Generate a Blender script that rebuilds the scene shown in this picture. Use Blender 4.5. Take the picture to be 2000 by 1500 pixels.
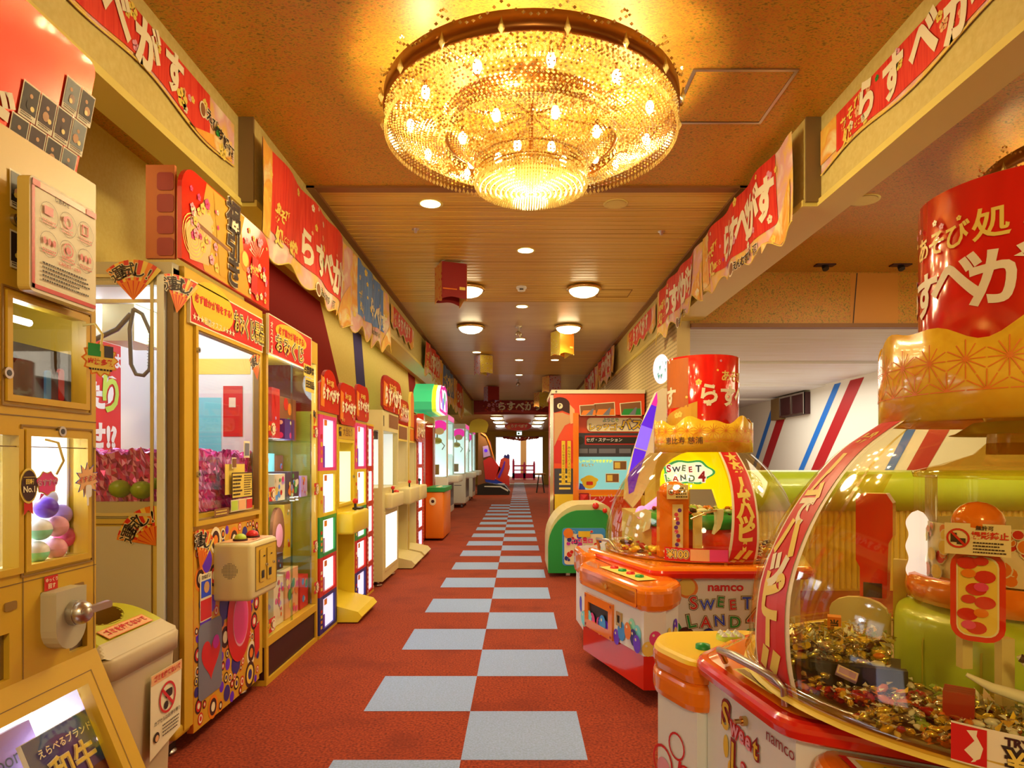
import bpy, bmesh, math, random
from mathutils import Vector as V, Matrix
random.seed(7)
PI = math.pi
SC = bpy.context.scene
for o in list(bpy.data.objects):
    bpy.data.objects.remove(o)
COL = SC.collection

# ------------------------------------------------------------------ camera
FPX, VPX, HOR, CZ = 1274.0, 1013.0, 900.0, 1.175      # focal length (px), vanishing point, eye height
cam = bpy.data.cameras.new('camera'); cam_o = bpy.data.objects.new('camera', cam); COL.objects.link(cam_o)
cam.sensor_width = 36.0; cam.lens = FPX / 2000 * 36.0
cam.shift_x = (1000 - VPX) / 2000; cam.shift_y = (HOR - 750) / 2000
cam.clip_start = 0.05; cam.clip_end = 200
cam_o.location = (0, 0, CZ); cam_o.rotation_euler = (PI / 2, 0, 0)
SC.camera = cam_o
# ------------------------------------------------------------------ render look
SC.view_settings.view_transform = 'Standard'; SC.view_settings.look = 'None'
SC.view_settings.gamma = 1.0; SC.view_settings.use_curve_mapping = False
SC.view_settings.exposure = 0.17
SC.render.engine = 'CYCLES'
cy = SC.cycles
cy.use_denoising = True
cy.max_bounces = 6; cy.diffuse_bounces = 3; cy.glossy_bounces = 3; cy.transmission_bounces = 4
cy.transparent_max_bounces = 14; cy.sample_clamp_indirect = 4.0; cy.sample_clamp_direct = 0.0
cy.caustics_reflective = False; cy.caustics_refractive = False
cy.use_adaptive_sampling = True; cy.adaptive_threshold = 0.02
# ------------------------------------------------------------------ world + lamps of the hall
LW = (1.0, 0.78, 0.42)                # the warm colour of the hall's lamps (linear)
world = bpy.data.worlds.new('hall_ambient'); SC.world = world
world.use_nodes = True
bg = world.node_tree.nodes['Background']
bg.inputs[0].default_value = (1.0, 0.82, 0.44, 1); bg.inputs[1].default_value = 0.64
def lamp(kind, name, loc, energy, color=LW, size=0.1, rot=(0, 0, 0), spot=None, size_y=None, spread=None):
    d = bpy.data.lights.new(name, kind); d.energy = energy; d.color = color
    if kind == 'AREA':
        d.size = size
        if size_y: d.shape = 'RECTANGLE'; d.size_y = size_y
        if spread: d.spread = spread
    else: d.shadow_soft_size = size
    if spot: d.spot_size = spot; d.spot_blend = 0.8
    o = bpy.data.objects.new(name, d); COL.objects.link(o); o.location = loc; o.rotation_euler = rot
    return o
# crystal chandelier: a ring of bulbs and a lower cluster
CHX, CHY = 0.06, 3.18
for k in range(6):
    a = k * PI / 3 + 0.3
    lamp('POINT', 'chandelier_light', (CHX + .52 * math.cos(a), CHY + .52 * math.sin(a), 2.765), 11, size=0.03)
lamp('POINT', 'chandelier_light', (CHX, CHY, 2.42), 60, size=0.12)
# a second chandelier over the aisle to the right, a third hangs behind the camera
lamp('POINT', 'chandelier_light', (3.45, 3.67, 2.45), 55, size=0.15)
lamp('POINT', 'chandelier_light', (0.1, -1.6, 2.4), 110, size=0.25)
# ceiling lamps down the hall
for x, y, e in [(-.64, 4.73, 25), (.06, 5.78, 30), (.70, 7.0, 28), (-.54, 7.0, 28), (.03, 7.9, 20), (-.66, 9.0, 28), (.69, 9.0, 28), (.02, 10.4, 30),
                (.0, 12.1, 30), (.67, 12.1, 30), (.0, 14.2, 40), (0, 17.2, 60), (-.95, 22, 45), (.95, 22, 45), (0, 27, 90)]:
    lamp('SPOT', 'ceiling_spot', (x, y, 2.86 if y < 20 else 2.5), e * 1.6, size=0.1, spot=2.7)
# unseen fill lights added for the bowling hall and the right aisle
lamp('AREA', 'hall_fill', (3.6, 9.8, 2.40), 105, color=(1, .90, .70), size=2.4, size_y=5.0)
lamp('AREA', 'hall_fill', (3.9, 4.2, 2.9), 45, color=(1, .82, .5), size=1.5, size_y=2.0)

lamp('POINT', 'side_aisle_lamp', (-1.95, .8, 2.80), 30, size=.08); lamp('AREA', 'side_aisle_lamp', (-1.95, 9.5, 2.95), 30, size=.2, size_y=11)
# white tubes inside the machines
lamp('POINT', 'crane_tube', (-1.6, 2.95, 1.78), 7, color=(.86, .95, 1), size=.2); lamp('POINT', 'showcase_tube', (-1.40, 3.83, 1.72), 7, color=(.86, .97, 1), size=.15)
lamp('POINT', 'capsule_tube', (-1.25, 1.49, 1.20), 1.6, color=(.9, .95, 1), size=.04); lamp('POINT', 'showcase_tube', (-1.38, 3.85, 1.22), 4, color=(.9, .97, 1), size=.1); lamp('POINT', 'showcase_tube', (-1.37, 3.85, .88), 3, color=(1, .95, .85), size=.1); lamp('POINT', 'poster_tube', (-1.06, 1.5, .52), .5, color=(.9, .94, 1), size=.03)
lamp('POINT', 'capsule_tube', (-1.12, 1.44, 1.49), .5, color=(.9, .95, 1), size=.03)
lamp('AREA', 'soffit_fill', (3.4, 11.0, .6), 28, color=(1, .86, .6), size=2.5, rot=(PI, 0, 0))  # unseen fill light added to brighten the bowling hall soffit
# ------------------------------------------------------------------ colours and materials
def s2l(c): c /= 255.0; return c / 12.92 if c <= .04045 else ((c + .055) / 1.055) ** 2.4
def C(r, g, b):            # paint colour which under the hall's warm lamps reads as this sRGB colour
    return (min(.9, s2l(r) / LW[0] * .95), min(.9, s2l(g) / LW[1] * .95), min(.9, s2l(b) / LW[2] * .95))
def N(r, g, b): return (s2l(r), s2l(g), s2l(b))
MATS = {}
def mat(name, col, rough=.5, metal=0., emit=None, es=1., spec=.5, coat=0., sample=True):
    m = bpy.data.materials.new(name); m.use_nodes = True
    p = m.node_tree.nodes['Principled BSDF']
    p.inputs['Base Color'].default_value = (*col, 1); p.inputs['Roughness'].default_value = rough
    p.inputs['Metallic'].default_value = metal; p.inputs['Specular IOR Level'].default_value = spec
    p.inputs['Coat Weight'].default_value = coat; p.inputs['Coat Roughness'].default_value = .05
    if emit:
        p.inputs['Emission Color'].default_value = (*emit, 1); p.inputs['Emission Strength'].default_value = es
        if not sample: m.cycles.emission_sampling = 'NONE'
    MATS[name] = m; return m
def glassy(name, tint=(1, 1, 1), refl=.06, rough=.02, edge=.35):   # thin pane: clear with a soft mirror on top, more at grazing angles
    m = bpy.data.materials.new(name); m.use_nodes = True; nt = m.node_tree; nt.nodes.clear()
    out = nt.nodes.new('ShaderNodeOutputMaterial'); mx = nt.nodes.new('ShaderNodeMixShader')
    tr = nt.nodes.new('ShaderNodeBsdfTransparent'); gl = nt.nodes.new('ShaderNodeBsdfGlossy'); lw = nt.nodes.new('ShaderNodeLayerWeight')
    tr.inputs[0].default_value = (*tint, 1); gl.inputs['Roughness'].default_value = rough
    mr = nt.nodes.new('ShaderNodeMapRange'); lw.inputs[0].default_value = .35
    mr.inputs['To Min'].default_value = refl; mr.inputs['To Max'].default_value = edge * .7
    L = nt.links.new
    L(lw.outputs['Facing'], mr.inputs[0]); L(mr.outputs[0], mx.inputs[0]); L(tr.outputs[0], mx.inputs[1]); L(gl.outputs[0], mx.inputs[2]); L(mx.outputs[0], out.inputs[0])
    MATS[name] = m; return m
def noise_mix(name, cols, scale, rough=.6, detail=3, dist=0., stretch=(1, 1, 1), bump=0., stops=None, coord='Object', coat=0.):
    m = mat(name, cols[0], rough, coat=coat); nt = m.node_tree; L = nt.links.new
    tc = nt.nodes.new('ShaderNodeTexCoord'); mp = nt.nodes.new('ShaderNodeMapping'); mp.inputs['Scale'].default_value = stretch
    nz = nt.nodes.new('ShaderNodeTexNoise'); nz.inputs['Scale'].default_value = scale; nz.inputs['Detail'].default_value = detail
    nz.inputs['Distortion'].default_value = dist
    cr = nt.nodes.new('ShaderNodeValToRGB'); e = cr.color_ramp.elements
    stops = stops or [(.3 + .4 * i / max(1, len(cols) - 1)) for i in range(len(cols))]
    while len(e) < len(cols): e.new(.5)
    for i, c in enumerate(cols): e[i].position = stops[i]; e[i].color = (*c, 1)
    L(tc.outputs[coord], mp.inputs[0]); L(mp.outputs[0], nz.inputs[0]); L(nz.outputs[0], cr.inputs[0])
    p = nt.nodes['Principled BSDF']; L(cr.outputs[0], p.inputs['Base Color'])
    if bump:
        b = nt.nodes.new('ShaderNodeBump'); b.inputs['Strength'].default_value = bump; b.inputs['Distance'].default_value = .01
        L(nz.outputs[0], b.inputs['Height']); L(b.outputs[0], p.inputs['Normal'])
    return m

mat('cream', C(226, 182, 70), .45); mat('yellow_paint', C(218, 160, 30), .38); mat('yellow_dark', C(150, 105, 35), .5)
mat('beige', C(196, 172, 112), .5); mat('brown_gap', C(128, 92, 40), .6); mat('machine_yellow', C(238, 190, 30), .35)
mat('white_plastic', C(240, 222, 178), .35); mat('ivory', C(224, 190, 104), .4); mat('white_print', C(246, 214, 140), .5)
mat('white_cool', (.85, .87, .9), .4); mat('orange_red', C(238, 66, 14), .3); mat('red', C(216, 28, 18), .4); mat('red_gloss', C(226, 36, 16), .15, coat=.6); mat('deep_red', C(150, 18, 14), .5)
mat('gold_deep', C(216, 146, 26), .45); mat('header_orange', C(190, 92, 22), .5); mat('red_sheen', C(236, 58, 22), .22, .45, coat=.8); mat('orange', C(240, 120, 20), .35); mat('orange_gloss', C(244, 118, 16), .15, coat=.6); mat('yellow', C(240, 184, 26), .4); mat('gold_print', C(244, 196, 66), .45)  # header board red shifted to orange to carry the ceiling's reflection
mat('pale_orange', C(244, 170, 90), .5); mat('pink', C(235, 60, 100), .4); mat('pale_pink', C(240, 150, 130), .5); mat('magenta', C(205, 30, 130), .4)
mat('green', C(28, 140, 45), .4); mat('lime', C(190, 200, 40), .3, coat=.3); mat('lid_green', C(196, 176, 18), .45); mat('blue', C(40, 70, 190), .4); mat('sky_blue', C(60, 140, 215), .5)
mat('navy', C(48, 40, 96), .45); mat('purple', C(105, 40, 160), .4); mat('black', (.012, .011, .012), .45); mat('dark_brown', C(60, 14, 12), .6); mat('ink', C(52, 30, 16), .6)
mat('chrome', (.8, .78, .74), .12, 1.); mat('steel', (.55, .53, .5), .3, 1.); mat('brass', (.7, .48, .16), .25, 1.); mat('grey', C(120, 112, 100), .5); mat('dark_grey', C(58, 52, 50), .5)
mat('lilac', C(200, 150, 220), .4); mat('light_green', C(150, 220, 150), .35); mat('mint', C(130, 210, 180), .5); mat('skin_tan', C(215, 150, 80), .6); mat('wood_brown', C(140, 82, 34), .5)
mat('lit_white', (.9, .9, .9), .5, emit=(.88, .93, 1.0), es=1.15, sample=False); mat('lit_lilac', (.8, .8, .9), .5, emit=(.72, .72, 1.0), es=.75, sample=False)
mat('lit_cool', (.8, .85, .85), .5, emit=(.80, .93, .95), es=.55, sample=False); mat('lit_warm', (.9, .85, .6), .5, emit=(1, .9, .55), es=1.0, sample=False)
mat('tube_light', (.9, .9, .9), .5, emit=(.9, .96, 1), es=6.0); mat('lamp_glow', (.9, .9, .8), .5, emit=(1, .86, .50), es=9.0, sample=False)
mat('bulb', (1, .9, .6), .5, emit=(1, .80, .38), es=45.0, sample=False); mat('daylight', (.9, .9, .9), .5, emit=(1, 1, 1), es=2.2, sample=False)
mat('yellow_lit', C(255, 225, 10), .4, emit=(1, .76, .0), es=.8, sample=False); mat('sign_lit', (.8, .9, .8), .4, emit=(.75, 1, .8), es=.9, sample=False)
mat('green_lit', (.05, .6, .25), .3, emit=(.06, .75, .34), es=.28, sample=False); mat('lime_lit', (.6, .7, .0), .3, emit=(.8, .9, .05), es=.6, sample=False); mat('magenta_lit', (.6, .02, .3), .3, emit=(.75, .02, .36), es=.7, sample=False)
mat('violet_lit', (.06, .01, .3), .3, emit=(.09, .01, .66), es=.85, sample=False); mat('violet_pale_lit', (.15, .08, .5), .3, emit=(.22, .12, .9), es=.9, sample=False); mat('uv_tube', (.6, .3, .9), .3, emit=(.62, .22, 1.), es=1.6, sample=False)
mat('screen_lit', (.12, .35, .36), .3, emit=(.30, .75, .74), es=.5, sample=False); mat('exit_lit', (.8, 1, .9), .4, emit=(.75, 1, .9), es=1.4, sample=False)
mat('led_white', (.8, .75, .85), .3, emit=(.95, .88, 1), es=.75, sample=False)
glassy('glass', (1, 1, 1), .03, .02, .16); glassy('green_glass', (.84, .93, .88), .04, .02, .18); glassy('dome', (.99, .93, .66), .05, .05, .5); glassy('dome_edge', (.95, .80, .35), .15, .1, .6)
glassy('amber_film', (.98, .80, .28), .12, .3, .3); glassy('milk_plastic', (.86, .76, .58), .25, .35, .5); glassy('foil_clear', (.95, .9, .75), .25, .15, .7)
glassy('dark_glass', (.25, .25, .25), .10, .05, .4)
# ------------------------------------------------------------------ mesh helpers
class F:                               # a flat frame: origin o, reading direction u, up v, outward n
    def __init__(s, o, u, v):
        s.o = V(o); s.u = V(u).normalized(); s.v = V(v).normalized(); s.n = s.u.cross(s.v).normalized()
    def p(s, a, b, c=0.): return s.o + s.u * a + s.v * b + s.n * c
def FL(x, y, z): return F((x, y, z), (0, 1, 0), (0, 0, 1))     # faces +X (left row of machines)
def FR(x, y, z): return F((x, y, z), (0, -1, 0), (0, 0, 1))    # faces -X (right row)
def FC(x, y, z): return F((x, y, z), (1, 0, 0), (0, 0, 1))     # faces the camera, -Y
_txt = {}
def text_mesh(s, bold=.02, res=3, line=1., shear=0., space=1.):
    k = (s, bold, res, line, shear, space)
    if k in _txt: return _txt[k]
    c = bpy.data.curves.new('lettering', 'FONT'); c.body = s; c.size = 1; c.offset = bold; c.resolution_u = res
    c.align_x = 'CENTER'; c.align_y = 'CENTER'; c.space_line = line; c.shear = shear; c.space_character = space
    o = bpy.data.objects.new('lettering', c); COL.objects.link(o)
    dg = bpy.context.evaluated_depsgraph_get(); dg.update()
    me = o.evaluated_get(dg).to_mesh()
    vs = [tuple(v.co) for v in me.vertices]; fs = [tuple(p.vertices) for p in me.polygons]
    o.evaluated_get(dg).to_mesh_clear()
    bpy.data.objects.remove(o); bpy.data.curves.remove(c)
    _txt[k] = (vs, fs); return _txt[k]
class M:
    def __init__(s): s.v = []; s.f = []; s.mi = []; s.sm = []; s.names = []
    def add(s, vs, fs, m, smooth=False):
        if m not in s.names: s.names.append(m)
        i = s.names.index(m); n = len(s.v); s.v += [V(v) for v in vs]
        for f in fs: s.f.append([n + k for k in f]); s.mi.append(i); s.sm.append(smooth)
        return s
    def quad(s, a, b, c, d, m): return s.add([a, b, c, d], [(0, 1, 2, 3)], m)
    def box(s, x0, y0, z0, x1, y1, z1, m):
        x0, x1 = min(x0, x1), max(x0, x1); y0, y1 = min(y0, y1), max(y0, y1); z0, z1 = min(z0, z1), max(z0, z1)
        vs = [(x0, y0, z0), (x1, y0, z0), (x1, y1, z0), (x0, y1, z0), (x0, y0, z1), (x1, y0, z1), (x1, y1, z1), (x0, y1, z1)]
        return s.add(vs, [(0, 3, 2, 1), (4, 5, 6, 7), (0, 1, 5, 4), (1, 2, 6, 5), (2, 3, 7, 6), (3, 0, 4, 7)], m)
    def rbox(s, x0, y0, z0, x1, y1, z1, m, r=.01, seg=2):
        bm = bmesh.new(); bmesh.ops.create_cube(bm, size=1)
        for v in bm.verts: v.co = V(((x0 + x1) / 2 + v.co.x * abs(x1 - x0), (y0 + y1) / 2 + v.co.y * abs(y1 - y0), (z0 + z1) / 2 + v.co.z * abs(z1 - z0)))
        bmesh.ops.bevel(bm, geom=list(bm.edges), offset=r, segments=seg, affect='EDGES', profile=.5)
        return s.bm(bm, m, True)
    def bm(s, bm, m, smooth=False):
        bm.verts.index_update(); s.add([v.co.copy() for v in bm.verts], [[v.index for v in f.verts] for f in bm.faces], m, smooth); bm.free(); return s
    def fbox(s, f, a0, b0, a1, b1, c0, c1, m):       # box in a frame
        P = [f.p(a, b, c) for c in (c0, c1) for a, b in ((a0, b0), (a1, b0), (a1, b1), (a0, b1))]
        return s.add(P, [(3, 2, 1, 0), (4, 5, 6, 7), (0, 1, 5, 4), (1, 2, 6, 5), (2, 3, 7, 6), (3, 0, 4, 7)], m)
    def rect(s, f, a0, b0, a1, b1, m, c=.002): return s.add([f.p(a0, b0, c), f.p(a1, b0, c), f.p(a1, b1, c), f.p(a0, b1, c)], [(0, 1, 2, 3)], m)
    def poly(s, f, pts, m, c=.002): return s.add([f.p(a, b, c) for a, b in pts], [tuple(range(len(pts)))], m)
    def slab(s, f, pts, c0, c1, m, side=None):       # outline extruded c0..c1
        n = len(pts)
        s.add([f.p(a, b, c1) for a, b in pts], [tuple(range(n))], m); s.add([f.p(a, b, c0) for a, b in pts], [tuple(range(n - 1, -1, -1))], side or m)
        s.add([f.p(a, b, c) for c in (c0, c1) for a, b in pts], [(i, (i + 1) % n, n + (i + 1) % n, n + i) for i in range(n)], side or m)
        return s
    def ring(s, f, a, b, ro, ri, m, c=.002, n=20, sy=1.):
        vs = [f.p(a + r * math.cos(2 * PI * k / n), b + sy * r * math.sin(2 * PI * k / n), c) for r in (ro, ri) for k in range(n)]
        return s.add(vs, [(k, (k + 1) % n, n + (k + 1) % n, n + k) for k in range(n)], m)
    def disc(s, f, a, b, r, m, c=.002, n=20, sy=1.): return s.poly(f, [(a + r * math.cos(2 * PI * k / n), b + sy * r * math.sin(2 * PI * k / n)) for k in range(n)], m, c)
    def frame(s, f, a0, b0, a1, b1, w, c0, c1, m):   # four bars around an opening
        s.fbox(f, a0, b0, a0 + w, b1, c0, c1, m); s.fbox(f, a1 - w, b0, a1, b1, c0, c1, m)
        s.fbox(f, a0 + w, b0, a1 - w, b0 + w, c0, c1, m); s.fbox(f, a0 + w, b1 - w, a1 - w, b1, c0, c1, m); return s
    def lathe(s, prof, cx, cy_, m, n=24, a0=0., a1=2 * PI, smooth=True, fn=None):
        full = abs(a1 - a0 - 2 * PI) < 1e-6; k = n if full else n + 1; vs = []; fs = []
        for r, z in prof:
            for i in range(k):
                a = a0 + (a1 - a0) * i / n; rr, zz = (fn(r, z, a) if fn else (r, z)); vs.append((cx + rr * math.cos(a), cy_ + rr * math.sin(a), zz))
        for j in range(len(prof) - 1):
            for i in range(n if full else n):
                i2 = (i + 1) % k; fs.append((j * k + i, j * k + i2, (j + 1) * k + i2, (j + 1) * k + i))
        return s.add(vs, fs, m, smooth)
    def cyl(s, p0, p1, r, m, n=12, r2=None, smooth=True):
        p0, p1 = V(p0), V(p1); d = (p1 - p0).normalized(); t = V((0, 0, 1)) if abs(d.z) < .9 else V((1, 0, 0)); u = d.cross(t).normalized(); w = d.cross(u); r2 = r if r2 is None else r2
        vs = [p + (u * math.cos(2 * PI * i / n) + w * math.sin(2 * PI * i / n)) * q for p, q in ((p0, r), (p1, r2)) for i in range(n)]
        s.add(vs, [(i, (i + 1) % n, n + (i + 1) % n, n + i) for i in range(n)], m, smooth)
        s.add(vs[:n], [tuple(range(n))], m); s.add(vs[n:], [tuple(range(n))], m); return s
    def tube(s, pts, r, m, n=8):
        pts = [V(p) for p in pts]; rings = []; u = None
        for i, p in enumerate(pts):
            d = (pts[min(i + 1, len(pts) - 1)] - pts[max(i - 1, 0)]).normalized()
            if u is None: t = V((0, 0, 1)) if abs(d.z) < .9 else V((1, 0, 0)); u = d.cross(t).normalized()
            u = (u - d * u.dot(d)).normalized(); w = d.cross(u); rr = r[i] if isinstance(r, (list, tuple)) else r
            rings.append([p + (u * math.cos(2 * PI * k / n) + w * math.sin(2 * PI * k / n)) * rr for k in range(n)])
        vs = [q for R in rings for q in R]
        s.add(vs, [(j * n + i, j * n + (i + 1) % n, (j + 1) * n + (i + 1) % n, (j + 1) * n + i) for j in range(len(pts) - 1) for i in range(n)], m, True)
        s.add(rings[0], [tuple(range(n))], m); s.add(rings[-1], [tuple(range(n))], m); return s
    def ball(s, c, r, m, seg=12, sz=1., sx=1.):
        c = V(c); k = max(4, seg // 2); vs = [c + V((0, 0, -r * sz))]; fs = []
        for j in range(1, k):
            b = -PI / 2 + PI * j / k
            vs += [c + V((sx * r * math.cos(b) * math.cos(2 * PI * i / seg), r * math.cos(b) * math.sin(2 * PI * i / seg), sz * r * math.sin(b))) for i in range(seg)]
        vs.append(c + V((0, 0, r * sz))); t = len(vs) - 1
        fs += [(0, 1 + (i + 1) % seg, 1 + i) for i in range(seg)]
        fs += [(1 + j * seg + i, 1 + j * seg + (i + 1) % seg, 1 + (j + 1) * seg + (i + 1) % seg, 1 + (j + 1) * seg + i) for j in range(k - 2) for i in range(seg)]
        fs += [(t, 1 + (k - 2) * seg + i, 1 + (k - 2) * seg + (i + 1) % seg) for i in range(seg)]
        return s.add(vs, fs, m, True)
    def text(s, t, f, a, b, size, m, c=.004, bold=.03, sx=1., rot=0., line=1., shear=0., res=3, warp=None, cell=None, space=1.):
        vs, fs = text_mesh(t, bold, res, line, shear, space); cr, sr = math.cos(rot), math.sin(rot)
        q = []
        if warp:
            bm = bmesh.new(); bv = [bm.verts.new((x * size * sx, y * size, 0)) for x, y, z in vs]
            for fc in fs:
                try: bm.faces.new([bv[i] for i in fc])
                except ValueError: pass
            xs = [v.co.x for v in bm.verts] or [0]; ys = [v.co.y for v in bm.verts] or [0]; st = cell or .03
            for ax, lo, hi in ((0, min(xs), max(xs)), (1, min(ys), max(ys))):
                x = lo + st
                while x < hi:
                    co = V((x, 0, 0)) if ax == 0 else V((0, x, 0)); no = V((1, 0, 0)) if ax == 0 else V((0, 1, 0))
                    bmesh.ops.bisect_plane(bm, geom=bm.verts[:] + bm.edges[:] + bm.faces[:], plane_co=co, plane_no=no); x += st
            bm.verts.index_update()
            q = [warp(a + v.co.x * cr - v.co.y * sr, b + v.co.x * sr + v.co.y * cr, c) for v in bm.verts]; fs = [[v.index for v in fc.verts] for fc in bm.faces]; bm.free()
        else:
            for x, y, z in vs:
                x *= size * sx; y *= size; q.append(f.p(a + x * cr - y * sr, b + x * sr + y * cr, c))
        return s.add(q, fs, m)
    def vtext(s, t, f, a, b, size, m, pitch=1.05, **k):
        n = len(t)
        for i, ch in enumerate(t): s.text(ch, f, a, b + ((n - 1) / 2 - i) * size * pitch, size, m, **k)
        return s
    def blurb(s, f, a0, b0, a1, b1, m, rows, c=.003, fill=.45, rnd=None):   # rows of tiny unreadable print
        r = rnd or random; h = (b1 - b0) / rows
        for i in range(rows):
            x = a0; y = b1 - (i + .5) * h; end = a1 - (a1 - a0) * (r.random() * .25)
            while x < end:
                w = h * (.35 + .5 * r.random()); s.rect(f, x, y - h * fill / 2, min(x + w, a1), y + h * fill / 2, m, c); x += w + h * .18
        return s
    def merge(s, o):
        for f, mi, sm in zip(o.f, o.mi, o.sm): s.add([o.v[k] for k in f], [tuple(range(len(f)))], o.names[mi], sm)
        return s
    def build(s, name, parent=None, label=None, cat=None, group=None, kind=None, bevel=None):
        me = bpy.data.meshes.new(name); off = V((0, 0, 0)); o = bpy.data.objects.new(name, me)
        if parent is not None:
            r = parent
            while r.parent is not None: r = r.parent
            off = V(r.location); o.parent = parent
        elif kind != 'structure' and s.v:
            lo = [min(v[i] for v in s.v) for i in range(3)]; hi = [max(v[i] for v in s.v) for i in range(3)]
            off = V(((lo[0] + hi[0]) / 2, (lo[1] + hi[1]) / 2, lo[2])); o.location = off
        me.from_pydata([tuple(v - off) for v in s.v], [], s.f); me.update()
        for n in s.names: me.materials.append(MATS[n])
        me.polygons.foreach_set('material_index', s.mi); me.polygons.foreach_set('use_smooth', s.sm)
        COL.objects.link(o)
        if label: o['label'] = label
        if cat: o['category'] = cat
        if group: o['group'] = group
        if kind: o['kind'] = kind
        if bevel:
            b = o.modifiers.new('bevel', 'BEVEL'); b.width = bevel; b.segments = 2; b.limit_method = 'ANGLE'
        return o
def T(name, label, cat, loc, group=None):            # a thing made of parts
    o = bpy.data.objects.new(name, None); COL.objects.link(o); o.location = loc; o.empty_display_size = .1
    o['label'] = label; o['category'] = cat
    if group: o['group'] = group
    return o
def dup(src, delta, label=None, group=None):
    r = src.copy(); COL.objects.link(r); r.location = V(src.location) + V(delta)
    if label: r['label'] = label
    if group: r['group'] = group
    def rec(a, b):
        for ch in list(a.children):
            c = ch.copy(); COL.objects.link(c); c.parent = b; rec(ch, c)
    rec(src, r); return r
def arc(a, b, r, t0, t1, n=8, sy=1.): return [(a + r * math.cos(t0 + (t1 - t0) * i / n), b + sy * r * math.sin(t0 + (t1 - t0) * i / n)) for i in range(n + 1)]
def rrect(a0, b0, a1, b1, r, n=4):
    return arc(a1 - r, b1 - r, r, 0, PI / 2, n) + arc(a0 + r, b1 - r, r, PI / 2, PI, n) + arc(a0 + r, b0 + r, r, PI, 1.5 * PI, n) + arc(a1 - r, b0 + r, r, 1.5 * PI, 2 * PI, n)
def star(a, b, ro, ri, n=5, t=PI / 2): return [(a + (ro if k % 2 == 0 else ri) * math.cos(t + PI * k / n), b + (ro if k % 2 == 0 else ri) * math.sin(t + PI * k / n)) for k in range(2 * n)]
def blossom(m, f, a, b, r, col, core='red', c=.004, warp=None):
    for k in range(5):
        t = PI / 2 + 2 * PI * k / 5
        if warp: m.add([warp(a + r * .55 * math.cos(t) + r * .42 * math.cos(2 * PI * j / 8), b + r * .55 * math.sin(t) + r * .42 * math.sin(2 * PI * j / 8), c) for j in range(8)], [tuple(range(8))], col)
        else: m.disc(f, a + r * .55 * math.cos(t), b + r * .55 * math.sin(t), r * .42, col, c, 8)
    if not warp: m.disc(f, a, b, r * .2, core, c + .001, 6)
# ------------------------------------------------------------------ room shell
H, BB = 3.04, 2.58                      # ceiling height, underside of the beams
noise_mix('carpet', [C(72, 13, 2), C(146, 42, 7), C(178, 66, 14)], 90, .95, 5, stops=[.25, .5, .75])
noise_mix('carpet_tile', [C(136, 146, 146), C(160, 168, 168)], 120, .95, 4)
noise_mix('ceiling_paper', [C(132, 92, 14), C(198, 138, 24), C(206, 112, 22), C(150, 108, 28)], 58, .42, 12, dist=.3, stretch=(1, 1.6, 1), stops=[.34, .47, .58, .68])
def patches(name, tint, scale, lo, hi, mx_=.75):      # broad mottling laid over a fine pattern
    m = MATS[name]; nt = m.node_tree; L = nt.links.new; p = nt.nodes['Principled BSDF']; src = p.inputs['Base Color'].links[0].from_socket
    tc = nt.nodes.new('ShaderNodeTexCoord'); nz = nt.nodes.new('ShaderNodeTexNoise'); nz.inputs['Scale'].default_value = scale; nz.inputs['Detail'].default_value = 6; mr = nt.nodes.new('ShaderNodeMapRange'); mx = nt.nodes.new('ShaderNodeMix'); mx.data_type = 'RGBA'
    mr.inputs['From Min'].default_value = lo; mr.inputs['From Max'].default_value = hi; mr.inputs['To Max'].default_value = mx_
    L(tc.outputs['Object'], nz.inputs[0]); L(nz.outputs[0], mr.inputs[0]); L(mr.outputs[0], mx.inputs[0]); L(src, mx.inputs[6]); mx.inputs[7].default_value = (*tint, 1); L(mx.outputs[2], p.inputs['Base Color'])
patches('ceiling_paper', C(200, 112, 22), 7, .54, .72, .45); patches('carpet', C(110, 24, 4), 3, .5, .75)
noise_mix('wood_slats', [C(176, 120, 28), C(224, 168, 56), C(204, 144, 40)], 1.6, .35, 4, stretch=(.22, 26, 1), stops=[.32, .5, .66])
noise_mix('ceiling_tan', [C(192, 146, 72), C(206, 164, 92)], 3, .3, 3, stretch=(.4, 2, 1))
noise_mix('wall_paint', [C(226, 182, 72), C(232, 192, 84)], 60, .7, 3)
noise_mix('beam_paper', [C(204, 166, 70), C(216, 180, 84)], 40, .6, 4)
noise_mix('soffit_white', [C(214, 194, 142), C(234, 216, 170)], 2.2, .5, 4, stretch=(.5, 8, 4))
mat('wall_white', C(246, 232, 200), .55); mat('wall_red', C(140, 16, 8), .75, spec=.1); mat('wall_purple', C(72, 56, 88), .75, spec=.1); mat('stripe_blue', C(40, 116, 206), .5); mat('stripe_red', C(186, 28, 26), .5)
mat('trim_wood', C(136, 80, 26), .5); mat('gold_trim', C(228, 190, 76), .45); mat('fascia_panel', C(206, 124, 26), .5)
def pegboard():
    m = mat('pegboard', C(198, 158, 82), .7); nt = m.node_tree; L = nt.links.new
    tc = nt.nodes.new('ShaderNodeTexCoord'); mp = nt.nodes.new('ShaderNodeMapping'); mp.inputs['Scale'].default_value = (0, 24, 24)
    vo = nt.nodes.new('ShaderNodeTexVoronoi'); vo.inputs['Randomness'].default_value = 0; vo.inputs['Scale'].default_value = 1
    cr = nt.nodes.new('ShaderNodeValToRGB'); cr.color_ramp.interpolation = 'CONSTANT'; e = cr.color_ramp.elements
    e[0].color = (*C(120, 88, 34), 1); e[1].position = .24; e[1].color = (*C(212, 172, 92), 1)
    L(tc.outputs['Object'], mp.inputs[0]); L(mp.outputs[0], vo.inputs[0]); L(vo.outputs[0], cr.inputs[0]); L(cr.outputs[0], nt.nodes['Principled BSDF'].inputs['Base Color'])
pegboard()
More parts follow.
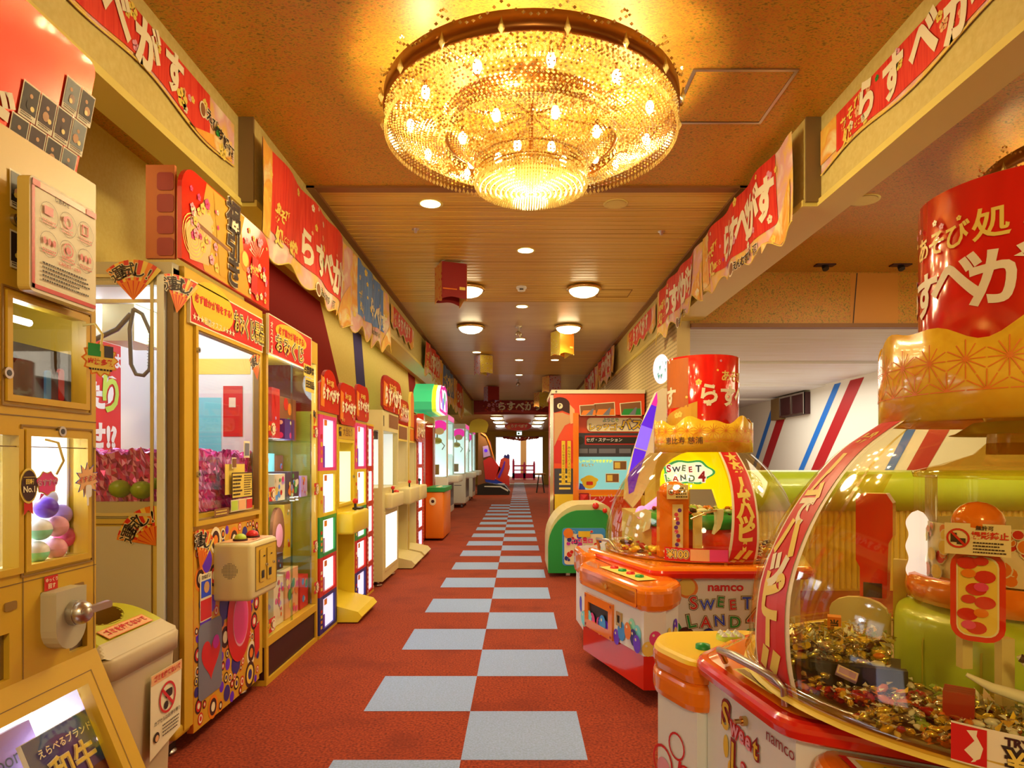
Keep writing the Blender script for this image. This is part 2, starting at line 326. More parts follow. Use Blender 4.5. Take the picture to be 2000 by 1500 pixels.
fl = M()
fl.quad((-2.4, -5, 0), (5.5, -5, 0), (5.5, 16, 0), (-2.4, 16, 0), 'carpet'); fl.quad((-2.4, 16, 0), (1.7, 16, 0), (1.7, 46, 0), (-2.4, 46, 0), 'carpet')
for k in range(-2, 66):
    y = 2.56 + .4985 * k
    if k % 2 == 0: fl.quad((-.227, y, .0012), (.271, y, .0012), (.271, y + .4985, .0012), (-.227, y + .4985, .0012), 'carpet_tile')
    elif y < 17.3: fl.quad((-.727, y, .0012), (-.227, y, .0012), (-.227, y + .4985, .0012), (-.727, y + .4985, .0012), 'carpet_tile')
fl.build('floor', kind='structure')
def slab_z(m, x0, y0, x1, y1, z, mt, t=.05): m.box(x0, y0, z, x1, y1, z + t, mt)
c = M()
slab_z(c, -1.6, -5, 1.7, 4.42, H, 'ceiling_paper'); slab_z(c, -1.6, 4.42, 1.7, 4.5, H - .015, 'trim_wood'); slab_z(c, -1.6, 4.5, 1.7, 7.66, H, 'wood_slats')
slab_z(c, -1.6, 7.66, 1.7, 11.1, H, 'ceiling_tan'); slab_z(c, -1.6, 11.1, 1.7, 14.1, H, 'wood_slats'); slab_z(c, -1.6, 14.1, 1.7, 20.1, H, 'ceiling_tan')
for k in range(1, 34): c.box(-1.4, 4.5 + .095 * k, H - .003, 1.5, 4.508 + .095 * k, H + .01, 'wood_slats')
c.build('ceiling', kind='structure')
c = M(); slab_z(c, -2.4, -5, -1.55, 20.1, 2.98, 'ceiling_paper'); c.build('ceiling_left', kind='structure')
c = M(); slab_z(c, 1.7, -5, 5.5, 6.5, H, 'ceiling_paper'); c.build('ceiling_right', kind='structure')
c = M(); slab_z(c, -2.4, 20.1, 1.7, 32.1, 2.62, 'ceiling_tan'); c.build('ceiling_far', kind='structure')
c = M()
c.box(-1.64, -5, BB, -1.52, 3.55, H, 'beam_paper'); c.box(-1.64, 3.55, BB, -1.44, 20, H, 'beam_paper'); c.box(-1.66, -5, BB - .02, -1.505, 3.55, BB + .015, 'gold_trim'); c.box(-1.66, 3.55, BB - .02, -1.425, 20, BB + .015, 'gold_trim')
c.box(-1.53, 3.535, BB, -1.438, 3.55, H, 'brown_gap'); c.build('beam_left', kind='structure')
c = M(); c.box(1.64, -5, BB, 1.78, 3.55, H, 'beam_paper'); c.box(1.56, 3.55, BB, 1.78, 20, H, 'beam_paper'); c.box(1.625, -5, BB - .02, 1.8, 3.55, BB + .015, 'gold_trim'); c.box(1.545, 3.55, BB - .02, 1.8, 20, BB + .015, 'gold_trim')
c.box(1.558, 3.535, BB, 1.65, 3.55, H, 'brown_gap'); c.build('beam_right', kind='structure')
for x0, x1, n in ((-1.44, -1.385, 'trim_1'), (1.5, 1.56, 'trim_2')):
    c = M(); c.box(x0, 4.42, H - .02, x1, 20, H, 'trim_wood'); c.build(n, kind='structure')
c = M(); c.box(-2.4, 20.05, 2.6, 1.7, 20.2, H, 'beam_paper'); c.build('beam_far', kind='structure')
w = M(); w.box(-2.4, -5, 0, -2.26, 32, 3.0, 'wall_paint')
fw = FL(-2.26, 0, 0)
w.poly(fw, [(5.2, 2.98), (5.9, 1.0), (9.3, 1.0), (7.42, 2.98)], 'wall_red'); w.poly(fw, [(8.86, 2.98), (9.45, 1.0), (10.05, 1.0), (9.36, 2.98)], 'wall_purple'); w.poly(fw, [(13.3, 2.98), (14.2, 1.0), (15.2, 1.0), (14.2, 2.98)], 'wall_red')
w.build('wall_left', kind='structure')
# pegboard wall under the right beam
w = M(); w.box(1.57, 6.47, 0, 1.7, 32, BB, 'pegboard'); w.build('wall_right_inner', kind='structure')
# end wall with the doorway, and the bright porch beyond it
w = M(); w.box(-2.4, 32, 0, -1.14, 32.15, 2.62, 'wall_paint'); w.box(1.2, 32, 0, 1.7, 32.15, 2.62, 'wall_paint'); w.box(-1.14, 32, 2.34, 1.2, 32.15, 2.62, 'wall_paint'); w.build('wall_end', kind='structure')
d = M(); d.frame(FC(0, 31.98, 0), -1.16, 0, 1.22, 2.38, .05, -.2, .02, 'white_cool'); d.build('door_1', kind='structure')
w = M(); w.box(-3, 46, -.1, 3, 46.1, 4.5, 'daylight'); w.build('outdoor_glow_panel', kind='structure')  # glowing panel added to stand for the bright outdoors
w = M(); w.box(-1.5, 45.0, 0, 1.6, 46, .08, 'white_cool'); w.build('trim_3', kind='structure')
# the bowling hall on the right
w = M(); w.box(1.7, 6.45, 2.52, 5.5, 6.5, H, 'ceiling_paper'); f = FC(0, 6.45, 0)
w.rect(f, 3.28, 2.53, 3.75, H - .01, 'fascia_panel'); w.poly(f, [(3.30, 2.53), (3.31, 2.53), (3.35, 3.03), (3.34, 3.03)], 'ink', .004); w.box(1.7, 6.42, 2.49, 5.5, 6.52, 2.53, 'trim_wood'); w.build('wall_fascia', kind='structure')
w = M(); z = 2.5
for y0, y1, z0, z1 in ((6.5, 8.8, 2.50, 2.515), (8.8, 11.3, 2.49, 2.50), (11.3, 13.6, 2.46, 2.47), (13.6, 16, 2.44, 2.45)):
    w.add([(1.7, y0, z0), (5.5, y0, z0), (5.5, y1, z1), (1.7, y1, z1), (1.7, y0, 2.6), (5.5, y0, 2.6)], [(0, 3, 2, 1), (0, 1, 5, 4)], 'soffit_white')
    w.box(1.7, y1 - .03, z1 - .035, 5.5, y1, z1, 'wall_white')
w.build('ceiling_bowling', kind='structure')
w = M(); w.box(5.3, -5, 0, 5.5, 16, 3.0, 'wall_white'); fr = F((5.3, 0, 0), (0, -1, 0), (0, 0, 1))
def stripe(ya, za, yb, zb, wd, mt): w.poly(fr, [(-ya, za), (-ya - wd, za), (-yb - wd, zb), (-yb, zb)], mt, .003)
for ya, yb in ((10.72, 12.9), (13.3, 15.3), (7.9, 10.0)):
    stripe(ya, 2.46, yb, .2, .22, 'stripe_blue'); stripe(ya - .72, 2.46, yb - .72, .2, .42, 'stripe_red')
w.build('wall_right', kind='structure')
w = M(); w.box(1.7, 15.8, 0, 5.5, 15.9, 2.6, 'wall_white'); w.slab(FC(0, 15.8, 0), [(1.7, 1.2), (4.9, 1.2), (5.05, 1.9)] + arc(4.95, 2.12, .2, 0, PI / 2, 5) + [(1.7, 2.34)], 0, .04, 'wall_red'); w.build('wall_bowling_end', kind='structure')
v = M(); v.box(5.18, 11.85, 2.03, 5.3, 12.95, 2.43, 'dark_brown'); f = F((5.18, 0, 0), (0, -1, 0), (0, 0, 1))
v.frame(f, -12.95, 2.03, -12.4, 2.43, .03, -.02, .01, 'steel'); v.frame(f, -12.4, 2.03, -11.85, 2.43, .03, -.02, .01, 'steel'); v.box(5.18, 12.95, 2.0, 5.3, 13.4, 2.43, 'brown_gap')
v.build('window_2', kind='structure')
# ------------------------------------------------------------------ the crystal chandelier
mat('gilt', C(150, 84, 20), .3, .7)
def crystal():
    m = bpy.data.materials.new('crystal'); m.use_nodes = True; nt = m.node_tree; nt.nodes.clear(); L = nt.links.new
    out = nt.nodes.new('ShaderNodeOutputMaterial'); a = nt.nodes.new('ShaderNodeMixShader'); b = nt.nodes.new('ShaderNodeMixShader')
    tr = nt.nodes.new('ShaderNodeBsdfTranslucent'); gl = nt.nodes.new('ShaderNodeBsdfGlossy'); tp = nt.nodes.new('ShaderNodeBsdfTransparent')
    tr.inputs[0].default_value = (1, .88, .45, 1); gl.inputs[0].default_value = (1, .95, .7, 1); gl.inputs['Roughness'].default_value = .12; tp.inputs[0].default_value = (1, .92, .6, 1)
    a.inputs[0].default_value = .35; b.inputs[0].default_value = .3
    L(tr.outputs[0], a.inputs[1]); L(gl.outputs[0], a.inputs[2]); L(a.outputs[0], b.inputs[1]); L(tp.outputs[0], b.inputs[2]); L(b.outputs[0], out.inputs[0]); MATS['crystal'] = m
crystal()
mat('crystal_dark', (.55, .30, .05), .1, .2, spec=.9); mat('crystal_spark', (1, .86, .5), .08, .9)  # bead tones carry the dark gaps and the sparkle in their colour
rb = random.Random(12)
def bead(m, p, r, sz=1.):
    x, y, z = p; h = r * sz
    m.add([(x + r, y, z), (x, y + r, z), (x - r, y, z), (x, y - r, z), (x, y, z + h), (x, y, z - h)], [(0, 1, 4), (1, 2, 4), (2, 3, 4), (3, 0, 4), (1, 0, 5), (2, 1, 5), (3, 2, 5), (0, 3, 5)], rb.choice(('crystal', 'crystal', 'crystal_dark', 'crystal_spark')), False)
def drop(m, p, r, h):
    x, y, z = p
    vs = [(x, y, z)] + [(x + r * math.cos(PI * k / 3), y + r * math.sin(PI * k / 3), z - h * .65) for k in range(6)] + [(x, y, z - h)]
    m.add(vs, [(0, 1 + k, 1 + (k + 1) % 6) for k in range(6)] + [(7, 1 + (k + 1) % 6, 1 + k) for k in range(6)], 'crystal')
def chandelier(cx, cy_, label, fine=1.):
    t = T('chandelier', label, 'chandelier', (cx, cy_, 2.40))
    P = lambda r, a, z: (cx + r * math.cos(a), cy_ + r * math.sin(a), z)
    R0, R1, R2 = .70, .42, .27
    m = M(); m.lathe([(R0 - .012, 2.815), (R0 + .004, 2.815), (R0 + .008, 2.84), (R0 + .004, 2.895), (R0 - .012, 2.895), (R0 - .012, 2.815)], cx, cy_, 'gilt', 64); m.build('rim_band', t)
    m = M(); m.lathe([(R1 - .008, 2.74), (R1, 2.74), (R1, 2.83), (R1 - .008, 2.83), (R1 - .008, 2.74)], cx, cy_, 'gilt', 48)
    for r, z in ((R2, 2.61), (.2, 2.585), (.13, 2.57), (.06, 2.565)): m.lathe([(r - .004, z), (r + .004, z), (r + .004, z + .008), (r - .004, z + .008), (r - .004, z)], cx, cy_, 'gilt', 36)
    m.build('inner_ring', t)
    m = M()
    for k in range(8):
        a = PI * k / 4 + .2; m.tube([P(.03, a, 2.86), P(R1, a, 2.84), P(R0 - .01, a, 2.86)], .006, 'gilt', 5)
    m.cyl((cx, cy_, 2.57), (cx, cy_, 3.04), .012, 'gilt', 8); m.lathe([(0, 3.0), (.12, 3.005), (.14, 3.04)], cx, cy_, 'gilt', 24); m.build('spider_frame', t)
    n0 = int(170 * fine); b = M()
    for k in range(n0):                       # curtain under the rim and the swags that sweep in to the lower ring
        a = 2 * PI * k / n0
        for j in range(4): bead(b, P(R0 - .004, a, 2.806 - .016 * j), .0072)
        drop(b, P(R0 - .004, a, 2.748), .008, .034)
        for j in range(1, 22):
            q = j / 22; r = R0 + (R1 * .98 - R0) * q; z = 2.80 - .085 * math.sin(PI * min(1, q * .62)) - .03 * q; bead(b, P(r, a + .5 * (j % 2) * PI / n0, z), .0064)
        for j in range(1, 9):
            q = j / 9; bead(b, P(R0 - .03 - .20 * q, a, 2.83 + .02 * q), .006)
    b.build('bead_curtain', t, kind='stuff')
    b = M(); n1 = int(110 * fine)
    for k in range(n1):                       # second tier: a column of strings from the inner ring to the bottom ring
        a = 2 * PI * k / n1
        for j in range(4): bead(b, P(R1 + .006, a, 2.825 - .022 * j), .0072)
        for j in range(15):
            q = j / 14; r = R1 + (R2 - R1) * q ** .7; z = 2.745 - .13 * q; bead(b, P(r, a, z), .0066)
        if k % 2: drop(b, P(R1 + .004, a, 2.735), .007, .035)
    for i in range(1, 14):
        for k in range(int((8 + 9 * i) * fine)): a = 2 * PI * k / int((8 + 9 * i) * fine); bead(b, P(.03 * i, a, 2.84 - .004 * (13 - i)), .0075)
    n2 = int(100 * fine)
    for k in range(n2):
        a = 2 * PI * k / n2
        for j in range(5): bead(b, P(R2, a, 2.61 - .017 * j), .0068)
        drop(b, P(R2, a, 2.535), .0075, .034)
    for r, n in ((.25, 120), (.225, 108), (.2, 96), (.175, 84), (.15, 72), (.125, 60), (.1, 48), (.075, 36), (.05, 24), (.025, 12)):
        for k in range(int(n * fine)):
            a = 2 * PI * k / int(n * fine); dz = .03 * (1 - (r / .27) ** 2)
            for j in range(3): bead(b, P(r, a, 2.575 - .018 * j - dz), .0068)
            drop(b, P(r, a, 2.522 - dz), .007, .028)
    b.build('bead_basket', t, kind='stuff')
    b = M()
    for k in range(18):                       # garland over the rim with a pendant below each loop
        a0 = 2 * PI * k / 18; da = 2 * PI / 18
        for j in range(9):
            q = j / 9; bead(b, P(R0 + .022, a0 + da * q, 2.915 - .055 * math.sin(PI * q)), .0085)
        for j in range(4): bead(b, P(R0 + .02, a0 + (j - 1.5) * .018, 2.93 + .012 * (1 if j in (1, 2) else 0)), .0075)
        drop(b, P(R0 + .022, a0, 2.86), .013, .075)
    b.build('bead_garland', t, kind='stuff')
    for r, z, n, ph in ((.58, 2.775, 12, .12), (.34, 2.70, 8, .3), (.16, 2.64, 6, .1)):
        for k in range(n):
            a = 2 * PI * k / n + ph; p = V(P(r, a, z)); g = M()
            g.ball(p, .019, 'bulb', 10, 1.6); g.cyl(p + V((0, 0, .02)), p + V((0, 0, .055)), .009, 'gilt', 6); g.build('bulb', t)
    return t
chandelier(CHX, CHY, 'large lit crystal chandelier of bead tiers on the hall ceiling')
chandelier(3.45, 3.67, 'second crystal chandelier, over the aisle, only its left edge in view', .45)
# ------------------------------------------------------------------ lamps and fittings in the ceiling
def downlight(x, y, r, lab, z=H, lit=True, g=None):
    t = T('downlight', lab, 'ceiling light', (x, y, z - .01), g)
    m = M(); m.lathe([(r, z - .001), (r + .018, z - .006), (r + .02, z)], x, y, 'gold_trim', 24); m.build('trim_ring', t)
    m = M(); m.add([(x + r * math.cos(2 * PI * k / 24), y + r * math.sin(2 * PI * k / 24), z - .004) for k in range(24)], [tuple(range(24))], 'lamp_glow' if lit else 'gold_trim'); m.build('lens', t)
downlight(-.64, 4.73, .072, 'lit round downlight in the wood ceiling left of the chandelier')
downlight(.705, 4.73, .072, 'unlit round downlight in the wood ceiling right of the chandelier', lit=False)
downlight(.062, 5.78, .068, 'lit round downlight in the middle of the wood ceiling')
downlight(.04, 7.88, .066, 'round downlight just past the wood ceiling, between the bowl lamps')
g = 'small downlights far down the hall'
for x, y, l in ((.03, 10.0, 'small downlight past the second pair of bowl lamps'), (.01, 12.06, 'downlight in the far slatted ceiling, near the yellow paper lantern'), (.67, 12.06, 'downlight beyond the orange paper lantern'),
                (-.72, 11.2, 'downlight directly above the yellow paper lantern'), (.01, 14.15, 'farthest small downlight before the red beam banner')):
    downlight(x, y, .07, l, g=g)
downlight(2.47, 4.66, .085, 'round unlit ceiling fitting over the right aisle', lit=False)
for x, y, sgn in ((2.91, 6.2, 1), (3.63, 6.2, 2)):
    t = T('ceiling_spotlight', 'small dark spotlight on the aisle ceiling, ' + ('nearer the hall banners' if sgn == 1 else 'beside the big red drum sign'), 'spotlight', (x, y, H - .05), 'dark aisle spotlights')
    m = M(); m.box(x - .09, y - .04, H - .012, x + .09, y + .04, H, 'dark_brown'); m.build('plate', t); m = M(); m.cyl((x, y, H - .012), (x, y - .02, H - .05), .03, 'black', 10); m.build('lamp_head', t)
def bowl(x, y, r, lab, z=H, g='glass bowl ceiling lamps'):
    t = T('bowl_lamp', lab, 'ceiling light', (x, y, z - .1), g)
    m = M(); m.lathe([(r + .005, z), (r + .03, z - .012), (r + .03, z - .03), (r + .008, z - .042), (r - .01, z - .03)], x, y, 'brass', 32); m.build('brass_rim', t)
    m = M(); m.lathe([(r, z - .035), (r * .93, z - .06), (r * .75, z - .085), (r * .45, z - .102), (0, z - .108)], x, y, 'lamp_glow', 32); m.build('glass_bowl', t)
bowl(.70, 7.0, .16, 'glass bowl lamp on the wood ceiling, right side'); bowl(-.545, 7.0, .16, 'glass bowl lamp half hidden behind the red paper lantern')
bowl(-.66, 9.0, .165, 'glass bowl lamp on the tan ceiling, left of the pair'); bowl(.685, 9.0, .165, 'glass bowl lamp on the tan ceiling above the orange lantern')
for x, s in ((-.72, 'left'), (.72, 'right')):
    for y, q in ((21.3, 'nearest'), (23.5, 'middle'), (26, 'farthest')): bowl(x, y, .2, q + ' of three bowl lamps past the red beam banner, ' + s + ' row', 2.62, 'bowl lamps beyond the beam')
t = T('smoke_detector', 'white smoke detector in the centre of the wood ceiling', 'smoke detector', (.03, 6.99, H - .05))
m = M(); m.lathe([(.055, H), (.055, H - .02), (.045, H - .025), (.04, H - .045), (.02, H - .052), (0, H - .052)], .03, 6.99, 'white_plastic', 20); m.build('housing', t); m = M(); m.box(.01, 6.94, H - .042, .05, 6.955, H - .032, 'black'); m.build('grille', t)
for x, y, l in ((-.83, 5.25, 'left of the chandelier tip'), (1.16, 5.30, 'near the right banners')):
    m = M(); m.lathe([(.03, H), (.028, H - .006), (.016, H - .012), (.012, H - .03), (0, H - .032)], x, y, 'steel', 14); m.build('sprinkler_head', label='small round sprinkler in the wood ceiling ' + l, cat='sprinkler', group='ceiling sprinklers')
for x, y, l in ((0, 9.05, 'hanging globe spotlight between the pair of bowl lamps'), (-.01, 14.9, 'globe spotlight far down the hall before the red beam banner')):
    t = T('globe_spotlight', l, 'spotlight', (x, y, H - .17)); m = M(); m.cyl((x, y, H - .09), (x, y, H), .012, 'steel', 8); m.lathe([(.05, H), (.045, H - .02), (0, H - .022)], x, y, 'steel', 16); m.build('stem', t)
    m = M(); m.ball((x, y - .02, H - .12), .05, 'steel', 14); m.build('globe', t)
m = M()                                     # access hatch
f = F((0, 0, H - .001), (1, 0, 0), (0, -1, 0)); m.frame(f, .83, -3.60, 1.335, -3.10, .016, -.004, .006, 'steel'); m.rect(f, .85, -3.58, 1.32, -3.12, 'ceiling_paper', .002)
m.build('access_hatch', label='square metal framed access hatch beside the large chandelier', cat='access hatch')
m = M(); f = F((0, 0, H - .001), (1, 0, 0), (0, -1, 0)); m.frame(f, .88, -7.42, 1.24, -7.1, .008, -.004, .004, 'trim_wood'); m.build('access_hatch', label='narrow wood framed hatch in the slatted ceiling past the right bowl lamp', cat='access hatch')
# paper lanterns: square tubes of printed card with slanting hems
def flower_print(name, base, a, b, sc=22):
    m = mat(name, base, .6); nt = m.node_tree; L = nt.links.new
    tc = nt.nodes.new('ShaderNodeTexCoord'); vo = nt.nodes.new('ShaderNodeTexVoronoi'); vo.inputs['Scale'].default_value = sc; cr = nt.nodes.new('ShaderNodeValToRGB'); cr.color_ramp.interpolation = 'CONSTANT'
    e = cr.color_ramp.elements; e[0].color = (*a, 1); e[1].position = .22; e[1].color = (*b, 1); x = e.new(.36); x.color = (*base, 1)
    L(tc.outputs['Object'], vo.inputs[0]); L(vo.outputs[0], cr.inputs[0]); L(cr.outputs[0], nt.nodes['Principled BSDF'].inputs['Base Color'])
flower_print('print_orange', C(236, 160, 60), C(200, 50, 40), C(240, 120, 40)); flower_print('print_yellow', C(240, 196, 60), C(220, 130, 40), C(250, 220, 110)); flower_print('print_lilac', C(206, 166, 150), C(120, 60, 110), C(226, 120, 90))
def lantern(x, y, w, h, m1, m2, lab, rot=.55, zt=H - .06, logo=False):
    t = T('paper_lantern', lab, 'paper lantern', (x, y, zt - h), 'paper lanterns hung from the ceiling'); cr, sr = math.cos(rot), math.sin(rot)
    q = [(-w / 2, -w / 2), (w / 2, -w / 2), (w / 2, w / 2), (-w / 2, w / 2)]; q = [(x + a * cr - b * sr, y + a * sr + b * cr) for a, b in q]
    for i in range(4):
        (xa, ya), (xb, yb) = q[i], q[(i + 1) % 4]; m = M(); f = F((xa, ya, zt - h), (xb - xa, yb - ya, 0), (0, 0, 1)); n = 8
        hem = [(w * k / n, (.10 * h if i % 2 == 0 else .0) * (k / n if i % 2 == 0 else 1) + .05 * h * math.sin(PI * 1.5 * k / n)) for k in range(n + 1)]
        m.slab(f, hem + [(w, h), (0, h)], -.004, .0, (m1, m2)[i % 2])
        if logo and i == 0: m.rect(f, w * .70, h * .28, w * .93, h * .36, 'gold_print'); m.rect(f, w * .05, h * .27, w * .6, h * .30, 'orange')
        m.build('printed_side', t)
    for a, b in q[:3]: m = M(); m.cyl((a, b, zt), (a * .6 + x * .4, b * .6 + y * .4, H), .002, 'white_plastic', 4); m.build('hanging_thread', t)
lantern(-.64, 6.15, .245, .345, 'deep_red', 'print_orange', 'red paper lantern with an orange flowered side, nearest of all', .38, H - .03, True)
lantern(.625, 9.35, .24, .34, 'orange', 'print_yellow', 'orange and yellow paper lantern under the right bowl lamp', .52, 3.02, True)
lantern(-.62, 11.5, .25, .33, 'print_yellow', 'print_lilac', 'yellow and lilac paper lantern left of centre', .5, 3.02)
lantern(.72, 14.3, .3, .34, 'print_lilac', 'print_orange', 'lilac flowered paper lantern above the large game cabinet', .5, 3.02)
lantern(-.68, 16.3, .3, .36, 'deep_red', 'print_lilac', 'small dark red paper lantern before the red beam banner', .4, 3.02)
lantern(.6, 17.5, .28, .38, 'print_yellow', 'print_orange', 'small yellow paper lantern overlapping the right end of the red beam banner', .5, 3.0)
# ------------------------------------------------------------------ shared graphics
def fan(m, f, a, b, r, rot=0., c=.004, text='運試し!', a0=-.75, a1=.75, ts=1.):    # paper fan sticker, pivot at (a,b), opening upward
    n = 12; P = lambda rr, t: (a + rr * math.sin(t + rot), b + rr * math.cos(t + rot))
    for k in range(n):
        t0 = a0 + (a1 - a0) * k / n; t1 = a0 + (a1 - a0) * (k + 1) / n
        m.poly(f, [P(0, t0), P(r, t0), P(r, t1)], 'red' if k % 3 == 1 else ('orange' if k % 3 == 0 else 'gold_print'), c)
    m.poly(f, [P(0, a0)] + [P(r * .5, a0 + (a1 - a0) * k / 8) for k in range(9)], 'orange', c + .0006)
    for k in range(5): t = a0 * .8 + (a1 - a0) * .8 * k / 4; m.poly(f, [P(.05 * r, t), P(.48 * r, t - .03), P(.48 * r, t + .03)], 'red', c + .0009)
    for i, ch in enumerate(text):
        t = a0 * .72 + (a1 - a0) * .72 * i / (len(text) - 1); x, y = P(r * .72, t)
        m.text(ch, f, x, y, r * .40 * ts, 'white_print', c + .0012, .05, rot=-(t + rot)); m.text(ch, f, x, y, r * .40 * ts, 'ink', c + .002, .008, rot=-(t + rot))
def photo(m, f, a, b, w, h, c=.003, rnd=random, cols=('dark_brown', 'wood_brown', 'skin_tan', 'ink')):   # small printed snapshot card
    m.rect(f, a, b, a + w, b + h, 'white_print', c); k1, k2, k3 = [rnd.choice(cols) for _ in range(3)]
    m.rect(f, a + w * .06, b + h * .17, a + w * .94, b + h * .95, rnd.choice(('black', 'ink', 'dark_brown', 'black')), c + .0006)
    m.disc(f, a + w * (.35 + .3 * rnd.random()), b + h * .68, w * .10, 'skin_tan', c + .001, 8); m.disc(f, a + w * (.35 + .3 * rnd.random()), b + h * .42, w * .2, k2, c + .0012, 10, 1.1); m.disc(f, a + w * (.3 + .4 * rnd.random()), b + h * .35, w * .12, 'gold_print', c + .0014, 8)
    m.blurb(f, a + w * .1, b + h * .04, a + w * .9, b + h * .16, 'ink', 2, c + .001, rnd=rnd)
def heap(m, x0, y0, x1, y1, z, h, cols, n=22, seed=1, amp=.05, rows=5, mound=0.):    # crumpled foil heap, top and flanks
    r = random.Random(seed); g = {}; j_ = lambda s: (r.random() - .5) * s; sx = (x1 - x0) / n; sy = (y1 - y0) / n
    for i in range(n + 1):
        for j in range(n + 1):
            e = math.sin(PI * i / n) * math.sin(PI * j / n)
            g[i, j] = V((x0 + sx * i + j_(sx * .9) * (0 < i < n), y0 + sy * j + j_(sy * .9) * (0 < j < n), z + h * (1 - mound + mound * e) * (.95 + .05 * math.sin(i * .53 + seed) * math.cos(j * .37 + .2 * i)) + j_(amp)))
    def two(a, b, c, d): m.add([a, b, c], [(0, 1, 2)], r.choice(cols)); m.add([a, c, d], [(0, 1, 2)], r.choice(cols))
    for i in range(n):
        for j in range(n): two(g[i, j], g[i + 1, j], g[i + 1, j + 1], g[i, j + 1])
    for e, nx, ny in (([(i, 0) for i in range(n + 1)], 0, 1), ([(n, j) for j in range(n + 1)], -1, 0), ([(n - i, n) for i in range(n + 1)], 0, -1), ([(0, n - j) for j in range(n + 1)], 1, 0)):
        w = []
        for q in range(rows + 1):
            w.append([V((g[k].x + (nx * abs(j_(amp * .8)) + (ny != 0) * j_(sx * .7)) * (0 < q), g[k].y + (ny * abs(j_(amp * .8)) + (nx != 0) * j_(sy * .7)) * (0 < q), z + (g[k].z - z) * (1 - (q / rows) + (j_(.5 / rows) if 0 < q < rows else 0)))) for k in e])
        for q in range(rows):
            for k in range(n): two(w[q][k], w[q + 1][k], w[q + 1][k + 1], w[q][k + 1])
mat('foil_mid', C(190, 60, 120), .25, .3); mat('foil_pink', C(222, 40, 110), .22, .35, spec=.8); mat('foil_deep', C(160, 20, 80), .2, .4); mat('foil_light', C(246, 150, 196), .18, .3)
def lock(m, x, y, z, r=.012, d=(1, 0, 0)):
    p = V((x, y, z)); d = V(d); m.cyl(p, p + d * .008, r, 'steel', 14); m.cyl(p + d * .008, p + d * .0085, r * .55, 'dark_grey', 10)
# ------------------------------------------------------------------ capsule lottery machine, left foreground
X1 = -1.05
t = T('capsule_lottery_machine', 'yellow capsule lottery machine with turning handle and a sloping lit poster showcase below', 'capsule machine', (-1.35, 1.2, 0))
m = M(); ya, yb = .72, 1.62
def wall_open(m, x, ya, yb, za, zb, holes, mt, th=.03):         # front sheet at X=x with rectangular holes (y0,z0,y1,z1)
    ys = sorted({ya, yb, *[h[0] for h in holes], *[h[2] for h in holes]}); zs = sorted({za, zb, *[h[1] for h in holes], *[h[3] for h in holes]})
    for p, q in zip(ys, ys[1:]):
        for r, s in zip(zs, zs[1:]):
            if not any(h[0] <= p and q <= h[2] and h[1] <= r and s <= h[3] for h in holes): m.box(x - th, p, r, x, q, s, mt)
W = [(1.345, 1.31, 1.577, 1.513), (1.396, .95, 1.583, 1.23), (1.12, .95, 1.365, 1.23), (1.10, 1.31, 1.29, 1.513), (1.525, .725, 1.588, .82), (1.26, .725, 1.345, .82)]
wall_open(m, X1, ya, yb, .711, 1.86, W, 'yellow_paint')
m.box(-1.66, ya, 0, -1.64, yb, 1.86, 'yellow_paint'); m.box(-1.64, yb - .02, .712, X1 - .031, yb, 1.84, 'yellow_paint'); m.box(-1.64, ya, 1.84, X1 - .031, yb, 1.86, 'cream'); m.box(-1.64, ya, .712, X1 - .031, ya + .02, 1.84, 'yellow_paint')
for a, b in ((-1.64, 0), ): m.slab(F((0, yb, 0), (-1, 0, 0), (0, 0, 1)), [(1.64, 0), (.80, 0), (.80, .10), (1.05, .711), (1.64, .711)][::1], -.02, 0, 'yellow_paint')
m.box(-1.64, ya, .70, -1.08, yb, .712, 'yellow_paint'); m.box(-1.64, ya, .935, -1.08, yb, .945, 'cream'); m.box(-1.64, ya, 1.295, -1.08, yb, 1.305, 'cream')
f1 = FL(X1, 0, 0)
for z in (1.27, 1.205): m.rect(f1, ya, z - .0012, yb, z + .0012, 'brown_gap', .001)
for y in (1.381, 1.612): m.rect(f1, y - .0012, .712, y + .0012, 1.21, 'brown_gap', .001)
m.rect(f1, ya, .917, yb, .919, 'brown_gap', .001)
for y0, z0, y1, z1 in W[:2]: m.frame(f1, y0 - .022, z0 - .022, y1 + .022, z1 + .022, .004, -.002, .003, 'yellow_dark')
for y0, z0, y1, z1 in W[:4]: m.frame(f1, y0 - .012, z0 - .012, y1 + .012, z1 + .012, .014, -.002, .006, 'yellow_paint')
m.build('cabinet', t)
m = M()
for y0, z0, y1, z1 in W: m.box(X1 - .016, y0, z0, X1 - .012, y1, z1, 'glass' if z0 > .9 else 'milk_plastic')
m.build('window_panes', t)
m = M()                                    # lit white boxes behind the windows
for y0, z0, y1, z1 in W[1:3]:
    m.quad((-1.45, y0 - .03, z0 - .01), (-1.45, y1 + .02, z0 - .01), (-1.45, y1 + .02, z1 + .02), (-1.45, y0 - .03, z1 + .02), 'lit_white'); m.box(-1.45, y1 + .005, z0, X1 - .05, y1 + .012, z1, 'white_cool'); m.box(-1.45, y0 - .012, z0, X1 - .05, y0 - .005, z1, 'white_cool'); m.box(-1.45, y0, z1, X1 - .03, y1, z1 + .005, 'lit_white')
m.build('lit_liner', t)
m = M(); y0, z0, y1, z1 = W[0]; m.box(-1.4, y0 - .1, z0 - .01, -1.39, y1 + .02, z1, 'white_cool'); m.cyl((-1.13, y0 - .1, z1 - .02), (-1.13, y1 - .07, z1 - .02), .008, 'tube_light', 8); m.build('strip_lamp', t)
for y_, z_ in ((1.335, 1.355), (1.492, 1.242), (1.358, 1.677)): m = M(); lock(m, X1, y_, z_); m.build('lock', t)
